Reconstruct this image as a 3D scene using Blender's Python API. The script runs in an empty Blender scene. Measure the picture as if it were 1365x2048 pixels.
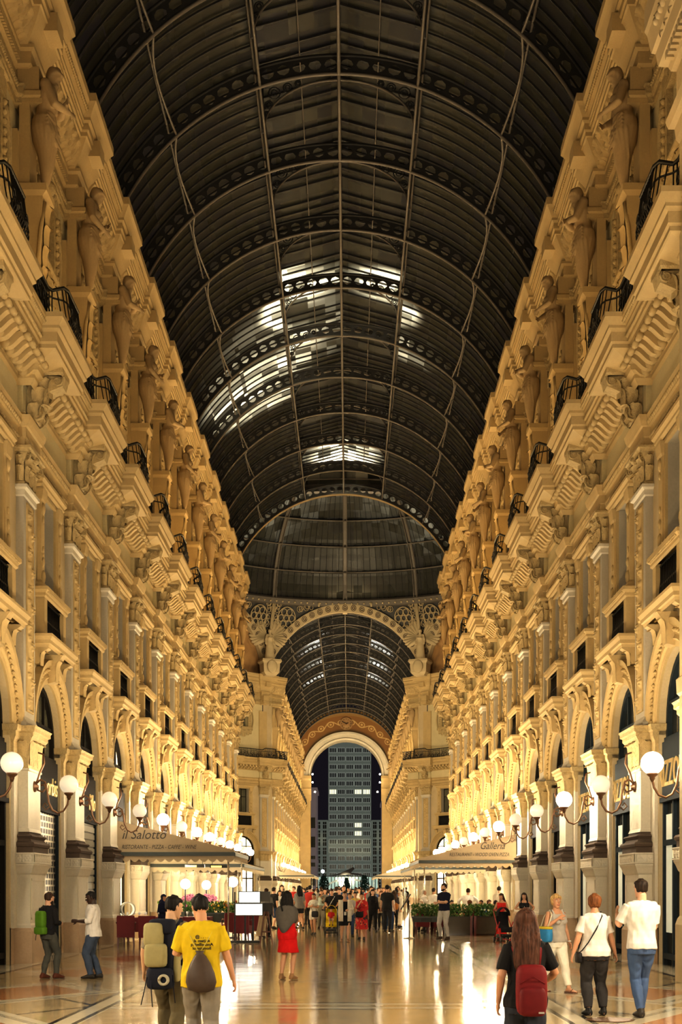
import bpy, bmesh, math, random
import numpy as np
from mathutils import Vector, Matrix, noise
random.seed(7)
PI = math.pi
SC = bpy.context.scene
COL = SC.collection
# ------------------------------------------------------------------ camera frame of the place
F, VX, VY, CH, CX = 2540.0, 697.0, 1778.0, 1.62, 0.30
def at(px, py, Y):
    """world point at depth Y that lies on the line of sight of a pixel"""
    return Vector(((px - VX) / F * Y + CX, Y, CH - (py - VY) / F * Y))
def ground(px, py):
    Y = F * CH / (py - VY)
    return Vector(((px - VX) / F * Y + CX, Y, 0))
# ------------------------------------------------------------------ mesh builder
class MB:
    def __init__(s): s.v = []; s.f = []; s.m = []; s.sm = []
    def add(s, vs, fs, mi=0, smooth=False):
        o = len(s.v); s.v.extend([tuple(p) for p in vs])
        for f in fs:
            s.f.append(tuple(i + o for i in f)); s.m.append(mi); s.sm.append(smooth)
        return s
    def merge(s, b, M=None, mi=None):
        vs = b.v if M is None else [tuple(M @ Vector(p)) for p in b.v]
        o = len(s.v); s.v.extend(vs)
        for f, m, k in zip(b.f, b.m, b.sm):
            s.f.append(tuple(i + o for i in f)); s.m.append(m if mi is None else mi); s.sm.append(k)
        return s
    def box(s, x0, x1, y0, y1, z0, z1, mi=0):
        vs = [(x, y, z) for x in (x0, x1) for y in (y0, y1) for z in (z0, z1)]
        return s.add(vs, [(0, 1, 3, 2), (4, 6, 7, 5), (0, 4, 5, 1), (2, 3, 7, 6), (0, 2, 6, 4), (1, 5, 7, 3)], mi)
    def obox(s, c, ax, ay, az, hx, hy, hz, mi=0):
        c = Vector(c); ax, ay, az = Vector(ax).normalized(), Vector(ay).normalized(), Vector(az).normalized()
        vs = [c + ax * x + ay * y + az * z for x in (-hx, hx) for y in (-hy, hy) for z in (-hz, hz)]
        return s.add(vs, [(0, 1, 3, 2), (4, 6, 7, 5), (0, 4, 5, 1), (2, 3, 7, 6), (0, 2, 6, 4), (1, 5, 7, 3)], mi)
    def bar(s, a, b, w, h=None, mi=0):
        a, b = Vector(a), Vector(b); d = b - a
        up = Vector((0, 0, 1)) if abs(d.normalized().z) < .95 else Vector((0, 1, 0))
        sx = d.cross(up); sy = sx.cross(d)
        return s.obox((a + b) / 2, d, sx, sy, d.length / 2, w / 2, (h or w) / 2, mi)
    def sweep(s, path, prof, mi=0, closed=False, cap=True):
        """profile (d, z) swept along a plan path; d goes to the right of the path"""
        n = len(path); P = [Vector((p[0], p[1])) for p in path]; rows = []
        def nrm(a, b):
            d = (b - a).normalized(); return Vector((d.y, -d.x))
        for i in range(n):
            if closed or 0 < i < n - 1:
                n1 = nrm(P[i - 1], P[i]); n2 = nrm(P[i], P[(i + 1) % n]); m = (n1 + n2) / max(.2, 1 + n1.dot(n2))
            else: m = nrm(P[0], P[1]) if i == 0 else nrm(P[-2], P[-1])
            rows.append([(P[i].x + m.x * d, P[i].y + m.y * d, z) for d, z in prof])
        k = len(prof); vs = [p for r in rows for p in r]; fs = []
        for i in range(n if closed else n - 1):
            for j in range(k - 1):
                a = i * k + j; b = ((i + 1) % n) * k + j
                fs.append((a, b, b + 1, a + 1))
        if cap and not closed: fs += [tuple(range(k)), tuple(range((n - 1) * k, n * k))[::-1]]
        return s.add(vs, fs, mi)
    def loft(s, rings, mi=0, caps=True, smooth=True, closed=True):
        k = len(rings[0]); vs = [p for r in rings for p in r]; fs = []
        for i in range(len(rings) - 1):
            for j in range(k if closed else k - 1):
                a = i * k + j; b = i * k + (j + 1) % k
                fs.append((a, b, b + k, a + k))
        if caps and closed: fs += [tuple(range(k))[::-1], tuple(range((len(rings) - 1) * k, len(rings) * k))]
        return s.add(vs, fs, mi, smooth)
    def tube(s, pts, r, n=6, mi=0, smooth=True, flat=1.0):
        pts = [Vector(p) for p in pts]; rings = []; N = len(pts)
        if not hasattr(r, '__len__'): r = [r] * N
        t0 = (pts[1] - pts[0]).normalized()
        u = t0.orthogonal().normalized()
        for i in range(N):
            t = ((pts[min(i + 1, N - 1)] - pts[max(i - 1, 0)]) or t0).normalized()
            u = (u - t * u.dot(t))
            u = u.normalized() if u.length > 1e-5 else t.orthogonal().normalized()
            w = t.cross(u)
            rings.append([pts[i] + (u * math.cos(a) + w * math.sin(a) * flat) * r[i] for a in [2 * PI * q / n for q in range(n)]])
        return s.loft(rings, mi, True, smooth)
    def lathe(s, prof, n=16, c=(0, 0, 0), mi=0, smooth=True):
        return s.loft([[(c[0] + r * math.cos(2 * PI * q / n), c[1] + r * math.sin(2 * PI * q / n), c[2] + z) for q in range(n)] for r, z in prof], mi, True, smooth)
    def ball(s, c, r, n=10, m=7, mi=0, sc=(1, 1, 1)):
        return s.loft([[(c[0] + sc[0] * r * math.sin(a) * math.cos(2 * PI * q / n), c[1] + sc[1] * r * math.sin(a) * math.sin(2 * PI * q / n), c[2] - sc[2] * r * math.cos(a)) for q in range(n)]
                       for a in [PI * (.03 + .94 * i / (m - 1)) for i in range(m)]], mi)
    def grid(s, o, U, V, nu, nv, hf, N, mi=0, smooth=True):
        """height field: origin o, edges U and V, normal N, height hf(u, v in 0..1)"""
        o, U, V, N = Vector(o), Vector(U), Vector(V), Vector(N)
        vs = [o + U * (i / nu) + V * (j / nv) + N * hf(i / nu, j / nv) for j in range(nv + 1) for i in range(nu + 1)]
        fs = [(j * (nu + 1) + i, j * (nu + 1) + i + 1, (j + 1) * (nu + 1) + i + 1, (j + 1) * (nu + 1) + i) for j in range(nv) for i in range(nu)]
        return s.add(vs, fs, mi, smooth)
    def extr(s, poly, axis, a, b, mi=0):
        """polygon of 2-D points extruded along axis 'x','y' or 'z' from a to b"""
        def P(p, t): return (t, p[0], p[1]) if axis == 'x' else (p[0], t, p[1]) if axis == 'y' else (p[0], p[1], t)
        k = len(poly); vs = [P(p, a) for p in poly] + [P(p, b) for p in poly]
        return s.add(vs, [tuple(range(k))[::-1], tuple(range(k, 2 * k))] + [(i, (i + 1) % k, k + (i + 1) % k, k + i) for i in range(k)], mi)
    def mesh(s, name, mats):
        me = bpy.data.meshes.new(name); me.from_pydata(s.v, [], s.f)
        for m in mats: me.materials.append(m)
        me.polygons.foreach_set('material_index', s.m); me.polygons.foreach_set('use_smooth', s.sm)
        me.update(); return me
def obj(name, mb, mats, parent=None, loc=(0, 0, 0), rz=0):
    mats = mats if isinstance(mats, (list, tuple)) else [mats]
    if not isinstance(mb, MB) and len(mb.materials) == 0:
        for m in mats: mb.materials.append(m)
    o = bpy.data.objects.new(name, mb.mesh(name, mats) if isinstance(mb, MB) else mb)
    COL.objects.link(o); o.location = loc
    if parent: o.parent = parent; KIDS.setdefault(parent.name, []).append(o)
    o.rotation_euler = (0, 0, rz); return o
def tag(o, label=None, cat=None, group=None, kind=None):
    for k, v in (('label', label), ('category', cat), ('group', group), ('kind', kind)):
        if v: o[k] = v
    return o
def thing(name, label=None, cat=None, loc=(0, 0, 0), rz=0, group=None, kind=None):
    o = bpy.data.objects.new(name, None); COL.objects.link(o); o.location = loc; o.rotation_euler = (0, 0, rz)
    o.empty_display_size = .2
    return tag(o, label, cat, group, kind)
KIDS = {}
WORK = bpy.data.scenes.new('workbench')
def evaluated(o):
    """mesh of an object with its modifiers applied, worked out in a small scene of its own"""
    WORK.collection.objects.link(o); vl = WORK.view_layers[0]; vl.update()
    me = bpy.data.meshes.new_from_object(o.evaluated_get(vl.depsgraph)); d = o.data
    bpy.data.objects.remove(o); return me
def dup(root, loc=None, rz=None, label=None, group=None):
    """a copy of a thing with copies of its parts and sub-parts (mesh data shared)"""
    def rec(o, par):
        c = o.copy(); COL.objects.link(c)
        if par: c.parent = par; KIDS.setdefault(par.name, []).append(c)
        for ch in KIDS.get(o.name, []): rec(ch, c)
        return c
    r = rec(root, None)
    if loc is not None: r.location = loc
    if rz is not None: r.rotation_euler = (0, 0, rz)
    if label: r['label'] = label
    if group: r['group'] = group
    return r
ORD = 'first second third fourth fifth sixth seventh eighth ninth tenth eleventh twelfth thirteenth fourteenth fifteenth sixteenth'.split()
# ------------------------------------------------------------------ node maths
class E:
    """a socket one can calculate with"""
    def __init__(s, nt, k): s.nt, s.k = nt, k
    def op(s, o, *a):
        n = s.nt.nodes.new('ShaderNodeMath'); n.operation = o
        for i, q in enumerate((s,) + a):
            if isinstance(q, E): s.nt.links.new(q.k, n.inputs[i])
            else: n.inputs[i].default_value = q
        return E(s.nt, n.outputs[0])
    def __add__(s, o): return s.op('ADD', o)
    def __sub__(s, o): return s.op('SUBTRACT', o)
    def __mul__(s, o): return s.op('MULTIPLY', o)
    def __truediv__(s, o): return s.op('DIVIDE', o)
    def __lt__(s, o): return s.op('LESS_THAN', o)
    def __gt__(s, o): return s.op('GREATER_THAN', o)
    def abs(s): return s.op('ABSOLUTE')
    def fract(s): return s.op('FRACT')
    def floor(s): return s.op('FLOOR')
    def max(s, o): return s.op('MAXIMUM', o)
    def min(s, o): return s.op('MINIMUM', o)
    def sin(s): return s.op('SINE')
def newmat(name):
    m = bpy.data.materials.new(name); m.use_nodes = True; nt = m.node_tree
    return m, nt, nt.nodes['Principled BSDF']
def lnk(nt, a, b): nt.links.new(a.k if isinstance(a, E) else a, b)
def coord(nt, kind='Object'):
    n = nt.nodes.new('ShaderNodeTexCoord'); return n.outputs[kind]
def xyz(nt, src):
    n = nt.nodes.new('ShaderNodeSeparateXYZ'); nt.links.new(src, n.inputs[0]); return [E(nt, q) for q in n.outputs]
def tex(nt, typ, src, out=0, **kw):
    n = nt.nodes.new('ShaderNodeTex' + typ)
    for k, v in kw.items():
        if k in n.inputs: n.inputs[k].default_value = v
        else: setattr(n, k, v)
    if src is not None: lnk(nt, src, n.inputs['Vector'])
    return n.outputs[out]
def mixc(nt, fac, a, b, blend='MIX'):
    n = nt.nodes.new('ShaderNodeMix'); n.data_type = 'RGBA'; n.blend_type = blend
    for q, i in ((fac, 0), (a, 6), (b, 7)):
        if isinstance(q, E) or isinstance(q, bpy.types.NodeSocket): lnk(nt, q, n.inputs[i])
        else: n.inputs[i].default_value = q if i == 0 else (*q[:3], 1)
    return n.outputs[2]
def ramp(nt, fac, stops):
    n = nt.nodes.new('ShaderNodeValToRGB'); lnk(nt, fac, n.inputs[0]); e = n.color_ramp.elements
    while len(e) < len(stops): e.new(.5)
    for q, (p, c) in zip(e, stops): q.position = p; q.color = (*c, 1) if hasattr(c, '__len__') else (c, c, c, 1)
    return n.outputs[0]
def bump(nt, b, h, strength=.5, dist=.02):
    n = nt.nodes.new('ShaderNodeBump'); n.inputs['Strength'].default_value = strength; n.inputs['Distance'].default_value = dist
    lnk(nt, h, n.inputs['Height']); lnk(nt, n.outputs[0], b.inputs['Normal'])
CACHE = {}
def plain(name, c, rough=.6, metal=0, emit=0, ec=None, spec=.5, var=.12, sc=8):
    key = (name, tuple(c), rough, metal, emit)
    if key in CACHE: return CACHE[key]
    m, nt, b = newmat(name)
    b.inputs['Roughness'].default_value = rough; b.inputs['Metallic'].default_value = metal
    b.inputs['Specular IOR Level'].default_value = spec
    if var:
        t = tex(nt, 'Noise', coord(nt), Scale=sc, Detail=3)
        lnk(nt, mixc(nt, t, [q * (1 - var) for q in c], [min(1, q * (1 + var)) for q in c]), b.inputs['Base Color'])
    else: b.inputs['Base Color'].default_value = (*c, 1)
    if emit:
        b.inputs['Emission Color'].default_value = (*(ec or c), 1); b.inputs['Emission Strength'].default_value = emit
    CACHE[key] = m; return m
def stone(name, c, dirt=.5, carve=0, cs=9, rough=.75):
    m, nt, b = newmat(name); co = coord(nt)
    n1 = tex(nt, 'Noise', co, Scale=1.3, Detail=5); n2 = tex(nt, 'Noise', co, Scale=22, Detail=3)
    col = mixc(nt, ramp(nt, n1, [(.3, 0.), (.72, 1.)]), [q * (1 - .35 * dirt) for q in c], [min(1, q * 1.12) for q in c])
    col = mixc(nt, n2, col, [q * .8 for q in c]); 
    b.inputs['Roughness'].default_value = rough; b.inputs['Specular IOR Level'].default_value = .3
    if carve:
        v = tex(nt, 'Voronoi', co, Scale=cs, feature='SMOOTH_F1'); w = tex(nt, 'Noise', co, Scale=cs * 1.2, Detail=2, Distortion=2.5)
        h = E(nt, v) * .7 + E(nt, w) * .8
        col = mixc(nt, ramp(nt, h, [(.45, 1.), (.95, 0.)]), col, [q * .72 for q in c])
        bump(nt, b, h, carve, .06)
    else: bump(nt, b, n2, .15, .01)
    lnk(nt, col, b.inputs['Base Color']); return m
M = {}
M['cream'] = stone('cream_stone', (.60, .48, .29))
M['ochre'] = stone('ochre_stone', (.58, .43, .21))
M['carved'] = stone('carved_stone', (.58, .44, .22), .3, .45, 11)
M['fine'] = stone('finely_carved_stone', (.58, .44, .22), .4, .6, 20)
M['white'] = stone('pale_marble', (.66, .60, .48), .4)
M['grey'] = stone('grey_marble', (.50, .45, .36), .5)
M['tan'] = stone('tan_marble', (.50, .36, .23), .6)
M['brown'] = stone('brown_granite', (.10, .07, .05), .5, 0, 9, .85)
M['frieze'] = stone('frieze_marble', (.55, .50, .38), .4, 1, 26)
M['statue'] = stone('statue_stone', (.46, .33, .17), .5)
M['painted'] = stone('cream_painted_plaster', (.66, .56, .33), .2)
M['iron'] = plain('black_iron', (.012, .011, .010), .45, .3)
M['steel'] = plain('roof_steel', (.17, .145, .115), .5, .2)
M['darksteel'] = plain('dark_roof_steel', (.035, .032, .028), .6, .1)
M['darkwood'] = plain('dark_frame_paint', (.014, .011, .008), .75, 0, 0, None, .12)
def glass_dark(name, c=(.03, .03, .02), rough=.06, warm=0.0):
    m, nt, b = newmat(name); co = coord(nt); t = tex(nt, 'Noise', co, Scale=1.1, Detail=2)
    lnk(nt, mixc(nt, t, [q * .5 for q in c], [q * 1.6 for q in c]), b.inputs['Base Color'])
    b.inputs['Roughness'].default_value = rough; b.inputs['Specular IOR Level'].default_value = .6
    if warm:
        b.inputs['Emission Color'].default_value = (1, .82, .5, 1); b.inputs['Emission Strength'].default_value = warm
    return m
M['pane'] = glass_dark('window_glass', (.10, .095, .065))
M['pane_dark'] = glass_dark('shop_glass', (.03, .03, .026), .04)
M['pane_lit'] = glass_dark('lit_window_glass', (.4, .36, .25), .2, 2.2)
M['pane_soft'] = glass_dark('dim_lit_window_glass', (.3, .27, .18), .2, .5)
def roof_glass():
    m, nt, b = newmat('roof_glass'); co = coord(nt); x, y, z = xyz(nt, co)
    cb = nt.nodes.new('ShaderNodeCombineXYZ')
    lnk(nt, (y / .6).floor(), cb.inputs[0]); lnk(nt, (x / .8).floor(), cb.inputs[1]); lnk(nt, (z / 1.4).floor(), cb.inputs[2])
    wn = nt.nodes.new('ShaderNodeTexWhiteNoise'); lnk(nt, cb.outputs[0], wn.inputs[0]); r = E(nt, wn.outputs[0])
    big = E(nt, tex(nt, 'Noise', co, Scale=.35, Detail=1))
    dirt = E(nt, tex(nt, 'Noise', co, Scale=3, Detail=4))
    col = mixc(nt, r * .6 + dirt * .5, (.022, .021, .013), (.088, .083, .055))
    lnk(nt, col, b.inputs['Base Color']); b.inputs['Roughness'].default_value = .35
    b.inputs['Specular IOR Level'].default_value = .35
    tr = nt.nodes.new('ShaderNodeBsdfTranslucent'); lnk(nt, mixc(nt, r, (.05, .05, .04), (.75, .72, .6)), tr.inputs[0])
    mx = nt.nodes.new('ShaderNodeMixShader'); lnk(nt, (r * .5 + .12), mx.inputs[0])
    lnk(nt, b.outputs[0], mx.inputs[1]); lnk(nt, tr.outputs[0], mx.inputs[2])
    lnk(nt, mx.outputs[0], nt.nodes['Material Output'].inputs[0]); return m
M['roofglass'] = roof_glass()
# ================================================================== ARCHITECTURE
# bay frame: x out of the wall plane, y along the arcade (pilaster axis at 0, next at B), z up
WX, B, Y0 = 6.98, 4.8, 28.3
AEND, FST, FEND = 83.5, 120.0, 187.5          # near arm end, far arm start, far arm end
U = lambda p, w, p0=0.0: [(p0, -w), (p, -w), (p, w), (p0, w)]
def leaf(mb, base, out, up, h, w, curl, mi=0):
    """an acanthus leaf: a tongue that rises and curls outward"""
    base, out, up = Vector(base), Vector(out).normalized(), Vector(up)
    side = up.cross(out).normalized(); rings = []
    for i in range(7):
        t = i / 6; p = base + up * (h * math.sin(t * 2.0) / 1.0 * .98) + out * (curl * t ** 2.2 + .02)
        ww = w * (0.75 + .5 * math.sin(t * PI)) * (1 - .55 * t ** 3) / 2
        rings.append([p - side * ww - out * .0, p - side * ww * .5 + out * .025, p + out * .05, p + side * ww * .5 + out * .025, p + side * ww - out * .0])
    mb.loft(rings, mi, False, True, False)
def volute(mb, c, axis, r, mi=0):
    pts = []; axis = Vector(axis).normalized(); u = axis.orthogonal().normalized(); w = axis.cross(u)
    for i in range(15):
        a = i * .75; rr = r * (1 - i / 17); pts.append(Vector(c) + u * math.cos(a) * rr + w * math.sin(a) * rr)
    mb.tube(pts, [r * .22 * (1 - i / 22) for i in range(15)], 5, mi)
def capital(mb, p, w, z0, z1, mi=0):
    h = z1 - z0
    mb.sweep(U(p, w), [(0, z0), (.03, z0 + .02), (.03, z0 + .07), (0, z0 + .09), (.01, z0 + h * .6), (.09, z1 - h * .16)], mi)
    mb.sweep(U(p, w), [(.0, z1 - h * .16), (.14, z1 - h * .15), (.16, z1 - h * .08), (.2, z1 - h * .06), (.2, z1), (-.2, z1)], mi)
    for zz, hh, nn, cu in ((z0 + .09, h * .42, 3, .09), (z0 + h * .30, h * .5, 2, .14)):
        for i in range(nn): leaf(mb, (p, -w + (i + .5) * 2 * w / nn, zz), (1, 0, 0), (0, 0, 1), hh, 2 * w / nn * .95, cu, mi)
        for sgn in (-1, 1): leaf(mb, (p * .55, sgn * w, zz), (0, sgn, 0), (0, 0, 1), hh, p * .95, cu, mi)
    for sgn in (-1, 1):
        volute(mb, (p + .1, sgn * (w + .02), z1 - h * .24), (1, -sgn, 0), h * .13, mi)
    mb.ball((p + .14, 0, z1 - h * .16), h * .11, 8, 5, mi)
def vine(u, v, n):
    """relief of a rising stem with leaf whorls and rosettes"""
    t = v * n; k = math.floor(t); f = t - k; x = (u - .5) * 2
    s = .32 * math.sin(t * PI)
    d = abs(x - s * .6); h = .5 * math.exp(-(d / .16) ** 2)
    cx = .38 * (1 if k % 2 else -1); r = math.hypot((x - cx) * .9, (f - .5) * 1.5)
    h = max(h, (.55 + .45 * math.cos(6 * math.atan2(f - .5, x - cx + 1e-6))) * math.exp(-((r - .26) / .15) ** 2), .9 * math.exp(-(r / .1) ** 2))
    cx = -cx; r = math.hypot((x - cx), (f - .9) * 1.8)
    h = max(h, .7 * math.exp(-((r - .2) / .1) ** 2))
    return h * min(1, (1 - abs(x)) * 8, 1)
def modillion(mb, x0, z0, y, w, L, dz, mi):
    """S-shaped scroll bracket lying under a soffit"""
    top = []; bot = []
    for i in range(13):
        t = i / 12; x = x0 + L * t; zt = z0 + dz * t
        s = .055 * math.sin(t * 2 * PI) + .05
        top.append((x, zt + .05)); bot.append((x, zt - .05 - .09 * (1 - t) - s * .9))
    mb.extr(bot + top[::-1], 'y', y - w / 2, y + w / 2, mi)
    for t, r in ((.06, .11), (.93, .075)):
        c = (x0 + L * t, y, z0 + dz * t - (.10 if t < .5 else .06))
        rings = [[(c[0] + r * math.cos(a), c[1] + yy, c[2] + r * math.sin(a)) for a in [2 * PI * q / 8 for q in range(8)]] for yy in (-w * .62, w * .62)]
        mb.loft(rings, mi)
def beads(mb, p, q, n, r, mi=0, sc=(1, 1, 1)):
    p, q = Vector(p), Vector(q)
    for i in range(n):
        c = p.lerp(q, (i + .5) / n)
        vs = [(c.x + r * sc[0], c.y, c.z), (c.x - r * sc[0], c.y, c.z), (c.x, c.y + r * sc[1], c.z), (c.x, c.y - r * sc[1], c.z), (c.x, c.y, c.z + r * sc[2]), (c.x, c.y, c.z - r * sc[2])]
        mb.add(vs, [(0, 2, 4), (2, 1, 4), (1, 3, 4), (3, 0, 4), (2, 0, 5), (1, 2, 5), (3, 1, 5), (0, 3, 5)], mi, True)
class Kit:
    """parts of one architectural unit, each a mesh of its own, or all in one mesh when seen far away"""
    def __init__(s): s.p = []
    def part(s, name, mat): mb = MB(); s.p.append((name, mb, mat)); return mb
    def build(s, name, merged=False, kind='structure'):
        root = thing(name, kind=kind)
        if merged:
            mb = MB(); mats = []
            for n, b, m in s.p:
                if m not in mats: mats.append(m)
                mb.merge(b, mi=mats.index(m))
            bpy.data.objects.remove(root); root = obj(name, mb, mats); tag(root, kind=kind)
        else:
            for n, b, m in s.p: obj(n, b, m, root)
        return root
# ---------------------------------------------------------------- pilaster of two orders
def pilaster_kit(far=False):
    k = Kit()
    b = k.part('plinth', M['tan']); b.sweep(U(.40, .74, -.1), [(.02, 0), (.02, .70), (-.01, .77), (-.3, .77)])
    b = k.part('pedestal', M['white'])
    b.sweep(U(.36, .68, -.1), [(.02, .77), (.02, .83), (0, .87), (0, 1.93), (.03, 1.97), (.07, 2.08), (.10, 2.14), (.10, 2.17), (-.2, 2.17)])
    for y0, y1 in ((-.56, .56),):     # sunk panel frame on the face
        for a in ((-.58, -.52, .95, 1.85), (.52, .58, .95, 1.85), (-.58, .58, .95, 1.0), (-.58, .58, 1.8, 1.85)): b.box(.35, .372, *a)
    b = k.part('pedestal_frieze', M['white']); b.sweep(U(.36, .68, -.1), [(.10, 2.17), (.10, 2.41), (-.2, 2.41)])
    def pal(u, v, n):
        x = (u * n) % 1 - .5; r = math.hypot(x, v - .5); a = math.atan2(v - .5, x)
        return .028 * max(math.exp(-((r - .3) / .07) ** 2) * (.6 + .4 * math.cos(6 * a)), math.exp(-(r / .12) ** 2), .8 * math.exp(-((abs(x) - .5) / .06) ** 2))
    if not far:
        b.grid((.462, -.76, 2.21), (0, 1.52, 0), (0, 0, .16), 90, 9, lambda u, v: pal(u, v, 7), (1, 0, 0))
        for sg in (-1, 1): b.grid((.0, sg * .782, 2.21), (.44, 0, 0), (0, 0, .16), 28, 9, lambda u, v: pal(u, v, 2), (0, sg, 0))
    b.sweep(U(.36, .68, -.1), [(.10, 2.17), (.125, 2.175), (.125, 2.2), (.10, 2.205)]); b.sweep(U(.36, .68, -.1), [(.10, 2.375), (.125, 2.38), (.125, 2.41), (.10, 2.41)])
    b = k.part('dark_base', M['brown'])
    b.sweep(U(.28, .56, -.1), [(.14, 2.41), (.14, 2.53), (.17, 2.55), (.185, 2.60), (.16, 2.64), (.10, 2.66), (.07, 2.71), (.09, 2.74), (.12, 2.77), (.10, 2.80), (.03, 2.82), (.0, 2.88)])
    b = k.part('shaft', M['white']); b.sweep(U(.28, .55, -.1), [(.03, 2.87), (.0, 2.95), (0, 4.2), (.03, 4.22), (.03, 4.26), (-.1, 4.26)])
    b.box(-.1, .07, -.93, .93, .77, 4.5)
    b = k.part('impost', M['carved'])
    b.sweep(U(.28, .55, -.1), [(.0, 4.26), (.0, 4.32), (.02, 4.5), (.04, 4.8), (.12, 4.93)])
    for i in range(3): leaf(b, (.29, -.37 + .37 * i, 4.32), (1, 0, 0), (0, 0, 1), .56, .34, .10)
    for sg in (-1, 1): leaf(b, (.13, sg * .56, 4.32), (0, sg, 0), (0, 0, 1), .56, .26, .10)
    b.sweep(U(.28, .55, -.1), [(.10, 4.9), (.14, 4.95), (.14, 5.02), (.19, 5.05), (.19, 5.12), (.22, 5.17), (-.2, 5.17)])
    for sg in (-1, 1):
        b.sweep([(-.26, sg * .5 if sg > 0 else -.96), (.07, .5 if sg > 0 else -.96), (.07, .96 if sg > 0 else -.5), (-.26, .96 if sg > 0 else -.5)],
                [(0, 4.45), (.0, 4.8), (.06, 4.93), (.06, 5.02), (.10, 5.05), (.12, 5.17), (-.2, 5.17)])
    b = k.part('upper_shaft', M['grey'])
    b.sweep(U(.17, .50, -.1), [(.08, 5.17), (.08, 5.27), (.04, 5.33), (0, 5.42), (0, 10.25)])
    b = k.part('shaft_ledge', M['white']); b.sweep(U(.17, .50, -.1), [(0, 10.22), (.03, 10.25), (.03, 10.36), (.09, 10.40), (.09, 10.47), (-.1, 10.47)])
    b = k.part('carved_panel', M['ochre'])
    nu, nv = (4, 60) if far else (12, 190)
    b.grid((.175, -.26, 5.6), (0, .52, 0), (0, 0, 4.5), nu, nv, lambda u, v: .01 + .09 * vine(u, v, 11), (1, 0, 0))
    for y in (-.30, .27): b.box(.15, .20, y, y + .03, 5.57, 10.13)
    b.box(.15, .20, -.3, .3, 5.54, 5.58); b.box(.15, .20, -.3, .3, 10.1, 10.14)
    b = k.part('capital', M['carved']); capital(b, .17, .50, 10.47, 11.28)
    # leafy console on the frieze that carries the balcony corner
    b = k.part('console', M['carved'])
    b.extr([(.1, 12.0), (.36, 11.98), (.50, 12.1), (.46, 12.35), (.60, 12.6), (.95, 12.75), (1.0, 12.95), (.1, 13.0)], 'y', -.2, .2)
    for sg in (-1, 1): volute(b, (.38, sg * .2, 12.14), (0, 1, 0), .17); volute(b, (.84, sg * .2, 12.86), (0, 1, 0), .12)
    for i, (x, z) in enumerate(((.42, 11.95), (.52, 12.3), (.62, 12.5))):
        leaf(b, (x, 0, z), (1, 0, .2), (0, 0, 1), .38, .5, .22)
        for sg in (-1, 1): leaf(b, (x - .1, sg * .17, z), (.5, sg, .2), (0, 0, 1), .36, .3, .2)
    b.sweep([(.3, -.3), (.95, -.3), (.95, .3), (.3, .3)], [(0, 12.95), (.04, 13.0), (.04, 13.1), (-.2, 13.1)])
    # upper storey strip and the block over the statue
    b = k.part('upper_strip', M['ochre']); b.sweep(U(.02, .46, -.3), [(0, 13.8), (0, 18.3)])
    b.box(.0, .52, -.32, .32, 18.95, 19.05); b.box(-.02, .46, -.31, .31, 19.05, 19.75); b.sweep(U(.46, .31), [(0, 19.05), (.04, 19.1), (.04, 19.2), (0, 19.25)])
    return k
# ---------------------------------------------------------------- wall with its arches (one mesh for a whole side)
AR = 1.38; SP = 5.17
def wall_bay(mb, y0, y1=None, full=True):
    """wall face of one bay from y0 to y0+B with arch, window opening and upper window; mi 0 cream, 1 ochre"""
    c = y0 + B / 2; y1 = y0 + B
    for a, b_ in ((y0, c - AR), (c + AR, y1)):
        mb.add([(0, a, 0), (0, b_, 0), (0, b_, SP), (0, a, SP)], [(0, 1, 2, 3)], 0)
        mb.add([(.03, a, 0), (.03, b_, 0), (.03, b_, .77), (.03, a, .77), (.0, a, .8), (0, b_, .8)], [(0, 1, 2, 3), (3, 2, 5, 4)], 2)
    n = 16; top = 7.45; pts = [(c - AR * math.cos(PI * i / n), SP + AR * math.sin(PI * i / n)) for i in range(n + 1)]
    out = [(y0 + (y1 - y0) * i / n, top) for i in range(n + 1)]
    for i in range(n): mb.add([(0, *pts[i]), (0, *pts[i + 1]), (0, *out[i + 1]), (0, *out[i])], [(0, 1, 2, 3)], 0)
    mb.add([(0, y0, SP), (0, c - AR, SP), (0, y0, top)], [(0, 1, 2)], 0); mb.add([(0, y1, SP), (0, c + AR, SP), (0, y1, top)], [(0, 1, 2)], 0)
    D = -.28; q = [(c - AR, 0)] + pts + [(c + AR, 0)]
    mb.add([(0, *p) for p in q] + [(D, *p) for p in q], [(i, i + 1, len(q) + i + 1, len(q) + i) for i in range(len(q) - 1)], 0)
    for (z0, z1, w, za, zb, x, dep, mi) in ((top, 13.9, .62, 8.75, 10.95, 0, -.42, 0), (13.8, 21.6, .56, 16.65, 18.3, -.1, -.35, 3)):
        if x: mb.add([(x, y0, z0), (x, y1, z0), (0, y1, z0), (0, y0, z0)], [(0, 1, 2, 3)], mi)
        mb.add([(x, y0, z0), (x, c - w, z0), (x, c + w, z0), (x, y1, z0), (x, y0, za), (x, c - w, za), (x, c + w, za), (x, y1, za), (x, y0, zb), (x, c - w, zb), (x, c + w, zb), (x, y1, zb), (x, y0, z1), (x, c - w, z1), (x, c + w, z1), (x, y1, z1)],
               [(0, 1, 5, 4), (1, 2, 6, 5), (2, 3, 7, 6), (4, 5, 9, 8), (6, 7, 11, 10), (8, 9, 13, 12), (9, 10, 14, 13), (10, 11, 15, 14)], mi)
        r = [(c - w, za), (c + w, za), (c + w, zb), (c - w, zb)]
        mb.add([(x, *p) for p in r] + [(x + dep, *p) for p in r], [(i, (i + 1) % 4, 4 + (i + 1) % 4, 4 + i) for i in range(4)], 4 if mi == 0 else mi)
WALLM = [M['cream'], M['white'], M['tan'], M['painted'], M['grey']]
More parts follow.
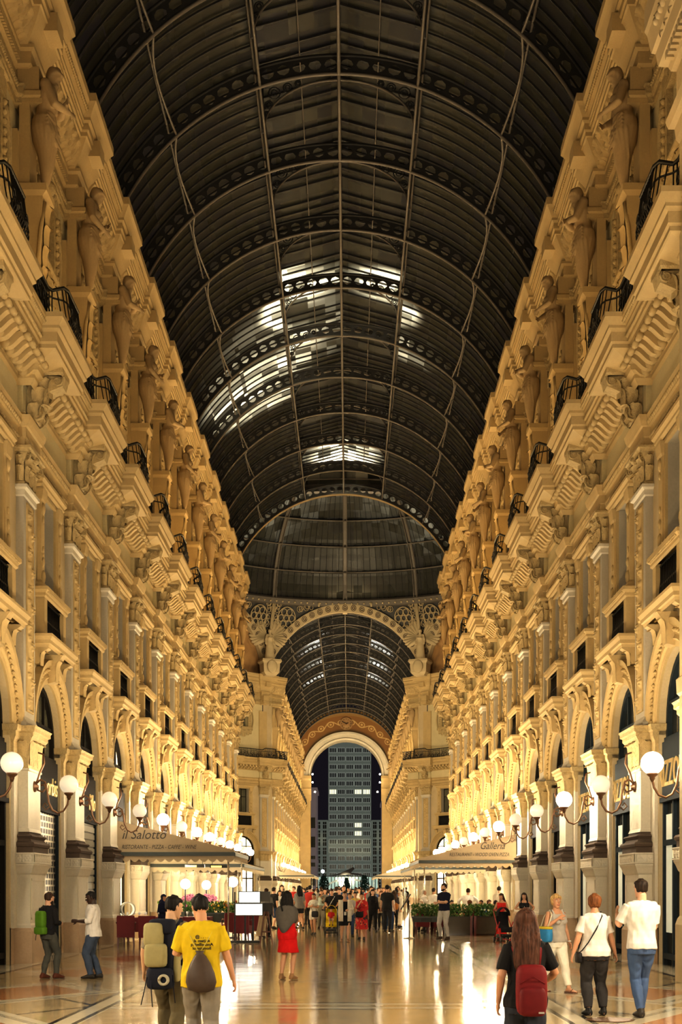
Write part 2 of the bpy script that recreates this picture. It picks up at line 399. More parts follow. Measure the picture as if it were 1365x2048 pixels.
# ---------------------------------------------------------------- arch surround, ledge and window of the first floor, window of the top floor
def arch_kit(far=False):
    k = Kit(); c = B / 2; n = 20
    b = k.part('archivolt', M['ochre'])
    prof = [(1.38, .0), (1.38, .05), (1.50, .06), (1.54, .10), (1.62, .06), (1.80, .09), (1.85, .17), (1.96, .18), (1.98, 0)]
    b.loft([[(o, c - r * math.cos(PI * i / n), SP + r * math.sin(PI * i / n)) for r, o in prof] for i in range(n + 1)], 0, False, False, False)
    for i in range(15 if far else 34):
        a = PI * (i + .5) / (15 if far else 34); beads(b, (.09, c - 1.71 * math.cos(a), SP + 1.71 * math.sin(a)), (.09, c - 1.71 * math.cos(a), SP + 1.71 * math.sin(a)), 1, .06)
    if not far:
        for i in range(60):
            a = PI * (i + .5) / 60; beads(b, (.14, c - 1.9 * math.cos(a), SP + 1.9 * math.sin(a)), (.14, c - 1.9 * math.cos(a), SP + 1.9 * math.sin(a)), 1, .04)
    b.extr([(0, 6.55), (.22, 6.6), (.26, 7.0), (.42, 7.25), (0, 7.25)], 'y', c - .16, c + .16)      # keystone
    leaf(b, (.22, c, 6.62), (1, 0, 0), (0, 0, 1), .5, .34, .16)
    b = k.part('ledge', M['ochre'])
    b.sweep([(-.1, c - 1.32), (.34, c - 1.32), (.34, c + 1.32), (-.1, c + 1.32)], [(0, 7.22), (.02, 7.28), (.06, 7.3), (.06, 7.38), (.11, 7.46), (.11, 7.52), (-.4, 7.52)])
    for sg in (-1, 1):
        y = c + sg * 1.16; b.extr([(0, 6.85), (.12, 6.85), (.16, 6.98), (.14, 7.08), (.34, 7.2), (.34, 7.24), (0, 7.24)], 'y', y - .12, y + .12)
        leaf(b, (.12, y, 6.80), (1, 0, 0), (0, 0, 1), .34, .26, .14)
        b.box(0, .2, c + sg * .98 - .14, c + sg * .98 + .14, 7.52, 8.46)
    b.sweep([(-.1, c - 1.14), (.2, c - 1.14), (.2, c + 1.14), (-.1, c + 1.14)], [(0, 8.42), (.04, 8.46), (.04, 8.52), (.1, 8.58), (.1, 8.66), (-.3, 8.66)])
    beads(b, (.28, c - 1.1, 8.55), (.28, c + 1.1, 8.55), 12 if far else 26, .04)
    b = k.part('parapet_grille', M['iron']); b.box(.02, .06, c - .85, c + .85, 7.52, 8.45)
    if not far:
        for i in range(13): y = c - .8 + i * 1.6 / 12; b.tube([(.1, y, 7.55), (.13, y, 7.8), (.10, y, 8.1), (.1, y, 8.42)], .018, 5)
        for z in (7.56, 7.98, 8.40): b.box(.08, .12, c - .84, c + .84, z - .02, z + .02)
    b = k.part('window_surround', M['ochre'])
    for sg in (-1, 1):
        y = c + sg * .86; b.sweep([(0, y - .16), (.1, y - .16), (.1, y + .16), (0, y + .16)], [(.05, 8.66), (.05, 8.78), (0, 8.85), (0, 10.7), (.03, 10.75), (.06, 10.95), (.06, 11.0), (-.1, 11.0)])
        for z, s_ in ((8.95, .10), (9.3, .07), (9.6, .05), (10.55, .09), (10.3, .05)): b.ball((.11, y, z), s_, 6, 5, 0, (.6, 1, 1.6))
    b.box(0, .06, c - .7, c - .62, 8.75, 10.95); b.box(0, .06, c + .62, c + .7, 8.75, 10.95); b.box(0, .08, c - .72, c + .72, 10.93, 11.05)
    b.sweep([(0, c - 1.06), (.06, c - 1.06), (.06, c + 1.06), (0, c + 1.06)], [(.05, 11.0), (.1, 11.06), (.1, 11.12), (.15, 11.18), (.15, 11.25), (-.1, 11.25)])
    b = k.part('window_pane', M['pane']); b.box(-.40, -.38, c - .62, c + .62, 8.75, 10.95)
    b = k.part('window_sash', M['darkwood'])
    for y in (c - .6, c, c + .6): b.box(-.38, -.34, y - .03, y + .03, 8.75, 10.95)
    for z in (8.8, 10.2, 10.9): b.box(-.38, -.34, c - .62, c + .62, z - .025, z + .025)
    return k
def attic_kit(far=False):
    k = Kit(); c = B / 2; x = -.1
    b = k.part('surround', M['carved'])
    w0, w1, z0, z1 = .56, .95, 16.2, 18.85
    def fr(u, v): return 0
    for a in ((c - w1, c - w0, 16.4, 18.55), (c + w0, c + w1, 16.4, 18.55), ): b.box(x, x + .14, *a)
    b.box(x, x + .15, c - w1 - .01, c + w1 + .01, 18.3, 18.75); b.box(x, x + .15, c - w1 - .01, c + w1 + .01, 16.05, 16.65)
    b.sweep([(x, c - .8), (x + .14, c - .8), (x + .14, c + .8), (x, c + .8)], [(0, 16.58), (.07, 16.62), (.07, 16.68), (-.1, 16.68)])
    b.sweep([(x, c - .95), (x + .12, c - .95), (x + .12, c + .95), (x, c + .95)], [(0, 18.68), (.08, 18.75), (.08, 18.82), (-.1, 18.82)])
    for sg in (-1, 1):
        pts = [(x + .12, c + sg * (.95 + .22 * math.sin(t * PI)), 18.3 - 1.9 * t) for t in [i / 8 for i in range(9)]]; b.tube(pts, .075, 5)
        volute(b, (x + .1, c + sg * 1.02, 18.2), (1, 0, 0), .17); volute(b, (x + .1, c + sg * 1.0, 16.5), (1, 0, 0), .2)
        leaf(b, (x + .12, c + sg * .5, 15.9), (1, 0, 0), (0, 0, 1), .5, .35, .08)
        for i in range(8): b.ball((x + .16, c + sg * .76, 16.75 + i * .2), .07, 6, 5)
    leaf(b, (x + .12, c, 15.75), (1, 0, 0), (0, 0, 1), .6, .5, .1); b.ball((x + .15, c, 18.55), .17, 8, 6)
    for sg in (-1, 1): leaf(b, (x + .1, c + sg * .35, 18.45), (1, 0, 0), (0, sg * .7, .7), .5, .3, .05)
    b = k.part('pane', M['pane']); b.box(x - .33, x - .31, c - .56, c + .56, 16.65, 18.3)
    b = k.part('sash', M['darkwood']); b.box(x - .31, x - .27, c - .025, c + .025, 16.65, 18.3)
    for z in (16.7, 17.75, 18.26): b.box(x - .31, x - .27, c - .56, c + .56, z - .025, z + .025)
    return k
# ---------------------------------------------------------------- the two entablatures, one bay long, centred on a pilaster
def run(w, p, L=B):
    h = L / 2; return [(0, -h), (0, -w), (p, -w), (p, w), (0, w), (0, h)]
def entab_kit(far=False):
    k = Kit(); h = B / 2
    b = k.part('architrave', M['ochre'])
    b.sweep(run(.56, .17), [(-.1, 11.27), (.05, 11.28), (.05, 11.46), (.09, 11.48), (.09, 11.68), (.13, 11.70), (.17, 11.8), (.20, 11.92), (.06, 11.95), (.06, 12.02)])
    for y0, y1 in ((-h, -.6), (.6, h)):
        beads(b, (.10, y0, 11.47), (.10, y1, 11.47), 10 if far else 22, .04); beads(b, (.16, y0, 11.76), (.16, y1, 11.76), 7 if far else 14, .075, 0, (.7, 1, 1.2))
    b = k.part('frieze', M['painted']); b.sweep(run(.5, .12), [(.05, 12.0), (.05, 12.72)])
    b = k.part('balcony_slab', M['ochre'])
    b.sweep(run(.62, .36), [(.0, 12.60), (.10, 12.72), (.10, 12.80), (.2, 12.86), (.22, 12.98), (.66, 13.12), (.70, 13.12), (.70, 13.2), (.74, 13.24), (.74, 13.44), (.80, 13.5), (.80, 13.56), (.90, 13.70), (.90, 13.80), (-.3, 13.80)])
    for y0, y1 in ((-h, -.9), (.9, h)): beads(b, (.76, y0, 13.34), (.76, y1, 13.34), 12 if far else 26, .05); beads(b, (.86, y0, 13.62), (.86, y1, 13.62), 8 if far else 17, .06, 0, (.7, .9, 1))
    b = k.part('modillions', M['ochre'])
    for s in (-1, 1):
        for i in range(5): modillion(b, .2, 12.93, s * (.74 + i * .36), .17, .52, .13, 0)
    b.ball((.72, -.62, 13.2), .12, 6, 5); b.ball((.72, .62, 13.2), .12, 6, 5)
    return k
def crown_kit(far=False):
    k = Kit(); h = B / 2
    b = k.part('band', M['carved'])
    b.sweep(run(.4, .12), [(-.2, 18.9), (-.04, 18.92), (-.04, 19.05), (.02, 19.1), (.02, 19.26), (.05, 19.3), (-.05, 19.34)])
    b.sweep(run(.34, .40), [(-.5, 19.32), (-.06, 19.32), (-.06, 19.72), (-.5, 19.72)])
    for y0, y1 in ((-h, -.5), (.5, h)): beads(b, (.04, y0, 19.2), (.04, y1, 19.2), 10 if far else 22, .055)
    b = k.part('dentils', M['ochre']); b.sweep(run(.42, .30), [(-.5, 19.70), (-.06, 19.70), (.02, 19.74), (.02, 20.0), (.10, 20.04), (.10, 20.12)])
    n = 10 if far else 20
    for s in (-1, 1):
        for i in range(n): y = s * (.48 + (i + .5) * (h - .5) / n); w = (h - .5) / n * .3; b.box(.0, .09, y - w, y + w, 19.78, 19.96)
    b = k.part('scroll_frieze', M['ochre'])
    def guil(u, v, n=9):
        x = (u * n) % 1 - .5; r = math.hypot(x, v - .5)
        return .15 * max(math.exp(-((r - .33) / .09) ** 2), math.exp(-(r / .12) ** 2), .8 * math.exp(-(((abs(x) - .5) ** 2 + (v - .2) ** 2) / .012)), .8 * math.exp(-(((abs(x) - .5) ** 2 + (v - .8) ** 2) / .012)))
    for s, y0, y1 in ((-1, -h, -.42), (1, .42, h)):
        b.grid((.10, y0, 20.12), (0, y1 - y0, 0), (.36, 0, .56), 30 if far else 72, 4 if far else 10, lambda u, v: guil(u, v, 5), (.8, 0, -.5))
    b.sweep([(0, -.42), (.16, -.42), (.16, .42), (0, .42)], [(.10, 20.1), (.18, 20.2), (.34, 20.45), (.46, 20.68)])
    b = k.part('cornice', M['ochre'])
    b.sweep(run(.42, .16), [(.40, 20.66), (.50, 20.70), (.50, 20.80), (.54, 20.84), (.54, 21.0), (.60, 21.05), (.60, 21.12), (.72, 21.34), (.78, 21.42), (.78, 21.62), (-1.6, 21.62)])
    for y0, y1 in ((-h, -.6), (.6, h)):
        beads(b, (.56, y0, 20.93), (.56, y1, 20.93), 14 if far else 30, .045); beads(b, (.70, y0, 21.24), (.70, y1, 21.24), 9 if far else 18, .07, 0, (.7, 1, 1))
    b.box(.5, .86, -.3, .3, 20.55, 20.95)
    return k
# ---------------------------------------------------------------- iron balcony rail with the bellied basket over each pilaster
def rail_parts(root, far=False):
    h = B / 2; base = 13.80; top = 14.58
    h -= .03; path = [(.80, -h), (.80, -.95), (.86, -.80), (1.08, -.66), (1.14, -.5), (1.14, .5), (1.08, .66), (.86, .80), (.80, .95), (.80, h)]
    tops = [p for p in path]
    b = MB(); b.tube([(x, y, top + (.12 if abs(y) < .7 else 0)) for x, y in path], .04, 6); obj('handrail', b, M['iron'], root)
    b = MB(); b.tube([(x, y, base + .06) for x, y in path], .03, 5); b.tube([(x, y, base + .62) for x, y in path], .02, 5); obj('bottom_rail', b, M['iron'], root)
    b = MB(); n = 30 if far else 46
    L = [0]
    for p, q in zip(path, path[1:]): L.append(L[-1] + math.dist(p, q))
    for i in range(n):
        t = L[-1] * (i + .5) / n; j = max(q for q in range(len(L) - 1) if L[q] <= t); f = (t - L[j]) / (L[j + 1] - L[j])
        x = path[j][0] * (1 - f) + path[j + 1][0] * f; y = path[j][1] * (1 - f) + path[j + 1][1] * f
        bel = .10 if abs(y) < .75 else .0; zt = top + (.12 if abs(y) < .7 else 0)
        b.tube([(x, y, base), (x + bel, y, base + .22), (x + bel * .6, y, base + .45), (x, y, zt)], .016 if not far else .022, 4)
    for y in (-1.4, -1.0, -.45, 0, .45, 1.0, 1.4, -1.85, 1.85, 2.2, -2.2):
        x = 1.21 if abs(y) < .7 else .83
        for zc, r in ((base + .2, .14), (base + .44, .09)):
            b.tube([(x, y + r * math.cos(a), zc + r * math.sin(a)) for a in [2 * PI * q / 10 for q in range(11)]], .018, 4)
    for y in (-.3, .3): b.ball((1.20, y, base + .3), .09, 6, 5)
    obj('balusters', b, M['iron'], root)
# ================================================================== PLACING THE ARCADE
def side_m(sd):           # bay frame -> world for a side (-1 left, 1 right)
    return Matrix.Translation((sd * WX, 0, 0)) @ Matrix.Rotation(0 if sd < 0 else PI, 4, 'Z')
def put(root, sd, y): root.location = (sd * WX, y, 0); root.rotation_euler = (0, 0, 0 if sd < 0 else PI); return root
SIDE = {-1: 'left', 1: 'right'}
JN = list(range(-2, 12)); YJ = lambda j: Y0 + B * j
FJ = [FST + 2.2 + B * i for i in range(14)]                # far arm pilaster axes
# walls -----------------------------------------------------------
for sd in (-1, 1):
    Mx = Matrix.Rotation(0 if sd < 0 else PI, 4, 'Z')
    mb = MB()
    for j in list(range(-6, -2)) + JN[:-1]:
        t = MB(); wall_bay(t, 0); mb.merge(t, Matrix.Translation((sd * WX, YJ(j) if sd < 0 else YJ(j + 1), 0)) @ Mx)
    e0, e1 = YJ(11), AEND + .2
    x = sd * WX
    if e1 > e0: mb.add([(x, e0, 0), (x, e1, 0), (x, e1, 21.6), (x, e0, 21.6)], [(0, 1, 2, 3)], 0); mb.add([(x, e1, 0), (x + sd * 6, e1 - 6 + 6, 0), (x + sd * 6, e1, 21.6), (x, e1, 21.6)], [(0, 1, 2, 3)], 0)
    tag(obj('wall_' + SIDE[sd], mb, WALLM), kind='structure')
    mb = MB()
    mb.add([(x, FST, 0), (x, FJ[0], 0), (x, FJ[0], 21.6), (x, FST, 21.6)], [(0, 1, 2, 3)], 0)
    for y in FJ[:-1]:
        t = MB(); wall_bay(t, 0); mb.merge(t, Matrix.Translation((x, y if sd < 0 else y + B, 0)) @ Mx)
    mb.add([(x, FJ[-1], 0), (x, FEND, 0), (x, FEND, 21.6), (x, FJ[-1], 21.6)], [(0, 1, 2, 3)], 0)
    tag(obj('wall_far_' + SIDE[sd], mb, WALLM), kind='structure')
# pilasters, windows, entablatures ---------------------------------
proto = pilaster_kit().build('pilaster'); arch = arch_kit().build('window_1'); attic = attic_kit().build('window_2')
ent = entab_kit().build('trim_1'); crown = crown_kit().build('trim_2')
fp = pilaster_kit(True).build('pilaster', True); fa = arch_kit(True).build('window_3', True); ft = attic_kit(True).build('window_4', True)
fe = entab_kit(True).build('trim_3', True); fc = crown_kit(True).build('trim_4', True)
wn = 4; tn = 4
first = set()
def place(src, sd, y, name=None):
    if src.name not in first and not first.add(src.name): o = src
    else: o = dup(src)
    if name: o.name = name
    return put(o, sd, y)
def rn(o, n):
    k = KIDS.pop(o.name, None); o.name = n
    if k: KIDS[o.name] = k
def rename(o, pre):
    global wn, tn
    if pre == 'window': wn += 1; rn(o, 'window_%d' % wn)
    else: tn += 1; rn(o, 'trim_%d' % tn)
for sd in (-1, 1):
    for j in JN:
        y = YJ(j)
        place(proto, sd, y)
        for s_, pre in ((ent, 'trim'), (crown, 'trim')):
            o = place(s_, sd, y)
            if o is not s_: rename(o, pre)
        if j == JN[-1]: continue
        yb = y if sd < 0 else y + B
        for s_ in (arch, attic):
            o = place(s_, sd, yb)
            if o is not s_: rename(o, 'window')
    for y in FJ:
        place(fp, sd, y)
        for s_ in (fe, fc):
            o = place(s_, sd, y)
            if o is not s_: rename(o, 'trim')
        if y == FJ[-1]: continue
        yb = y if sd < 0 else y + B
        for s_ in (fa, ft):
            o = place(s_, sd, yb)
            if o is not s_: rename(o, 'window')
# diagonal sides of the octagon, beyond the dome -------------------
R2 = math.sqrt(.5)
for sd in (-1, 1):
    cx, cy = sd * 7.0, FST
    rz = -PI / 4 if sd < 0 else -3 * PI / 4
    yd = Vector((R2, R2, 0)) if sd < 0 else Vector((R2, -R2, 0))
    away = -yd if sd < 0 else yd
    P = Vector((cx, cy, 0)) + away * 1.0
    t = MB(); wall_bay(t, 0); wall_bay(t, B); mb = MB()
    t.add([(0, 2 * B, 0), (0, 2 * B + 1.05, 0), (0, 2 * B + 1.05, 21.6), (0, 2 * B, 21.6)], [(0, 1, 2, 3)], 0)
    if sd > 0: t.v = [(x, 2 * B - y, z) for x, y, z in t.v]
    O = P - yd * 2 * B if sd < 0 else P
    mb.merge(t, Matrix.Translation(O) @ Matrix.Rotation(rz, 4, 'Z'))
    tag(obj('wall_octagon_' + SIDE[sd], mb, WALLM), kind='structure')
    for n in range(2):
        Q = P + away * n * B; o = dup(proto); o.location = Q; o.rotation_euler = (0, 0, rz)
        for s_ in (ent, crown): o = dup(s_); rename(o, 'trim'); o.location = Q; o.rotation_euler = (0, 0, rz)
        Q2 = P + away * (n + 1) * B if sd < 0 else P + away * n * B
        for s_ in (arch, attic): o = dup(s_); rename(o, 'window'); o.location = Q2; o.rotation_euler = (0, 0, rz)
# shop fronts inside the arches -------------------------------------
def brick_grille():
    m, nt, b = newmat('roller_grille'); x, y, z = xyz(nt, coord(nt))
    row = z / .155; odd = (row.floor() / 2).fract() * 2
    u = (y / .26 + odd * .25).fract(); v = row.fract()
    line = (u < .12).max(u > .88).max(v < .14).max(v > .86)
    lnk(nt, mixc(nt, line, (.012, .011, .01), (.75, .70, .60)), b.inputs['Base Color'])
    lnk(nt, line * .8, b.inputs['Metallic']); b.inputs['Roughness'].default_value = .3; return m
def slats():
    m, nt, b = newmat('roller_slats'); x, y, z = xyz(nt, coord(nt)); v = (z / .2).fract()
    lnk(nt, mixc(nt, v < .08, (.34, .32, .25), (.04, .035, .03)), b.inputs['Base Color']); b.inputs['Roughness'].default_value = .5; return m
M['grille'], M['slats'] = brick_grille(), slats()
M['blind'] = plain('cream_shop_blind', (.62, .58, .46), .7)
M['gold'] = plain('gilt_letters', (.75, .55, .22), .35, .6, .25)
M['poster'] = plain('pale_shop_display', (.55, .56, .45), .5, 0, .35)
M['warmroom'] = plain('lit_shop_interior', (.8, .7, .45), .8, 0, 5.0, (1, .80, .46))
M['bluegrey'] = plain('blue_grey_shop_frame', (.018, .026, .032), .75, 0, 0, None, .15)
def shop_kit(kind):
    k = Kit(); c = B / 2; x = -.25
    lit = kind in ('lit', 'cafe')
    b = k.part('fanlight', {'lit': M['pane_soft'], 'cafe': M['pane_lit']}.get(kind, M['pane_dark'] if kind != 'grille' else M['pane']))
    n = 16; poly = [(c - 1.38 * math.cos(PI * i / n), SP + 1.38 * math.sin(PI * i / n)) for i in range(n + 1)]
    b.extr([(c - 1.38, 4.75)] + poly + [(c + 1.38, 4.75)], 'x', x - .03, x)
    b = k.part('frame', M['darkwood'] if kind != 'riz' else M['bluegrey'])
    b.loft([[(x + dx, c - r * math.cos(PI * i / n), SP + r * math.sin(PI * i / n)) for r, dx in ((1.38, .0), (1.38, .1), (1.25, .1), (1.25, 0))] for i in range(n + 1)], 0, False, False, False)
    for y in (c - .5, c + .5): b.box(x, x + .06, y - .035, y + .035, 4.9, 6.5)
    b.box(x, x + .08, c - 1.38, c + 1.38, 5.55, 5.62)
    for sg in (-1, 1): b.box(x, x + .1, c + sg * 1.32 - .07, c + sg * 1.32 + .07, 3.4, 5.2)
    b.box(x, x + .14, c - 1.38, c + 1.38, 4.72, 4.86)
    x = -.10
    b = k.part('sign_board', M['darkwood'] if kind != 'riz' else M['bluegrey']); b.box(x - .02, x + .06, c - 1.27, c + 1.27, 3.55, 4.75)
    b.box(x, x + .12, c - 1.27, c + 1.27, 3.46, 3.56)
    if kind in ('grille', 'slats'):
        b = k.part('shutter', M[kind]); b.box(x - .02, x + .02, c - 1.27, c + 1.27, 0, 3.46)
        if kind == 'slats':
            for i in range(17): b.box(x, x + .045, c - 1.27, c + 1.27, .2 * i + .03, .2 * i + .17)
        b2 = k.part('guide_rail', M['bluegrey'])
        for sg in (-1, 1): b2.box(x, x + .09, c + sg * 1.22 - .04, c + sg * 1.22 + .04, 0, 3.46)
    else:
        b = k.part('shop_window', M['warmroom'] if lit else M['pane_dark']); b.box(x - .06, x - .03, c - 1.27, c + 1.27, 0, 3.5)
        b = k.part('door_frame', M['darkwood'] if kind != 'riz' else M['bluegrey'])
        for y in (c - 1.22, c - .42, c + .42, c + 1.22): b.box(x - .03, x + .05, y - .05, y + .05, 0, 3.5)
        for z in (.2, 2.6): b.box(x - .03, x + .05, c - 1.27, c + 1.27, z - .06, z + .06)
        if kind == 'riz':
            b = k.part('display', M['poster']); b.box(x - .02, x + .01, c - 1.12, c - .47, .7, 3.2); b.box(x - .02, x + .01, c + .47, c + 1.12, .7, 3.2)
            b = k.part('brass_edge', M['gold']); b.box(x + .01, x + .03, c - 1.24, c - 1.2, .5, 3.3); b.box(x + .01, x + .03, c + .5, c + .54, .5, 3.3); b.box(x + .01, x + .03, c - .54, c - .5, .5, 3.3); b.box(x + .01, x + .03, c + 1.2, c + 1.24, .5, 3.3)
    return k
FONTS = {}
def text(name, s, size, mat, loc, M3, parent=None, extr=.006, shear=0, sx=1.0, align='LEFT', thick=0.0):
    """lettering as a mesh; M3 columns are the reading direction, the up direction and the face normal"""
    cu = bpy.data.curves.new('lettering', 'FONT'); cu.body = s; cu.size = size; cu.extrude = extr; cu.shear = shear; cu.align_x = align; cu.offset = thick; cu.resolution_u = 3
    me = evaluated(bpy.data.objects.new('tmp', cu)); bpy.data.curves.remove(cu)
    X, Yv, Z = [Vector(q).normalized() for q in M3]
    for v in me.vertices: v.co = X * v.co.x * sx + Yv * v.co.y + Z * v.co.z
    me.materials.clear(); me.materials.append(mat)
    o = bpy.data.objects.new(name, me); COL.objects.link(o); o.location = loc
    if parent: o.parent = parent; KIDS.setdefault(parent.name, []).append(o)
    return o
kinds = {-1: {-2: 'dark', -1: 'dark', 0: 'grille', 1: 'slats', 2: 'cafe', 3: 'lit', 4: 'lit', 5: 'cafe', 6: 'cafe', 7: 'cafe', 8: 'lit', 9: 'cafe', 10: 'lit'},
         1: {-2: 'riz', -1: 'riz', 0: 'riz', 1: 'riz', 2: 'dark', 3: 'dark', 4: 'lit', 5: 'lit', 6: 'cafe', 7: 'lit', 8: 'cafe', 9: 'lit', 10: 'cafe'}}
protos = {}; dn = 0
def shopfront(kind):
    global dn
    dn += 1
    if kind in protos: o = dup(protos[kind])
    else: o = protos[kind] = shop_kit(kind).build('door_new')
    rn(o, 'door_%d' % dn); return o
for sd in (-1, 1):
    for j in JN[:-1]:
        o = put(shopfront(kinds[sd][j]), sd, YJ(j) if sd < 0 else YJ(j + 1))
        if sd > 0 and kinds[sd][j] == 'riz':
            text('lettering', 'RIZZOLI', .78, M['gold'], (-.035, .9, 3.80), ((0, 1, 0), (0, 0, 1), (1, 0, 0)), o, .02, 0, .72, 'LEFT', .004)
        if sd < 0 and kinds[sd][j] == 'grille':
            text('lettering', 'orbis', .62, M['gold'], (-.035, 3.55, 3.92), ((0, 1, 0), (0, 0, 1), (1, 0, 0)), o, .02, .25, .9, 'RIGHT')
        if sd < 0 and kinds[sd][j] == 'slats':
            text('lettering', 'lillo', .66, M['gold'], (-.035, 3.5, 3.85), ((0, 1, 0), (0, 0, 1), (1, 0, 0)), o, .02, .3, .9, 'RIGHT')
    for y in FJ[:-1]:
        put(shopfront(random.choice(['lit', 'cafe', 'lit'])), sd, y if sd < 0 else y + B)
    for n in range(2):
        yd = Vector((R2, R2, 0)) if sd < 0 else Vector((R2, -R2, 0)); away = -yd if sd < 0 else yd
        P = Vector((sd * 7.0, FST, 0)) + away * 1.0; o = shopfront('cafe')
        o.location = P + away * ((n + 1) * B if sd < 0 else n * B); o.rotation_euler = (0, 0, -PI / 4 if sd < 0 else -3 * PI / 4)
# iron rails --------------------------------------------------------
rail = thing('balcony_railing'); rail_parts(rail); railf = thing('balcony_railing'); rail_parts(railf, True)
used = set()
def inst(src, sd, y, label, cat, group):
    o = src if src.name not in used else dup(src); used.add(src.name)
    put(o, sd, y); return tag(o, label, cat, group)
for sd in (-1, 1):
    vis = [j for j in JN if j >= -1]
    for i, j in enumerate(vis): inst(rail, sd, YJ(j), 'black iron balcony railing with bellied basket, %s along the %s wall from the near end' % (ORD[i], SIDE[sd]), 'balcony railing', 'iron balcony railings of the near arm')
    for i, y in enumerate(FJ): inst(railf, sd, y, 'small black iron railing on the %s wall beyond the dome, %s from the dome' % (SIDE[sd], ORD[i]), 'balcony railing', 'iron balcony railings beyond the dome')
    yd = Vector((R2, R2, 0)) if sd < 0 else Vector((R2, -R2, 0)); away = -yd if sd < 0 else yd
    P = Vector((sd * 7.0, FST, 0)) + away * 1.0
    for n in range(2):
        o = inst(rail, sd, 0, 'black iron railing on the slanting %s wall under the dome, %s from the arch' % (SIDE[sd], ORD[n]), 'balcony railing', 'iron balcony railings under the dome')
        o.location = P + away * n * B; o.rotation_euler = (0, 0, -PI / 4 if sd < 0 else -3 * PI / 4)
# wall lamps --------------------------------------------------------
M['globe_dim'] = plain('opal_globe', (.8, .76, .68), .12, 0, .40, (1, .86, .66), .5, 0)
M['globe_lit'] = plain('lit_opal_globe', (.9, .88, .8), .12, 0, 32, (1, .86, .62), .5, 0)
M['bronze'] = plain('bronze_bracket', (.16, .085, .045), .4, .6)
def lamp_proto(lit, far=False):
    t = thing('wall_lamp'); g = (1.05, 0, 3.95)
    b = MB()
    if far:
        b.tube([(.28, 0, 3.9), (.5, 0, 3.45), (.85, 0, 3.3), (1.05, 0, 3.72)], .03, 5)
        obj('bracket', b, M['bronze'], t)
    else:
        b.tube([(.30, 0, 4.55), (.36, 0, 4.66), (.48, 0, 4.62), (.50, 0, 4.42), (.40, 0, 4.2), (.33, 0, 3.98), (.36, 0, 3.82), (.47, 0, 3.78), (.54, 0, 3.86), (.50, 0, 3.95), (.43, 0, 3.92)], .024, 6)
        b.tube([(.33, 0, 3.98), (.42, 0, 4.06), (.52, 0, 4.0), (.57, 0, 3.8), (.60, 0, 3.55), (.68, 0, 3.38), (.80, 0, 3.31), (.93, 0, 3.36), (1.02, 0, 3.5), (1.05, 0, 3.66)], .024, 6)
        b.tube([(.62, 0, 3.45), (.54, 0, 3.38), (.47, 0, 3.46), (.52, 0, 3.54), (.57, 0, 3.48)], .016, 5)
        obj('bracket', b, M['bronze'], t)
        b = MB(); b.loft([[(x, r * math.cos(a), 3.9 + r * math.sin(a)) for a in [2 * PI * q / 10 for q in range(10)]] for x, r in ((.27, .13), (.31, .12), (.34, .05), (.38, .03))]); obj('wall_rosette', b, M['bronze'], t)
        b = MB(); b.lathe([(.02, 3.6), (.05, 3.66), (.05, 3.69), (.10, 3.73), (.11, 3.76), (.09, 3.775)], 12, (1.05, 0, 0)); obj('globe_cup', b, M['bronze'], t)
    b = MB(); b.ball(g, .21, 20 if not far else 10, 13 if not far else 7); o = obj('globe', b, M['globe_lit' if lit else 'globe_dim'], t)
    return t
LP = {(l, f): lamp_proto(l, f) for l in (0, 1) for f in (0, 1)}
LIT = {-1: {3, 5, 6, 8, 9, 11}, 1: {-1, 1, 4, 6, 8, 10, 11}}
for sd in (-1, 1):
    vis = [j for j in JN if j >= -1]
    for i, j in enumerate(vis):
        l = int(j in LIT[sd])
        inst(LP[(l, 0)], sd, YJ(j), '%s globe wall lamp on a curled bracket, %s lamp along the %s wall' % ('glaring lit' if l else 'pale unlit', ORD[i], SIDE[sd]), 'wall lamp', 'globe lamps of the near arm')
    for i, y in enumerate(FJ[:-1]):
        l = int(i % 2 == 0)
        inst(LP[(l, 1)], sd, y, 'tiny globe lamp on the %s wall beyond the dome, %s from the dome' % (SIDE[sd], ORD[i]), 'wall lamp', 'globe lamps beyond the dome')
# ================================================================== ROOF
VZ, VR = 19.9, 8.0
def arcp(r, th, y=0): return (r * math.sin(th), y, VZ + r * math.cos(th))
D = math.radians
def rib_mesh(r0=7.72, r1=8.3, t0=-84, t1=84, n=46, mi=0):
    b = MB()
    b.tube([arcp(r0, D(t0 + (t1 - t0) * i / 60)) for i in range(61)], .055, 6, 1)
    b.tube([arcp(r1, D(t0 + (t1 - t0) * i / 60)) for i in range(61)], .06, 4, 0)
    for i in range(n):
        a0, a1 = D(t0 + (t1 - t0) * i / n), D(t0 + (t1 - t0) * (i + 1) / n)
        P = lambda u, v: arcp(r0 + (r1 - r0) * v, a0 + (a1 - a0) * u)
        outer = [(0, 0), (.5, 0), (1, 0), (1, .5), (1, 1), (.5, 1), (0, 1), (0, .5)]
        inner = [(.22, .34), (.5, .24), (.78, .34), (.9, .52), (.78, .72), (.5, .82), (.22, .72), (.1, .52)]
        b.add([P(*q) for q in outer] + [P(*q) for q in inner], [(q, (q + 1) % 8, 8 + (q + 1) % 8, 8 + q) for q in range(8)], 0)
    return b
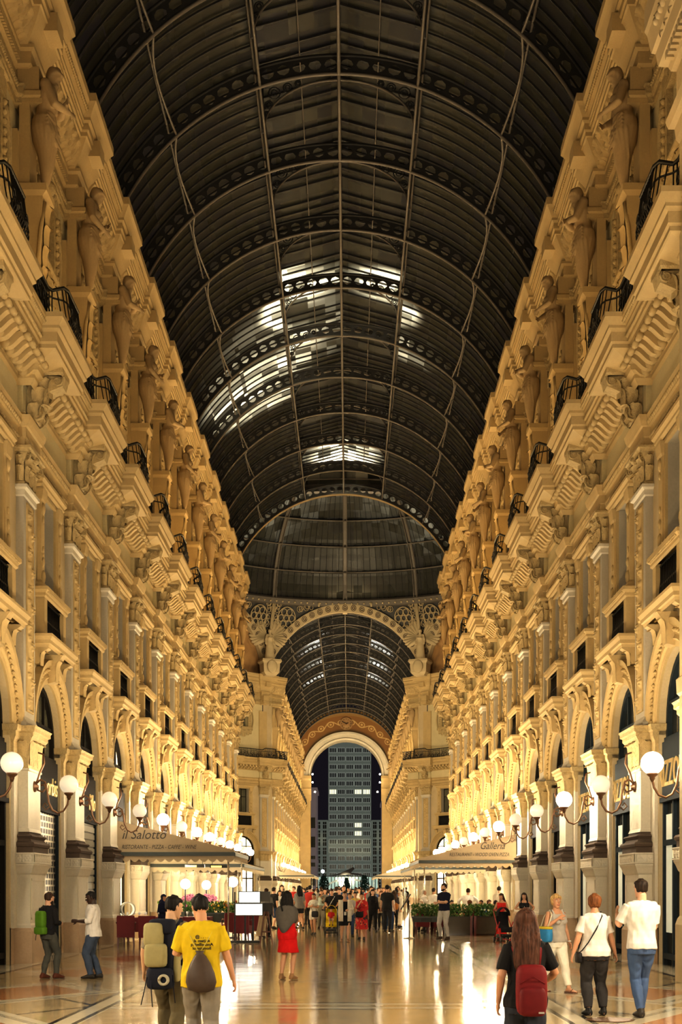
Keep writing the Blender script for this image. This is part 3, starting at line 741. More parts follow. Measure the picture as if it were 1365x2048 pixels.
def spandrel_frame():
    """elliptical arch with lace corners across the raised ridge light"""
    b = MB(); w, z0, z1 = 2.55, 27.25, 28.95
    pts = [(w * math.cos(PI * i / 24), 0, z0 + (z1 - z0) * math.sin(PI * i / 24)) for i in range(25)]
    b.tube(pts, .04, 5, 1); b.tube([(-2.6, 0, z0 - .1), (-2.6, 0, 28.75)], .05, 4); b.tube([(2.6, 0, z0 - .1), (2.6, 0, 28.75)], .05, 4)
    b.tube([(-2.6, 0, 28.75), (0, 0, 29.45), (2.6, 0, 28.75)], .04, 4)
    for s in (-1, 1):
        for cx, cz, r in ((2.2, 28.5, .2), (2.38, 28.1, .13), (1.75, 28.68, .15), (2.45, 27.8, .08), (1.4, 28.82, .1)):
            for rr in (r, r * .5): b.tube([(s * cx + rr * math.cos(a), 0, cz + rr * math.sin(a)) for a in [2 * PI * q / 10 for q in range(11)]], .025, 4)
    return b
def vault(name, y0, ys, y1, lantern=True, step=.6):
    root = thing(name, kind='structure')
    me = rib_mesh().mesh('rib', [M['darksteel'], M['steel']]); sp = spandrel_frame().mesh('lantern_arch', [M['darksteel'], M['steel']])
    for y in ys: obj('rib', me, [], root, (0, y, 0))
    allb = sorted(set([y0] + list(ys) + [y1]))
    g = MB(); bars = MB(); pur = MB(); lan = MB(); lg = MB()
    for a, c in zip(allb, allb[1:]):
        for s in (-1, 1):
            nn = 26
            g.loft([[arcp(8.34, s * D(19 + 66 * i / nn), y) for y in [a + (c - a) * q / 4 for q in range(5)]] for i in range(nn + 1)], 0, False, False, False)
            n = max(1, round((c - a) / step))
            for q in range(1, n):
                y = a + (c - a) * q / n
                bars.loft([[arcp(8.30 + dr, s * D(19 + 66 * i / nn), y + dy) for dr, dy in ((0, -.022), (-.06, -.022), (-.06, .022), (0, .022))] for i in range(nn + 1)], 0, False, False, False)
                if lantern: bars.bar((s * 2.62, y, 28.72), (0, y, 29.43), .05, .07)
            # purlins
            for rr in (7.74, 8.25): pur.tube([arcp(rr, s * D(19), a), arcp(rr, s * D(19), c)], .05, 5)
            pur.tube([arcp(8.22, s * D(42), a), arcp(8.22, s * D(42), c)], .045, 5)
            pur.tube([arcp(7.74 + .42 * math.sin(PI * i / 8), s * D(42), a + (c - a) * i / 8) for i in range(9)], .04, 5)
            for i in (2, 4, 6): pur.tube([arcp(8.22, s * D(42), a + (c - a) * i / 8), arcp(7.74 + .42 * math.sin(PI * i / 8), s * D(42), a + (c - a) * i / 8)], .02, 4)
            lan.tube([(s * 1.3, a, 29.05), (s * 1.3, c, 29.05)], .03, 4)
            # lantern wall and roof glass
            lg.add([(s * 2.62, a, 27.4), (s * 2.62, c, 27.4), (s * 2.62, c, 28.75), (s * 2.62, a, 28.75)], [(0, 1, 2, 3)])
            lg.loft([[(s * 2.62 * (1 - u), y, 28.78 + .7 * u) for y in (a, c)] for u in [q / 4 for q in range(5)]], 0, False, False, False)
        lan.tube([(0, a, VZ + 7.72), (0, c, VZ + 7.72)], .06, 6); lan.tube([(0, a, 29.42), (0, c, 29.42)], .05, 5)
        obj('lantern_arch', sp, [], root, (0, (a + c) / 2, 0))
    obj('glazing', g, M['roofglass'], root); obj('glazing_bars', bars, M['darksteel'], root)
    obj('purlins', pur, M['steel'], root); obj('ridge_beams', lan, M['steel'], root); obj('lantern_glazing', lg, M['roofglass'], root)
    return root
RY = [40.5 + B * k for k in range(-8, 9)]
vault('ceiling', -.5, RY + [AEND], AEND)
vault('ceiling_far', FST, [FST + B * i for i in range(15)], FEND)
b = MB()   # bright outer flange of the last rib against the dome
b.loft([[arcp(r, D(-84 + 168 * i / 60), AEND + dy) for r, dy in ((7.66, -.12), (7.66, .25), (7.9, .25))] for i in range(61)], 0, False, True, False)
tag(obj('trim_vault_edge', b, M['ochre']), kind='structure')
# ---------------------------------------------------------------- dome
OC = (0, (AEND + FST) / 2); DR, DZ = 17.0, 28.5
dome = thing('dome', kind='structure', loc=(OC[0], OC[1], 0))
def dp(th, az, r=DR): return (r * math.cos(D(th)) * math.sin(D(az)), r * math.cos(D(th)) * math.cos(D(az)), DZ + r * .65 * math.sin(D(th)))
g = MB(); g.loft([[dp(th, az, DR + .5) for az in range(0, 360, 5)] for th in range(0, 81, 4)], 0, False, False)
obj('glazing', g, M['roofglass'], dome)
b = MB()
for dx in (-.16, .16): b.tube([(dx, y, z) for _, y, z in [dp(th, 0) for th in range(0, 80, 4)]], .05, 4)
b.loft([[(-.2, y, z), (.2, y, z)] for _, y, z in [dp(th, 0, DR + .25) for th in range(0, 80, 4)]], 0, False, False, False)
b.loft([[(s * .2, y * q, z) for q, (_, y, z) in ((1, dp(th, 0)), (1.02, dp(th, 0, DR)))] for s in (-1,) for th in range(0, 80, 4)], 0, False, False, False)
me = b.mesh('rib', [M['steel']])
for i in range(16): obj('rib', me, [], dome, (0, 0, 0), i * PI / 8)
b = MB()
for th in (13.5, 25, 36.5, 48, 60):
    for r, t in ((DR, .07), (DR + .4, .09)): b.tube([dp(th, az, r) for az in range(0, 361, 5)], t, 5, 0 if r == DR else 1)
    for az in range(0, 360, 3): b.tube([dp(th, az, DR), dp(th + .6, az + .7, DR + .4)], .04, 3, 1)
obj('ring_trusses', b, [M['steel'], M['darksteel']], dome)
b = MB()
for az in range(0, 360, 2):
    b.tube([dp(th, az, DR + .45) for th in range(0, 80, 8)], .025, 3)
obj('glazing_bars', b, M['darksteel'], dome)
b = MB(); b.loft([[(r * math.sin(D(az)), r * math.cos(D(az)), z) for r, z in ((DR + .6, DZ - .5), (DR - .05, DZ - .45), (DR - .1, DZ + .05), (DR + .1, DZ + .25), (DR + .7, DZ + .3))] for az in range(0, 361, 4)], 0, False, False, False)
obj('drum_ring', b, M['steel'], dome)
b = MB()
for i in range(180): beads(b, dp(-1.2, i * 2, DR - .1), dp(-1.2, i * 2, DR - .1), 1, .12)
obj('ring_ornament', b, M['cream'], dome)
# spandrels between the great arches and the ring, on the three far sides
def mosaic():
    m, nt, b = newmat('ochre_mosaic'); co = coord(nt, 'Generated')
    n = tex(nt, 'Noise', coord(nt), Scale=.55, Detail=5, Distortion=.8); v = tex(nt, 'Voronoi', coord(nt), Scale=1.1)
    lnk(nt, mixc(nt, v, ramp(nt, n, [(.3, (.10, .05, .025)), (.5, (.36, .20, .08)), (.65, (.55, .36, .16)), (.8, (.30, .26, .16))]), (.4, .24, .1)), b.inputs['Base Color']); return m
M['mosaic'] = mosaic()
M['gilt'] = stone('gilded_ironwork', (.50, .40, .24), .3)
for kside, ang in ((0, 0), (1, 45), (2, -45)):
    side = {0: 'far', 1: 'left', 2: 'right'}[kside]
    # local frame: s along the side, n towards the centre
    N = Vector((math.sin(D(ang)), -math.cos(D(ang)), 0)); S = Vector((math.cos(D(ang)), math.sin(D(ang)), 0))
    C0 = Vector((OC[0], OC[1], 0)) - N * (FST - OC[1] + .02)
    hw = 7.55
    def P(s, z, lean=True, off=0.0):
        top = 28.15; zb = 21.6
        base = C0 + S * s
        az = math.atan2(s, 18.0); rp = Vector((OC[0], OC[1], 0)) + (-N * math.cos(az) + S * math.sin(az)) * (DR + .1)
        f = max(0, min(1, (z - zb) / (top - zb))) ** 1.5
        q = base.lerp(rp, f if lean else 0); return Vector((q.x, q.y, z)) + N * off
    tr = thing('trim_spandrel_' + side, kind='structure')
    zc = VZ; Ri, Ro = 7.62, 8.35
    def band(r, off, i, n=48): th = D(-75 + 150 * i / n); return P(r * math.sin(th) if abs(r * math.sin(th)) < hw else math.copysign(hw, th), zc + r * math.cos(th), True, off)
    b = MB(); b.loft([[band(r, o, i) for r, o in ((Ri, -.2), (Ri, .22), (Ri + .1, .24), (Ro - .1, .24), (Ro, .22), (Ro, -.1))] for i in range(49)], 0, False, False, False)
    obj('arch_band', b, M['gilt'], tr)
    b = MB()
    for i in range(23):
        th = D(-66 + 132 * i / 22); c = Vector((8.0 * math.sin(th), zc + 8.0 * math.cos(th)))
        for rr, t in ((.25, .03), (.12, .04)):
            b.tube([P(c.x + rr * math.cos(a), c.y + rr * math.sin(a), True, .27) for a in [2 * PI * q / 10 for q in range(11)]], t, 4)
    obj('band_rosettes', b, M['brown'], tr)
    b = MB(); n = 24     # dark backing of the openwork
    b.loft([[P(s, max(21.5, min(28.0, zc + math.sqrt(max(0, 8.3 ** 2 - s * s)))), True, -.25), P(s, 28.2, True, -.25)] for s in [-hw + 2 * hw * i / n for i in range(n + 1)]], 0, False, False, False)
    obj('backing', b, M['darksteel'], tr)
    b = MB()
    def ring(c, r, t, m=12): b.tube([P(c[0] + r * math.cos(a), c[1] + r * math.sin(a), True, .02) for a in [2 * PI * q / m for q in range(m + 1)]], t, 4, 0, False)
    for sg in (-1, 1):
        for c, r in (((sg * 5.9, 26.9), .95),):
            ring(c, r, .05, 20); ring(c, r * .26, .05)
            for q in range(6):
                a = q * PI / 3; ring((c[0] + r * .62 * math.cos(a), c[1] + r * .62 * math.sin(a)), r * .30, .05, 8)
        rnd = random.Random(3)
        for _ in range(150):
            s, z = rnd.uniform(2.2, hw), rnd.uniform(22.3, 28.1)
            if s * s + (z - zc) ** 2 < 8.5 ** 2 or math.hypot(s - 5.9, z - 26.9) < 1.05: continue
            ring((sg * s, z), rnd.uniform(.12, .28), .035, 7)
        b.tube([P(sg * hw, 21.8), P(sg * hw, 28.2)], .12, 5)
        b.tube([P(sg * 2.6, 27.95, True, .2), P(sg * 2.6, 28.35, True, .2)], .12, 4)
    obj('lattice', b, M['gilt'], tr)
    if kside:
        b = MB(); b.loft([[P(s, 21.6, False, -.3), P(s, max(21.7, zc + math.sqrt(max(0.1, 7.7 ** 2 - s * s))), True, -.3)] for s in [-hw + 2 * hw * i / 24 for i in range(25)]], 0, False, False, False)
        obj('lunette', b, M['mosaic'], tr)
    else:
        b = MB(); b.box(-.22, .22, FST - .9, FST - .1, 27.55, 28.3); obj('keystone', b, M['cream'], tr)
# ---------------------------------------------------------------- end wall with the great arch
ew = thing('wall_far_end', kind='structure')
b = MB(); n = 40; ri = 5.3; zs = 18.3
ap = [(-ri * math.cos(PI * i / n), zs + ri * math.sin(PI * i / n)) for i in range(n + 1)]
ou = [(-8.4 * math.cos(PI * i / n), max(zs, VZ - .3 + 8.6 * math.sin(PI * i / n))) for i in range(n + 1)]
for i in range(n): b.add([(ap[i][0], FEND, ap[i][1]), (ap[i + 1][0], FEND, ap[i + 1][1]), (ou[i + 1][0], FEND, ou[i + 1][1]), (ou[i][0], FEND, ou[i][1])], [(0, 1, 2, 3)])
def clockwall():
    m, nt, bs = newmat('painted_ochre_lunette'); x, y, z = xyz(nt, coord(nt))
    r = (x * x + (z - 18.3) * (z - 18.3)).op('SQRT'); a = x.op('ARCTAN2', z - 18.3)
    u = (a * 5.1).fract() - .5; v = (r - 7.9) / .75
    d = (u * u * 3 + v * v).op('SQRT'); circ = (d < .55) * (d > .40); dot = d < .2
    wav = ((r - 7.9 - (a * 16).sin() * .38).abs() < .09)
    edge = (r < 6.9) + (r > 8.9)
    col = mixc(nt, circ.max(wav).max(dot), (.28, .13, .035), (.60, .40, .16)); col = mixc(nt, edge.min(1), col, (.33, .19, .06))
    lnk(nt, col, bs.inputs['Base Color']); return m
obj('painted_lunette', b, clockwall(), ew)
b = MB()
for s in (-1, 1): b.add([(s * ri, FEND, 0), (s * 7.6, FEND, 0), (s * 7.6, FEND, zs), (s * ri, FEND, zs)], [(0, 1, 2, 3)]); b.add([(s * ri, FEND, 0), (s * ri, FEND + 3, 0), (s * ri, FEND + 3, zs), (s * ri, FEND, zs)], [(0, 1, 2, 3)])
obj('piers', b, M['cream'], ew)
b = MB()
b.loft([[(-r * math.cos(PI * i / n), FEND + o, zs + r * math.sin(PI * i / n)) for r, o in ((ri, 3), (ri, -.3), (ri + .25, -.42), (ri + .35, -.3), (ri + .85, -.35), (ri + .9, -.5), (ri + 1.2, -.5), (ri + 1.25, 0))] for i in range(n + 1)], 0, False, False, False)
obj('archivolt', b, M['white'], ew)
b = MB()
for s in (-1, 1):
    xs = sorted((s * (ri - .15), s * (ri + 1.6)))
    b.sweep([(xs[0], FEND - .5), (xs[1], FEND - .5)], [(0, 14.6), (.0, 15.5), (.2, 16.2), (.3, 16.4), (.1, 16.5), (.1, 17.6), (.35, 17.9), (.4, 18.3), (-.4, 18.3)])
    b.box(xs[0] + .1, xs[1] - .1, FEND - .55, FEND + .3, 0, 14.6)
obj('imposts', b, M['ochre'], ew)
ck = tag(thing('wall_clock', None, None, (0, FEND - .06, 26.0)), 'round gilt clock painted high above the far arch', 'clock')
b = MB(); b.loft([[(r * math.cos(2 * PI * q / 24), y, r * math.sin(2 * PI * q / 24)) for q in range(24)] for r, y in ((.95, 0), (.95, -.06), (.78, -.06), (.76, -.02), (.1, -.02))], 0, False, False); obj('dial', b, M['mosaic'], ck)
b = MB()
for i in range(12): a = i * PI / 6; b.bar((.62 * math.sin(a), -.08, .62 * math.cos(a)), (.74 * math.sin(a), -.08, .74 * math.cos(a)), .06)
b.bar((0, -.1, 0), (-.58, -.1, .30), .06); b.bar((0, -.1, 0), (.32, -.1, .12), .08); obj('hands', b, M['iron'], ck)
for s in (-1, 1):
    for q, (dx, z) in enumerate(((0, 18.5), (0, 17.3), (.35, 15.9))):
        t = thing('floodlight', 'small bright floodlight on the %s side of the far arch, %s from the top' % (SIDE[s], ORD[q]), 'floodlight', (s * (ri - .35 - dx), FEND - .6, z), 0, 'floodlights of the far arch')
        b = MB(); b.box(-.12, .12, -.1, .12, -.12, .12); obj('housing', b, M['iron'], t); b = MB(); b.ball((0, -.12, 0), .13, 8, 6); obj('lens', b, M['globe_lit'], t)
# portal block of the near entrance, at the right edge of the frame
b = MB(); b.box(6.12, 7.4, 18.0, 22.3, 0, 14.8)
pr = [(0, 14.7), (.05, 14.8), (.07, 15.0), (.16, 15.05), (.2, 15.2), (.04, 15.25), (.04, 16.0), (.12, 16.05), (.16, 16.15), (.30, 16.25), (.34, 16.5), (.40, 16.55), (.46, 16.9), (.5, 17.0), (.5, 17.4), (-.3, 17.4)]
b.sweep([(7.4, 22.3), (6.12, 22.3), (6.12, 18.0)], [(d, z) for d, z in pr])
for i in range(26): y = 18.1 + .16 * i; b.box(5.84, 5.98, y, y + .09, 16.1, 16.3); b.ball((5.68, y + .04, 16.75), .075, 6, 5)
for i in range(14): leaf(b, (5.78, 18.2 + .3 * i, 16.5), (-1, 0, 0), (0, 0, 1), .36, .26, .1)
b.sweep([(7.4, 22.3), (6.12, 22.3), (6.12, 18.0)], [(0, 0), (.06, 0), (.06, 1.0), (.03, 1.1), (0, 1.15)]); b.sweep([(7.4, 22.3), (6.12, 22.3), (6.12, 18.0)], [(0, 5.0), (.04, 5.05), (.05, 5.3), (0, 5.35)])
for z0, z1 in ((1.6, 4.6), (5.8, 14.0)):
    for a in ((22.3, 22.33, 6.3, 7.2),): b.box(6.3, 6.36, 22.27, 22.33, z0, z1); b.box(7.0, 7.06, 22.27, 22.33, z0, z1); b.box(6.3, 7.06, 22.27, 22.33, z0, z0 + .06); b.box(6.3, 7.06, 22.27, 22.33, z1 - .06, z1)
    for ya, yb in ((18.4, 18.46), (21.7, 21.76)): b.box(6.09, 6.14, ya, yb, z0, z1)
    b.box(6.09, 6.14, 18.4, 21.76, z0, z0 + .06); b.box(6.09, 6.14, 18.4, 21.76, z1 - .06, z1)
    b.grid((6.115, 19.4, z0 + .2), (0, 1.3, 0), (0, 0, z1 - z0 - .4), 14, 90 if z1 > 6 else 30, lambda u, v, n=(8 if z1 > 6 else 3): .09 * vine(u, v, n), (-1, 0, 0))
tag(obj('wall_near_portal', b, M['cream']), kind='structure')
# ================================================================== BODIES
def remesh(mb, voxel, name, smooth=2, fold=0.0, seed=0, flat=False):
    """overlapping closed shells -> one continuous skin"""
    me = mb.mesh('tmp', []); o = bpy.data.objects.new('tmp', me)
    md = o.modifiers.new('r', 'REMESH'); md.mode = 'VOXEL'; md.voxel_size = voxel; md.adaptivity = 0
    if smooth: s = o.modifiers.new('s', 'SMOOTH'); s.factor = .5; s.iterations = smooth
    out = evaluated(o); bpy.data.meshes.remove(me)
    if fold:
        n = len(out.vertices); co = np.empty(n * 3, 'f'); out.vertices.foreach_get('co', co); co = co.reshape(-1, 3)
        no = np.empty(n * 3, 'f'); out.vertex_normals.foreach_get('vector', no); no = no.reshape(-1, 3)
        x, y, z = co.T; a = np.arctan2(y, x)
        d = np.sin(a * 7 + 5 * np.sin(z * 6 + seed) + seed) * .5 + np.sin(z * 38 + 5 * np.sin(a * 2 + seed) + 9 * x) * .35 + np.sin(x * 55 + z * 24 + 3 * np.sin(y * 30)) * .25
        co = co + no * (d * fold)[:, None]; out.vertices.foreach_set('co', co.ravel().astype('f'))
    out.name = name; out.polygons.foreach_set('use_smooth', [True] * len(out.polygons)); out.update(); return out
def ell(c, rx, ry, n=16, tilt=None):
    c = Vector(c); pts = []
    for q in range(n):
        a = 2 * PI * q / n; p = Vector((rx * math.cos(a), ry * math.sin(a), 0))
        if tilt: p = tilt @ p
        pts.append(c + p)
    return pts
def ik(a, b, l1, l2, hint):
    """elbow or knee between a and b"""
    a, b = Vector(a), Vector(b); d = b - a; L = min(d.length, (l1 + l2) * .999); d.normalize(); b = a + d * L
    t = (l1 * l1 - l2 * l2 + L * L) / (2 * L); h = math.sqrt(max(1e-6, l1 * l1 - t * t))
    hv = Vector(hint); hv = (hv - d * hv.dot(d)).normalized()
    return a + d * t + hv * h, b
class Body:
    """a posed figure, 1.75 m reference, facing -Y, scaled to its height"""
    def __init__(s, H=1.72, female=False, heavy=1.0, stride=0.0, feet=None, hands=None, lean=0.0, head=(0, 0), elbow=None, side=0.0, child=False, fingers=True):
        s.k = H / 1.75; s.f = female; s.w = heavy; s.lean = lean; s.headrot = head; s.fingers = fingers
        sw = .146 if female else .168; hw = .085 if female else .088
        s.hip = {e: Vector((e * hw, 0, .90)) for e in (-1, 1)}
        feet = feet or {1: (.10, -stride / 2, 0), -1: (-.10, stride / 2, 0)}
        s.foot = {e: Vector(feet[e]) for e in (-1, 1)}
        s.ank, s.knee = {}, {}
        for e in (-1, 1):
            f = s.foot[e]; a = Vector((f.x, f.y + .02, .085 + f.z)); s.knee[e], s.ank[e] = ik(s.hip[e], a, .43, .42, (e * .05, -1, 0))
        s.T = lambda p: s.bend(p)
        s.sh = {e: s.T(Vector((e * sw, .01, 1.42))) for e in (-1, 1)}
        hands = hands or {}; elbow = elbow or {}
        s.elb, s.wr = {}, {}
        for e in (-1, 1):
            h = hands.get(e, (e * .08, -.06 - stride * .25 * e, -.56))
            s.elb[e], s.wr[e] = ik(s.sh[e], s.sh[e] + Vector(h), .29, .26, elbow.get(e, (e * .35, 1, -.1)))
    def bend(s, p):
        p = Vector(p); z = max(0, p.z - .95); return Vector((p.x, p.y - z * math.tan(s.lean), p.z - z * (1 - math.cos(s.lean))))
    def torso(s, mb, off=0.0, z0=.78, z1=1.50, flare=0.0):
        f = s.f; w = s.w
        tab = [(.78, .15, .10), (.86, .172 if f else .165, .118), (.94, .175 if f else .162, .122), (1.02, .15 if f else .152, .108), (1.10, .132 if f else .148, .10), (1.18, .14 if f else .157, .108), (1.27, .155 if f else .172, .122 if f else .118), (1.35, .165 if f else .19, .112), (1.41, .16 if f else .188, .095), (1.455, .11 if f else .125, .078), (1.49, .062, .06), (1.53, .055, .055)]
        def at_(z):
            for (za, xa, ya), (zb, xb, yb) in zip(tab, tab[1:]):
                if z <= zb: t = (z - za) / (zb - za); return xa + (xb - xa) * t, ya + (yb - ya) * t
            return tab[-1][1:]
        zs = [z0] + [t[0] for t in tab if z0 + .02 < t[0] < z1 - .01] + [z1]
        rings = []
        for z in zs:
            rx, ry = at_(max(.78, z)); bel = w if z < 1.3 else 1 + (w - 1) * .4
            fl = flare * max(0, 1.05 - z)
            dy = -.012 if (f and 1.2 < z < 1.33) else .012 * (z < 1.0)
            rings.append([s.T(p) for p in ell((0, dy, z), (rx * (1 + (w - 1) * .9 if z < 1.3 else bel) + off + fl), ry * bel + off + fl)])
        mb.loft(rings)
        if f and z1 > 1.3:
            for e in (-1, 1): c = s.T(Vector((e * .075, -.105 - off - .01, 1.27))); mb.ball(c, .062, 10, 7)
    def arm(s, mb, e, off=0.0, t1=1.0, t0=0.0, flare=0.0):
        a, b, c = s.sh[e], s.elb[e], s.wr[e]; w = (.9 if s.f else 1.0) * (1 + (s.w - 1) * .7)
        pts, rr = [], []
        for t, r in ((0, .058), (.12, .055), (.3, .050), (.5, .040), (.6, .042), (.75, .036), (.9, .028), (1, .024)):
            if t > t1 + 1e-6: break
            p = a.lerp(b, t * 2) if t <= .5 else b.lerp(c, t * 2 - 1); pts.append(p); rr.append(r * w + off + flare * t)
        if t1 < 1:
            p = a.lerp(b, t1 * 2) if t1 <= .5 else b.lerp(c, t1 * 2 - 1); pts.append(p + (pts[-1] - pts[-2]).normalized() * .003); rr.append(rr[-1] + flare * .02)
        mb.tube(pts, rr, 12)
    def hand(s, mb, e, curl=.5, grip=None):
        w = s.wr[e]; d = (w - s.elb[e]).normalized()
        inn = Vector((-e, 0, 0)); inn = (inn - d * inn.dot(d)).normalized(); fw = d.cross(inn) * e     # palm normal, thumb side
        if fw.y > 0 and abs(d.z) > .5: fw = -fw
        L = .085
        mb.loft([[w + d * (L * t) + fw * (math.cos(a) * ww) + inn * (math.sin(a) * th) for a in [2 * PI * q / 10 for q in range(10)]] for t, ww, th in ((-.1, .024, .02), (.15, .032, .017), (.6, .040, .016), (1.0, .038, .012))])
        for i, ln in enumerate((.068, .078, .072, .056)):
            b = w + d * (L * .93) + fw * (.028 - .0187 * i); pts = [b - d * .02, b]
            dd = d
            for k_, seg in enumerate((.42, .33, .25)):
                ang = curl * (.5 + .4 * k_); dd = (d * math.cos(ang * (k_ + 1) * .8) + inn * math.sin(ang * (k_ + 1) * .8)).normalized(); pts.append(pts[-1] + dd * ln * seg)
            mb.tube(pts, [.0095, .0095, .009, .008, .0065], 7)
        b = w + d * .022 + fw * .026
        mb.tube([b - fw * .01, b + fw * .022 + d * .02 + inn * .01, b + fw * .034 + d * .048 + inn * .02, b + fw * .034 + d * .07 + inn * .03], [.013, .0125, .011, .008], 7)
    def leg(s, mb, e, off=0.0, t1=1.0, t0=0.0, flare=0.0):
        a, b, c = s.hip[e], s.knee[e], s.ank[e]; w = (1.03 if s.f else 1.0) * (1 + (s.w - 1) * .8)
        pts, rr = [], []
        for t, r, back in ((-.06, .085, 0), (0, .088, 0), (.12, .088, .0), (.28, .075, 0), (.5, .054, 0), (.56, .052, .008), (.68, .054, .018), (.82, .042, .01), (.94, .032, 0), (1.0, .034, 0)):
            if t > t1 + 1e-6: break
            p = a + (a - b) * (-t * 2) if t <= .5 else b.lerp(c, t * 2 - 1)
            pts.append(p + Vector((0, back, 0))); rr.append(r * w + off + flare * max(0, t))
        if t1 < 1:
            p = a.lerp(b, t1 * 2) if t1 <= .5 else b.lerp(c, t1 * 2 - 1); pts.append(p); rr.append(rr[-1])
        mb.tube(pts, rr, 14)
    def shoe(s, mb, e, off=0.0, heel=0.0, toe=0.0, high=False):
        a = s.ank[e]; z0 = s.foot[e].z
        yaw = Vector((e * .12, -1, 0)).normalized(); sd = Vector((-yaw.y, yaw.x, 0)); rings = []
        lift = max(0, a.z - .085 - 0.0) * 1.0
        for t, w, h, zc in ((-.075, .022, .03, .035), (-.05, .036, .045, .05), (.0, .038, .05, .055), (.06, .040, .040, .045), (.12, .046, .028, .032), (.165, .042, .02, .025), (.195, .02, .012, .02)):
            c = Vector((a.x, a.y, z0)) + yaw * t + Vector((0, 0, zc + lift * 0))
            rings.append([c + sd * math.cos(q) * (w + off) + Vector((0, 0, math.sin(q) * (h + off * (1 if math.sin(q) > 0 else .3)))) for q in [2 * PI * i / 12 for i in range(12)]])
        for r in rings:
            for p in r: p.z = max(p.z, z0 + .004 - off * .3)
        mb.loft(rings); mb.tube([a + Vector((0, 0, .04)), Vector((a.x, a.y, z0 + .05))], [.034 + off, .038 + off], 10)
    def headpt(s, p):
        """head space (origin at the skull centre, facing -Y) -> body"""
        yaw, pit = s.headrot; R = Matrix.Rotation(yaw, 3, 'Z') @ Matrix.Rotation(pit, 3, 'X')
        nb = s.T(Vector((0, .012, 1.53))); return nb + R @ (Vector(p) + Vector((0, -.022, .095)))
    SK = [(-.115, .020, .030, -.055), (-.105, .036, .045, -.046), (-.085, .050, .066, -.026), (-.055, .060, .082, -.012), (-.02, .068, .092, -.003), (.015, .072, .097, .0), (.05, .074, .098, .004), (.085, .068, .088, .008), (.108, .05, .064, .01), (.122, .022, .028, .012)]
    def head(s, mb):
        mb.loft([[s.headpt(p) for p in ell((0, y, z), rx, ry)] for z, rx, ry, y in s.SK])
        hp = s.headpt
        mb.tube([s.T(Vector((0, .015, 1.46))), hp((0, .03, -.06))], [.058 if not s.f else .05, .054 if not s.f else .046], 12)
        mb.tube([hp((0, -.088, .03)), hp((0, -.106, .0)), hp((0, -.117, -.018)), hp((0, -.098, -.028))], [.008, .011, .014, .010], 7)
        mb.tube([hp((-.05, -.075, .036)), hp((-.02, -.094, .040)), hp((.02, -.094, .040)), hp((.05, -.075, .036))], .011, 6)
        mb.tube([hp((-.026, -.088, -.055)), hp((0, -.098, -.053)), hp((.026, -.088, -.055))], .010, 6)
        mb.ball(hp((0, -.072, -.098)), .022, 8, 6)
        for e in (-1, 1): mb.tube([hp((e * .072, .008, -.03)), hp((e * .080, .014, -.005)), hp((e * .078, .016, .022))], [.008, .014, .012], 7)
    def face(s, root, par, dark=False):
        hp = s.headpt; k = s.k
        for e in (-1, 1):
            b = MB(); b.ball(hp((e * .031, -.089, .014)), .0105, 8, 6, 0); b.ball(hp((e * .031, -.0965, .014)), .0062, 8, 6, 1); s.sc(b); obj('eye', b, [plain('eye_white', (.7, .66, .6), .3, var=0), plain('iris', (.03, .018, .01), .2, var=0)], par)
            b = MB(); b.tube([hp((e * .014, -.101, .044)), hp((e * .033, -.099, .050)), hp((e * .053, -.082, .043))], [.003, .0042, .003], 5); s.sc(b); obj('eyebrow', b, plain('eyebrow', (.07, .04, .02), .8, var=0), par)
        b = MB(); b.tube([hp((-.030, -.086, -.048)), hp((-.015, -.101, -.055)), hp((0, -.107, -.057)), hp((.015, -.101, -.055)), hp((.030, -.086, -.048))], [.003, .006, .0075, .006, .003], 6); s.sc(b); obj('lips', b, plain('lips', (.42, .13, .10), .4, var=0), par)
    def sc(s, mb): mb.v = [(x * s.k, y * s.k, z * s.k) for x, y, z in mb.v]; return mb
    def hair(s, mb, style):
        hp = s.headpt
        def shell(zmin_front, zmin_back, g=.014, gy=0.0):
            rings = []
            for z, rx, ry, y in s.SK:
                if z < zmin_back - .02: continue
                ring = []
                for q in range(20):
                    a = 2 * PI * q / 20; px, py = math.cos(a), math.sin(a)
                    lim = zmin_front if py < -.35 else zmin_front + (zmin_back - zmin_front) * min(1, (py + .35) / .6)
                    grow = g if z >= lim else -.012
                    ring.append(hp(((rx + grow) * px, y + (ry + grow + (gy if py > 0 else 0)) * py, z)))
                rings.append(ring)
            z = .132 + g * .5; rings.append([hp(p) for p in ell((0, .012, z), .03, .036, 20)])
            mb.loft(rings)
        if style == 'short': shell(.062, -.05, .015)
        elif style == 'crop': shell(.066, -.035, .008)
        elif style == 'bob': shell(.055, -.08, .026, .01)
        elif style in ('long', 'very_long'):
            shell(.06, -.06, .022)
            L = -.36 if style == 'long' else -.52
            for e in (-1, -.5, 0, .5, 1):
                mb.tube([hp((e * .055, .055 - abs(e) * .02, .06)), hp((e * .078, .078 - abs(e) * .03, -.06)), hp((e * .088, .115 - abs(e) * .02, -.19)), hp((e * .07, .128, L * .75)), hp((e * .045, .12, L))], [.045, .05, .048, .042, .014], 9)
        elif style == 'pony':
            shell(.06, -.05, .012); mb.tube([hp((0, .09, .06)), hp((0, .13, .03)), hp((0, .14, -.08)), hp((0, .12, -.2))], [.025, .032, .028, .01], 8)
        elif style == 'bun': shell(.06, -.05, .012); mb.ball(hp((0, .10, .09)), .045, 10, 7)
        elif style == 'scarf':
            shell(.07, -.10, .024, .008); mb.tube([hp((0, .05, -.06)), s.T(Vector((0, .05, 1.44)))], [.085, .15], 12)
            mb.tube([hp((0, -.03, -.13)), s.T(Vector((0, -.06, 1.40)))], [.06, .12], 12)
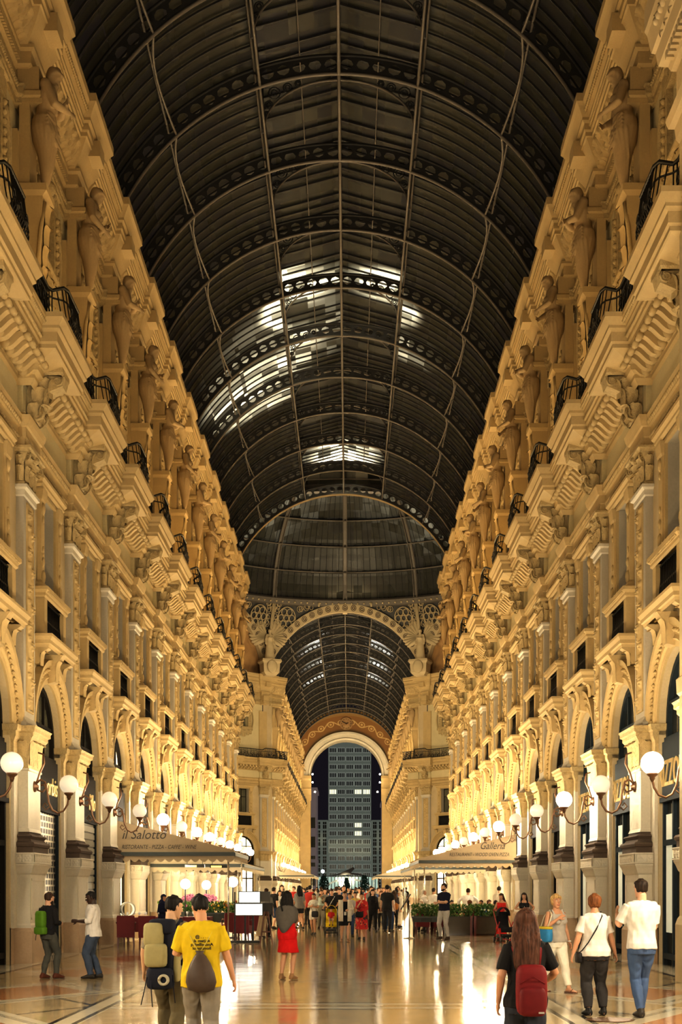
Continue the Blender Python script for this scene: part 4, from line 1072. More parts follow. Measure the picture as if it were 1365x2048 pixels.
SKIN = {'fair': (.60, .36, .24), 'tan': (.50, .27, .16), 'asian': (.50, .31, .19), 'brown': (.20, .10, .055), 'black': (.045, .024, .016)}
HAIR = {'black': (.012, .010, .009), 'brown': (.055, .028, .015), 'dark': (.025, .015, .010), 'blond': (.50, .33, .14), 'auburn': (.17, .065, .022), 'grey': (.35, .32, .28), 'redbrown': (.085, .035, .02)}
HM = {}
def hairm(c):
    if c in HM: return HM[c]
    m, nt, b = newmat('hair_strands'); mp = nt.nodes.new('ShaderNodeMapping'); mp.inputs['Scale'].default_value = (60, 60, 5); lnk(nt, coord(nt), mp.inputs[0])
    n = tex(nt, 'Noise', mp.outputs[0], Scale=1, Detail=3)
    lnk(nt, mixc(nt, ramp(nt, n, [(.35, 0.), (.65, 1.)]), [q * .45 for q in c], [min(1, q * 1.35 + .003) for q in c]), b.inputs['Base Color']); b.inputs['Roughness'].default_value = .6; b.inputs['Specular IOR Level'].default_value = .18
    bump(nt, b, n, .6, .01); HM[c] = m; return m
def fab(c, rough=.85): return plain('fabric', c, rough, 0, 0, None, .2, .18, 14)
def skinm(k): return plain('skin_' + k, SKIN[k], .5, 0, 0, None, .35, .08, 20)
PERSONS = []
def person(loc, rz, label, H=1.7, female=False, skin='fair', hair=('short', 'dark'), top=None, bottom=None, shoes=('shoe', (.03, .025, .02)), q=.010, face=False, group=None, curl=.5, name='person', cat='person', **pose):
    """top=(colour, sleeve 0..1, hem z, kind)  bottom=(kind, colour, length t)"""
    bd = Body(H, female, **pose); k = bd.k; fold = .006 if q <= .012 else .005
    root = thing(name, label, cat, loc, rz, group); bd.root = root
    sm = skinm(skin)
    b = MB(); bd.torso(b, -.004, .80, 1.52); bd.head(b)
    for e in (-1, 1):
        bd.arm(b, e); bd.leg(b, e); bd.shoe(b, e, -.004)
        bd.hand(b, e, curl)
    body = obj('body', remesh(bd.sc(b), q * .75 * k, 'body', 1), sm, root); bd.body = body
    if face: bd.face(root, root)
    b = MB(); bd.hair(b, hair[0]); obj('headscarf' if hair[0] == 'scarf' else 'hair', remesh(bd.sc(b), q * k, 'hair', 1, .004 if hair[0] != 'scarf' else .002, 3), hairm(HAIR[hair[1]]) if isinstance(hair[1], str) else fab(hair[1]), root)
    sd = len(PERSONS)
    if bottom:
        kind, colr, t1 = bottom[:3]; b = MB(); off = bottom[3] if len(bottom) > 3 else .012
        if kind in ('trousers', 'jeans', 'shorts', 'leggings'):
            bd.torso(b, max(.015, min(off, .016)), .80, 1.02)
            for e in (-1, 1): bd.leg(b, e, off, t1, 0, .008 if kind in ('trousers', 'jeans') else (.03 if kind == 'shorts' else 0))
        else:
            z1 = .93 - t1 * .85; yc = (bd.knee[1].y + bd.knee[-1].y) / 2 * t1; sp = abs(bd.knee[1].y - bd.knee[-1].y) * .3 * t1
            b.loft([[bd.T(p) for p in ell((0, yc * u, 1.03 + (z1 - 1.03) * u), .15 * bd.w + off + .05 * u, .11 * bd.w + off + (.05 + sp) * u)] for u in (0, .15, .35, .7, 1)])
        obj(kind, remesh(bd.sc(b), q * k, kind, 2, fold, sd), fab(colr), root)
    if top:
        colr, slv, hem, kind = top; b = MB(); off = .027 if kind != 'loose' else .036
        bd.torso(b, off, hem, 1.485 if kind not in ('strap', 'tank') else 1.40, .07 if kind == 'loose' else .02)
        if kind == 'tank':
            for e in (-1, 1): b.tube([bd.T(Vector((e * .10, -.09, 1.36))), bd.T(Vector((e * .105, -.03, 1.47))), bd.T(Vector((e * .10, .07, 1.38)))], .022, 8)
        if slv:
            for e in (-1, 1): bd.arm(b, e, (.012 if kind != 'loose' else .016), slv, 0, .03 if slv < .5 else 0); b.ball(bd.sh[e] + Vector((-e * .025, 0, -.012)), .066, 10, 7)
        obj({'dress': 'dress', 'loose': 'shirt', 'tank': 'tank_top', 'strap': 'camisole'}.get(kind, 'shirt'), remesh(bd.sc(b), q * k, 'top', 2, fold, sd + 2), fab(colr), root)
    if shoes and shoes[0] != 'bare':
        for e in (-1, 1):
            b = MB(); bd.shoe(b, e, .010 if shoes[0] == 'shoe' else .002); b.tube([bd.ank[e] + Vector((0, .005, -.03)), bd.ank[e] + Vector((0, .005, .012))], [.046, .044], 10)
            if shoes[0] == 'boot': b.tube([bd.ank[e], bd.ank[e] + Vector((0, 0, .1))], [.045, .05], 10)
            if shoes[0] == 'sandal':
                b = MB(); a = bd.ank[e]; z0 = bd.foot[e].z; b.loft([[(a.x + s_ * .045, a.y + y, z0 + z) for s_ in (-1, 1) for z in ((.0, .022) if s_ < 0 else (.022, .0))] for y in (.075, -.08, -.19)]); b.tube([(a.x - .045, a.y - .1, z0 + .02), (a.x, a.y - .1, z0 + .066), (a.x + .045, a.y - .1, z0 + .02)], .01, 5)
                obj('sandal', bd.sc(b), fab(shoes[1], .6), root)
            else: obj('shoe', remesh(bd.sc(b), q * k, 'shoe', 1), fab(shoes[1], .5), root)
    PERSONS.append(bd); return bd
# ================================================================== STATUES
def statue(kind, q=.022):
    """half figure growing out of a tapering pedestal; bay frame: x is out of the wall"""
    R = Matrix.Rotation(PI / 2, 4, 'Z')       # figure faces -Y -> +X
    t = thing('caryatid_statue')
    bd = Body(1.75, kind == 1, 1.15, head=(.25 if kind else -.2, .60), lean=.14, fingers=False, hands={1: ((-.22, -.26, -.20) if kind == 0 else (-.12, -.25, -.30)), -1: ((.22, -.28, -.26) if kind == 0 else (.05, -.22, -.42))}, elbow={1: (.8, .3, -.6), -1: (-.8, .3, -.6)})
    b = MB(); bd.torso(b, .01, .80, 1.5); bd.head(b)
    for e in (-1, 1): bd.arm(b, e, .012); bd.hand(b, e); b.ball(bd.sh[e], .08, 10, 7)
    bd.hair(b, 'bob'); bd.hair(b, 'short')
    if kind == 0: hp = bd.headpt; b.tube([hp((0, -.085, -.06)), hp((0, -.09, -.12)), hp((0, -.07, -.19))], [.045, .045, .015], 8)
    rnd = random.Random(kind)
    # drapery: wrapped folds from the waist narrowing to a knot
    b.loft([[bd.T(p) for p in ell((0, -.015 + .02 * math.sin(i), z), rx, ry)] for i, (z, rx, ry) in enumerate(((1.06, .18, .145), (.98, .21, .17), (.85, .215, .18), (.7, .19, .16), (.55, .15, .13), (.38, .11, .10), (.2, .075, .07), (.06, .04, .04)))])
    for i in range(9):
        a = -PI / 2 + (i - 4) * .36; z0 = 1.0 - .05 * (i % 3)
        b.tube([(.19 * math.cos(a), .16 * math.sin(a) - .01, z0), (.2 * math.cos(a + .1), .175 * math.sin(a + .1) - .02, .8), (.12 * math.cos(a + .3), .12 * math.sin(a + .3), .48), (.05 * math.cos(a + .4), .05 * math.sin(a + .4), .15)], [.02, .024, .02, .012], 6)
    for i in range(4): a = -PI / 2; b.tube([(-.2, -.08, 1.0 - .05 * i), (0, -.2 - .01 * i, .90 - .10 * i), (.2, -.08, 1.02 - .05 * i)], .02, 6)
    k = 1.62; Mx = Matrix.Translation((.50, 0, 17.25 - .10 * k)) @ R @ Matrix.Scale(k * 1.0, 4)
    m2 = MB(); m2.merge(b, Mx)
    obj('figure', remesh(m2, q, 'figure', 1), M['statue'], t)
    b = MB()
    b.loft([[(x0 + dx, y, z) for dx, y in ((0, -w), (d, -w), (d, w), (0, w))] for z, x0, d, w in ((13.8, .02, .50, .30), (14.3, .02, .50, .30), (14.35, .02, .40, .22), (16.9, .02, .52, .32), (17.0, .02, .62, .38), (17.15, .02, .62, .38))], 0, True, False)
    for i in range(5): leaf(b, (.42 + .03 * i, 0, 14.5 + i * .45), (1, 0, 0), (0, 0, 1), .5, .36, .12)
    for sg in (-1, 1): b.tube([(.44, sg * .2, 14.4), (.40, sg * .26, 15.2), (.5, sg * .30, 16.2), (.56, sg * .22, 16.8)], .05, 5)
    b.box(.02, .25, -.30, .30, 17.1, 19.0)
    obj('pedestal', b, M['ochre'], t)
    return t
ST = [statue(0), statue(1)]; STF = []
for s_ in (0, 1):
    t = thing('caryatid_statue'); STF.append(t)
    src = KIDS[ST[s_].name][0].data; d = bpy.data.objects.new('tmp', src); md = d.modifiers.new('d', 'DECIMATE'); md.ratio = .12
    me = evaluated(d)
    obj('figure', me, [], t); obj('pedestal', KIDS[ST[s_].name][1].data, [], t)
for sd in (-1, 1):
    for i, j in enumerate([j for j in JN if j >= 0 - (0)]):
        kd = (i + (sd > 0)) % 2
        inst(ST[kd], sd, YJ(j), '%s stone statue on the %s wall, %s from the near end' % (('bearded', 'draped female')[kd], SIDE[sd], ORD[i]), 'statue', 'leaning stone statues of the near arm')
    for i, y in enumerate(FJ):
        kd = (i + (sd > 0)) % 2
        inst(STF[kd], sd, y, 'small stone statue on the %s wall beyond the dome, %s from the dome' % (SIDE[sd], ORD[i]), 'statue', 'stone statues beyond the dome')
# winged figures where the dome spandrels meet
def winged():
    t = thing('winged_statue'); bd = Body(1.75, True, 1.1, head=(0, .3), hands={1: (.1, -.1, -.5), -1: (-.1, -.1, -.5)})
    b = MB(); bd.torso(b, .02, .8, 1.5); bd.head(b); bd.hair(b, 'bob')
    for e in (-1, 1): bd.arm(b, e, .012); b.ball(bd.sh[e], .08, 8, 6)
    b.loft([ell((0, 0, z), r, r * .9) for z, r in ((1.0, .17), (.8, .22), (.5, .24), (.1, .30))])
    m2 = MB(); m2.merge(b, Matrix.Translation((0, 0, 22.7)) @ Matrix.Scale(1.75, 4)); obj('figure', remesh(m2, .04, 'figure', 1), M['cream'], t)
    for e in (-1, 1):
        b = MB()
        for q in range(9):
            a = D(15 + q * 13); L = 2.3 - .12 * q
            r0 = Vector((e * .25, .25, 24.9)); tip = r0 + Vector((e * L * math.sin(a), .15, L * math.cos(a) * .95))
            b.loft([[r0.lerp(tip, u) + Vector((0, dy, 0)) + Vector((e * math.cos(a), 0, -math.sin(a))) * ww * sg for sg, dy in ((-1, -.05), (1, -.02), (1, .05), (-1, .05))] for u, ww in ((0, .16), (.5, .2), (.9, .14), (1, .03))])
        obj('wing', b, M['cream'], t)
    b = MB(); b.loft([[(x * r, y * r, z) for x, y in ((-1, -.8), (1, -.8), (1, .8), (-1, .8))] for z, r in ((21.4, .5), (21.7, .75), (22.5, .8), (22.7, .95), (22.9, .9))], 0, True, False); b.ball((0, -.75, 22.2), .5, 12, 8, 0, (1, .4, 1.25)); obj('shield_base', b, M['cream'], t)
    return t
wg = winged()
for sd in (-1, 1):
    o = wg if sd < 0 else dup(wg); o.location = (sd * 7.0, FST - 2.0, 0); o.rotation_euler = (0, 0, -sd * D(22))
    tag(o, 'winged stone figure above a shield, on the %s shoulder of the far arch' % SIDE[sd], 'statue', 'winged figures under the dome')
# ================================================================== STREET FURNITURE
M['burg'] = plain('burgundy_cloth', (.15, .012, .016), .7); M['redwood'] = plain('dark_red_wood', (.10, .02, .014), .4)
M['awn'] = plain('grey_beige_awning_cloth', (.40, .31, .20), .8, 0, 0, None, .2, .08); M['awn2'] = plain('pale_awning_cloth', (.62, .54, .40), .8, 0, 0, None, .2, .06)
M['awnbar'] = plain('dark_green_awning_bar', (.05, .06, .055), .5); M['letter'] = plain('dark_grey_lettering', (.07, .06, .05), .8)
M['chrome'] = plain('chrome', (.6, .58, .54), .2, .9); M['glasscup'] = plain('clear_glass', (.7, .68, .62), .05, 0, .15)
def scallop(b, p, q, z0, z1, n, mi=0):
    p, q = Vector(p), Vector(q); top = []; bot = []
    m = n * 8
    for i in range(m + 1):
        u = i / m; c = p.lerp(q, u); top.append((c.x, c.y, z0)); bot.append((c.x, c.y, z1 + (z0 - z1) * .45 * (1 - abs(math.sin(u * n * PI)))))
    b.loft([top, bot], mi, False, False, False)
def awning(sd, y0, y1, xo, zt, zo, label, mat, bar=.12, texts=(), xw=None, zv=.25):
    """wall awning: sloping canopy, triangular cheek at each end, dark bar, scalloped valance"""
    t = tag(thing('awning'), label, 'awning'); xw = xw or (WX - .02); X = lambda x: sd * x
    b = MB(); b.add([(X(xw), y0, zt), (X(xo), y0, zo), (X(xo), y1, zo), (X(xw), y1, zt)], [(0, 1, 2, 3)])
    b.add([(X(xw), y0, zt - .03), (X(xo), y0, zo - .03), (X(xo), y1, zo - .03), (X(xw), y1, zt - .03)], [(0, 1, 2, 3)]); obj('canopy', b, mat, t)
    for y in (y0, y1):
        b = MB(); b.add([(X(xw), y, zt), (X(xo), y, zo), (X(xo), y, zo - bar), (X(xw), y, zo - bar)], [(0, 1, 2, 3)]); obj('cheek', b, mat, t)
    b = MB(); b.bar((X(xw), y0 - .03, zo - bar), (X(xo), y0 - .03, zo - bar), .06, .12); b.bar((X(xo), y0, zo - bar), (X(xo), y1, zo - bar), .06, .12); obj('frame_bar', b, M['awnbar'], t)
    b = MB(); scallop(b, (X(xw), y0 - .02, 0), (X(xo), y0 - .02, 0), zo - bar - .04, zo - bar - zv, round((xw - xo) / .27)); scallop(b, (X(xo), y0, 0), (X(xo), y1, 0), zo - bar - .04, zo - bar - zv, round((y1 - y0) / .3)); obj('valance', b, mat, t)
    b = MB()
    for y in (y0 + .15, y1 - .15): b.tube([(X(xo + .2), y, 0), (X(xo + .2), y, zo)], .03, 6)
    obj('post', b, M['chrome'], t)
    for s_, size, x, z, sh, sx in texts:
        text('lettering', s_, size, M['letter'], (x, y0 - .012, z), ((1, 0, 0), (0, 0, 1), (0, -1, 0)), t, .002, sh, sx)
    return t
awning(-1, 39.2, 44.4, 3.22, 3.76, 2.82, 'grey-beige restaurant awning reading il Salotto, by the left wall', M['awn'], .12, (('il Salotto', .40, -6.70, 3.17, .28, .95), ("RISTORANTE - PIZZA - CAFFE' - WINE", .18, -6.70, 2.86, .28, .76)))
awning(1, 50.3, 58, 3.12, 3.80, 2.84, 'beige restaurant awning reading Galleria, by the right wall', M['awn'], .14, (('Galleria', .40, 5.50, 3.20, .4, .80), ('RESTAURANT - WOOD OVEN PIZZA', .20, 4.30, 2.92, .28, .72)))
awning(-1, 46.6, 58, 3.55, 3.4, 2.6, 'pale awning behind the il Salotto awning, along the left wall', M['awn2'])
awning(1, 59, 72, 3.3, 3.5, 2.7, 'pale awning behind the Galleria awning, along the right wall', M['awn2'])
awning(-1, 130, 150, 3.2, 3.9, 3.05, 'cream scalloped awning beyond the dome, left of the crowd', M['awn2'], .1, (), None, .3)
awning(1, 128, 150, 3.1, 3.9, 3.0, 'cream scalloped awning beyond the dome, right of the crowd', M['awn2'], .1, (), None, .3)
def chair_proto():
    t = thing('dining_chair'); 
    b = MB(); b.box(-.24, .24, -.24, .24, .40, .48); b.box(-.25, .25, -.25, .25, .24, .42); obj('seat', b, M['burg'], t)
    b = MB(); b.loft([[(x, y + dy, z) for x, y in ((-w, -.04), (w, -.04), (w, .04), (-w, .04))] for z, w, dy in ((.30, .25, -.22), (.48, .25, -.23), (.80, .255, -.26), (.86, .24, -.27))], 0, True, False); obj('backrest', b, M['burg'], t)
    for x in (-.21, .21):
        for y in (-.21, .21): b = MB(); b.loft([[(x * s_ + dx, y * s_ + dy, z) for dx, dy in ((-r, -r), (r, -r), (r, r), (-r, r))] for z, r, s_ in ((.26, .025, 1), (0, .018, 1.08))], 0, True, False); obj('leg', b, M['redwood'], t)
    for sx in (-1, 1): b = MB(); b.tube([(sx * .24, -.22, .64), (sx * .27, 0, .66), (sx * .25, .18, .62), (sx * .24, .2, .44)], .022, 6); obj('armrest', b, M['redwood'], t)
    return t
ch0 = chair_proto()
def place2(src, loc, rz, label, cat, group):
    o = src if src.name not in used else dup(src); used.add(src.name); o.location = loc; o.rotation_euler = (0, 0, rz); return tag(o, label, cat, group)
G = ground
for px, py, rz, lab in ((252, 1891, .15, 'burgundy armchair with its back turned, left of the pair before the il Salotto tables'), (299, 1892, -.1, 'burgundy armchair with its back turned, right of the pair before the il Salotto tables'),
                        (462, 1879, .3, 'burgundy chair just right of the yellow shirt, left of the menu stand'), (487, 1882, -.2, 'burgundy chair under the lit menu stand'), (506, 1876, .1, 'burgundy chair right behind the lit menu stand'),
                        (846, 1866.8, 0, 'red chair under the plant boxes, left of the navy shirt man'), (878, 1866.8, .2, 'red chair hidden partly by the grey trousers of the navy shirt man')):
    place2(ch0, G(px, py), rz, lab, 'chair', 'burgundy restaurant chairs')
def table_proto():
    t = thing('dining_table')
    b = MB(); b.box(-.42, .42, -.42, .42, .71, .74); obj('tabletop', b, M['redwood'], t)
    for x in (-.36, .36):
        for y in (-.36, .36): b = MB(); b.box(x - .025, x + .025, y - .025, y + .025, 0, .71); obj('leg', b, M['redwood'], t)
    b = MB(); b.loft([[(x * s_, y * s_, z) for x, y in ((-.45, -.45), (-.1, -.46), (.2, -.45), (.45, -.45), (.45, 0), (.45, .45), (0, .46), (-.45, .45), (-.46, 0))] for z, s_ in ((.32, 1.06), (.55, 1.01), (.745, 1.0), (.75, .98))], 0, True, False); obj('cloth', b, M['burg'], t)
    return t
tb0 = table_proto()
M['napkin'] = plain('white_napkin', (.75, .72, .66), .8)
gl0 = thing('wine_glass'); b = MB(); b.lathe([(.035, 0), (.034, .006), (.005, .012), (.004, .075), (.03, .10), (.036, .13), (.030, .17)], 10); obj('bowl', b, M['glasscup'], gl0)
for k_, (px, py, lab) in enumerate(((264, 1887, 'burgundy clothed table set with glasses, leftmost below the il Salotto awning'), (329, 1885, 'burgundy clothed table with glasses, in front of the woman in a headscarf'), (386, 1884, 'burgundy clothed table with glasses, behind the two walking friends'))):
    p = G(px, py) + Vector((0, 1.1, 0)); place2(tb0, p, 0, lab, 'table', 'il Salotto tables')
    for q in range(4):
        place2(gl0, p + Vector((-.28 + .18 * q, -.25 + .12 * (q % 2), .75)), 0, 'stemmed glass on the %s burgundy table below the il Salotto awning, %s from the left' % (ORD[k_], ORD[q]), 'glass', 'glasses on the il Salotto tables')
p = G(250, 1888) + Vector((-.12, 1.15, .75))
t = tag(thing('ring_sculpture', None, None, p, .5), 'large white ring ornament standing on the leftmost burgundy table', 'ornament')
b = MB(); b.loft([[(r * math.cos(a), y, .255 + r * math.sin(a)) for r, y in ((.19, -.09), (.225, -.09), (.225, .09), (.19, .09), (.19, -.09))] for a in [2 * PI * q / 36 for q in range(37)]], 0, False, True, False); obj('ring', b, plain('white_lacquer', (.8, .78, .72), .3), t)
b = MB(); b.box(-.18, .18, -.08, .08, 0, .04); obj('foot', b, M['chrome'], t)
# globe lamps on posts
for px, py, Y, lab in ((371, 1768, 42.5, 'glowing globe lamp on a thin post, left of the three under the il Salotto awning'), (413, 1770, 47, 'glowing globe lamp on a thin post, middle of the three under the il Salotto awning'), (466, 1764, 41.9, 'glowing globe lamp on a dark post beside the lit menu stand')):
    p = at(px, py, Y); t = tag(thing('post_lamp', None, None, (p.x, Y, 0)), lab, 'lamp', 'globe lamps on posts')
    b = MB(); b.tube([(0, 0, 0), (0, 0, p.z - .16)], .022, 6); obj('post', b, M['iron'], t)
    b = MB(); b.lathe([(.16, 0), (.15, .03), (.03, .05)], 12); obj('base', b, M['iron'], t)
    b = MB(); b.ball((0, 0, p.z), .17, 16, 10); obj('globe', b, plain('white_glowing_globe', (.95, .92, .95), .3, 0, 7, (1, .93, .96), .5, 0), t)
# planters with flowers
def planter(p, L, label, colors, h=.55, hb=.30, legs=True, seed=1, grow=.34, mat=None, n=420):
    t = tag(thing('flower_planter', None, None, p), label, 'planter', 'flower planters of the restaurants')
    b = MB(); z0 = h - hb if legs else 0.0
    b.loft([[(x, y, z) for x, y in ((-L / 2 + s_, -.2 + s_), (L / 2 - s_, -.2 + s_), (L / 2 - s_, .2 - s_), (-L / 2 + s_, .2 - s_))] for z, s_ in ((z0, .03), (h - .05, 0), (h - .05, -.02), (h, -.02), (h, .02), (h - .03, .02))], 0, True, False)
    for i in range(int(L / .2)): b.box(-L / 2 + .1 + i * .2, -L / 2 + .11 + i * .2, -.21, -.19, z0 + .03, h - .06)
    obj('box', b, mat or M['awnbar'], t)
    if legs:
        for x in (-L / 2 + .06, L / 2 - .06):
            for y in (-.15, .15): b = MB(); b.tube([(x, y, 0), (x, y, z0 + .02)], .02, 5); obj('leg', b, M['iron'], t)
    r = random.Random(seed); b = MB()
    for _ in range(n):
        x, y, z = r.uniform(-L / 2, L / 2), r.uniform(-.2, .2), h + grow * r.random() ** .8
        d = Vector((r.uniform(-1, 1), r.uniform(-1, 1), r.uniform(0, 1.2))).normalized(); e = d.orthogonal().normalized() * .03; c = Vector((x, y, z))
        b.add([c - d * .07, c + e, c + d * .08, c - e], [(0, 1, 2, 3)], r.choice((0, 0, 1)))
    tag(obj('foliage', b, [plain('planter_leaf', (.05, .14, .02), .6), plain('planter_leaf_light', (.16, .24, .05), .6)], t), kind='stuff')
    for c_ in colors:
        b = MB()
        for _ in range(int(9 * L)):
            x, y, z = r.uniform(-L / 2, L / 2), r.uniform(-.22, .1), h + grow * r.uniform(.4, 1.1)
            for q in range(5): a = q * 1.257; beads(b, (x + .022 * math.cos(a), y, z + .022 * math.sin(a)), (x + .022 * math.cos(a), y, z + .022 * math.sin(a)), 1, .022)
        tag(obj('blossoms', b, plain('blossom', c_, .6), t), kind='stuff')
    return t
planter(at(430, 1860, 41.5) * Vector((1, 1, 0)) , 1.5, 'dark planter of green plants and orange flowers, left of the menu stand', [(.75, .18, .03), (.85, .55, .05)], .85, .32, True, 3)
planter(at(352, 1860, 43.6) * Vector((1, 1, 0)), 1.2, 'dark planter behind the heads of the two walking friends', [(.7, .25, .4)], .85, .32, True, 4)
for k_, (px, wd) in enumerate(((852, .92), (917, 1.0), (974, .84))):
    planter(at(px, 1870, 44.6) * Vector((1, 1, 0)), wd * 1.05, 'planter of leafy plants with white flowers before the right diners, %s from the left' % ORD[k_], [(.75, .70, .55)], .66, .2, k_ == 0, 10 + k_, .42, plain('dark_glass_planter', (.05, .042, .03), .12) if k_ else None)
for k_, px in enumerate((919, 975)):
    p = at(px, 1870, 44.25); t = tag(thing('glass_screen', None, None, (p.x, p.y, 0)), 'low dark glass screen with rails below the white flowers, %s of two' % ('left', 'right')[k_], 'screen', 'low screens before the right diners')
    b = MB(); b.box(-.42, .42, -.01, .01, .06, .62); obj('pane', b, plain('smoked_glass', (.06, .05, .035), .08), t)
    for x in (-.42, .42): b = MB(); b.box(x - .04, x + .04, -.04, .04, 0, .68); obj('post', b, M['redwood'], t)
def orchid(px, py, Y, lab):
    p = at(px, py, Y); t = tag(thing('orchid', None, None, (p.x, Y, 0)), lab, 'flower', 'pink orchids under the il Salotto awning')
    b = MB(); b.lathe([(.14, 0), (.16, .7), (.13, .8), (.15, 1.0), (.12, 1.0)], 12); obj('stand_pot', b, M['darkwood'], t)
    b = MB(); r = random.Random(int(px)); b.tube([(0, 0, .95), (.02, 0, p.z - .1), (.16, 0, p.z + .1)], .012, 5); b.tube([(0, 0, .95), (-.06, 0, p.z), (-.2, 0, p.z + .08)], .012, 5)
    obj('stem', b, M['leafdark'] if 'leafdark' in M else plain('stem', (.05, .1, .02)), t); b = MB()
    for _ in range(26):
        c = (r.uniform(-.26, .26), r.uniform(-.08, .08), p.z + r.uniform(-.08, .16))
        for q in range(5): a = q * 1.257; beads(b, (c[0] + .045 * math.cos(a), c[1], c[2] + .045 * math.sin(a)), (c[0] + .045 * math.cos(a), c[1], c[2] + .045 * math.sin(a)), 1, .04, 0, (1, .4, 1))
    tag(obj('blossoms', b, plain('pink_orchid', (.72, .28, .48), .6), t), kind='stuff')
orchid(376, 1800, 44.5, 'pink orchid between the heads of the two walking friends'); orchid(421, 1800, 44.8, 'pink orchid just right of the head above the yellow shirt')
# menu stand with two lit boards
Y = 38.4; a0 = at(479, 1784, Y); c0_ = at(520, 1805, Y); a1 = at(472, 1808, Y); c1_ = at(525, 1830, Y); bx = (a1.x + c1_.x) / 2
t = tag(thing('menu_stand', None, None, (bx, Y, 0)), 'black menu stand with two glaring white lit boards, left of the red dress woman', 'menu stand')
gm = plain('lit_white_menu', (.9, .92, .9), .4, 0, 1.6, (1, .97, .9), .5, 0)
for q, (A, C) in enumerate(((a0, c0_), (a1, c1_))):
    b = MB(); b.box(A.x - bx, C.x - bx, -.02, 0, C.z, A.z); o = obj('lit_board', b, gm, t)
    b = MB()
    for x0, x1, z0, z1 in ((A.x - .03, C.x + .03, A.z, A.z + .025), (A.x - .03, C.x + .03, C.z - .025, C.z), (A.x - .03, A.x, C.z, A.z), (C.x, C.x + .03, C.z, A.z)): b.box(x0 - bx, x1 - bx, -.04, .03, z0, z1)
    obj('board_frame', b, M['awnbar'], o)
b = MB(); A, C = at(521, 1783, Y), at(541, 1803, Y); b.box(A.x - bx, C.x - bx, 0, .03, C.z, A.z); obj('side_board', b, plain('grey_board', (.10, .095, .085), .6), t)
b = MB(); A, C = at(526, 1806, Y), at(546, 1828, Y); b.box(A.x - bx, C.x - bx, 0, .03, C.z, A.z); obj('side_board', b, plain('dark_board', (.03, .028, .025), .6), t)
b = MB()
for x in (-.12, .12): b.box(x - .025, x + .025, .0, .05, .05, a0.z)
b.box(-.35, .35, -.2, .25, 0, .06); b.box(-.45, -.41, 0, .04, 0, a0.z); b.box(-.6, -.3, -.15, .2, 0, .05); obj('upright', b, M['iron'], t)
# wooden chair with a beige cloth, stanchion, strip heaters
p = G(533, 1887); t = tag(thing('wooden_easel', None, None, p), 'leaning brown wooden easel with beige cloth, right of the menu stand', 'easel')
b = MB()
for x, y in ((-.18, 0), (.18, 0), (0, .35)): b.bar((x, y, 0), (x * .3, y * .2, .95), .04)
b.bar((-.14, 0, .35), (.14, 0, .35), .04); obj('frame', b, plain('brown_wood', (.14, .05, .025), .5), t)
b = MB(); b.grid((-.32, .1, .22), (.26, 0, 0), (0.1, 0, .6), 10, 8, lambda u, v: .03 * math.sin(u * 18), (0, -1, 0)); obj('cloth', b, plain('beige_cloth', (.55, .42, .26), .8), t)
p = G(819, 1877); t = tag(thing('stanchion', None, None, p), 'chrome post with sloping menu holder at the left end of the right planters', 'stanchion')
b = MB(); b.tube([(0, 0, .03), (0, 0, 1.25)], .025, 8); obj('post', b, M['chrome'], t); b = MB(); b.lathe([(.2, 0), (.2, .02), (.04, .05)], 16); obj('base', b, M['chrome'], t)
b = MB(); b.obox((-.12, 0, 1.2), (.5, 0, .8), (0, 1, 0), (-.8, 0, .5), .3, .2, .015); obj('menu_holder', b, M['iron'], t)
for k_, (px, py) in enumerate(((390, 1733), (440, 1734))):
    p = at(px, py, 41.5); t = tag(thing('strip_heater', None, None, p), 'orange glowing strip heater hanging below the il Salotto awning, %s one' % ('left', 'right')[k_], 'heater', 'strip heaters')
    b = MB(); b.box(-.32, .32, -.05, .05, -.03, .06); obj('housing', b, M['iron'], t); b = MB(); b.box(-.28, .06, -.06, -.05, -.02, .04); obj('glow_bar', b, plain('orange_heater_glow', (.9, .5, .1), .4, 0, 2.2, (1, .55, .12)), t)
    b = MB()
    for x in (-.25, .25): b.tube([(x, 0, .06), (x, 0, .36)], .01, 4)
    obj('hanger', b, M['iron'], t)
# ================================================================== PEOPLE
from mathutils.bvhtree import BVHTree
def hz(py, Y): return CH - (py - VY) / F * Y
def facing(deg): return D(deg)        # 0 faces the camera, 180 walks away, 90 faces right in the picture
def who(px, py, htop, deg, label, **kw):
    p = G(px, py); kw.setdefault('H', hz(htop, p.y)); return person(p, facing(deg), label, **kw)
def worn(bd, name, label, cat):
    r = bd.root; return tag(thing(name, None, None, r.location.copy(), r.rotation_euler.z), label, cat)
def onshirt(bd, name, s_, size, c, x, z, back=True, sx=1, shirt='shirt', shear=0):
    """lettering laid on the cloth of a shirt"""
    sh = [o for o in KIDS[bd.root.name] if o.name.startswith(shirt)][0]; me = sh.data
    bv = BVHTree.FromPolygons([v.co for v in me.vertices], [p.vertices for p in me.polygons])
    M3 = ((-1, 0, 0), (0, 0, 1), (0, 1, 0)) if back else ((1, 0, 0), (0, 0, 1), (0, -1, 0))
    o = text(name, s_, size, plain('shirt_print', c, .8), (0, 0, 0), M3, None, 0, shear, sx, 'CENTER', .001)
    dy = 1 if back else -1
    for v in o.data.vertices:
        X, Z = v.co.x + x, v.co.z + z; h = bv.ray_cast(Vector((X, dy * 1.0, Z)), Vector((0, -dy, 0)))
        v.co = Vector((X, (h[0].y if h[0] else dy * .15) + dy * .004, Z))
    o.parent = sh; KIDS.setdefault(sh.name, []).append(o); return o
WHITE = (.72, .70, .66); BLACK = (.014, .013, .014); NAVY = (.018, .022, .05); DENIM = (.045, .075, .16); GREY = (.16, .15, .13)
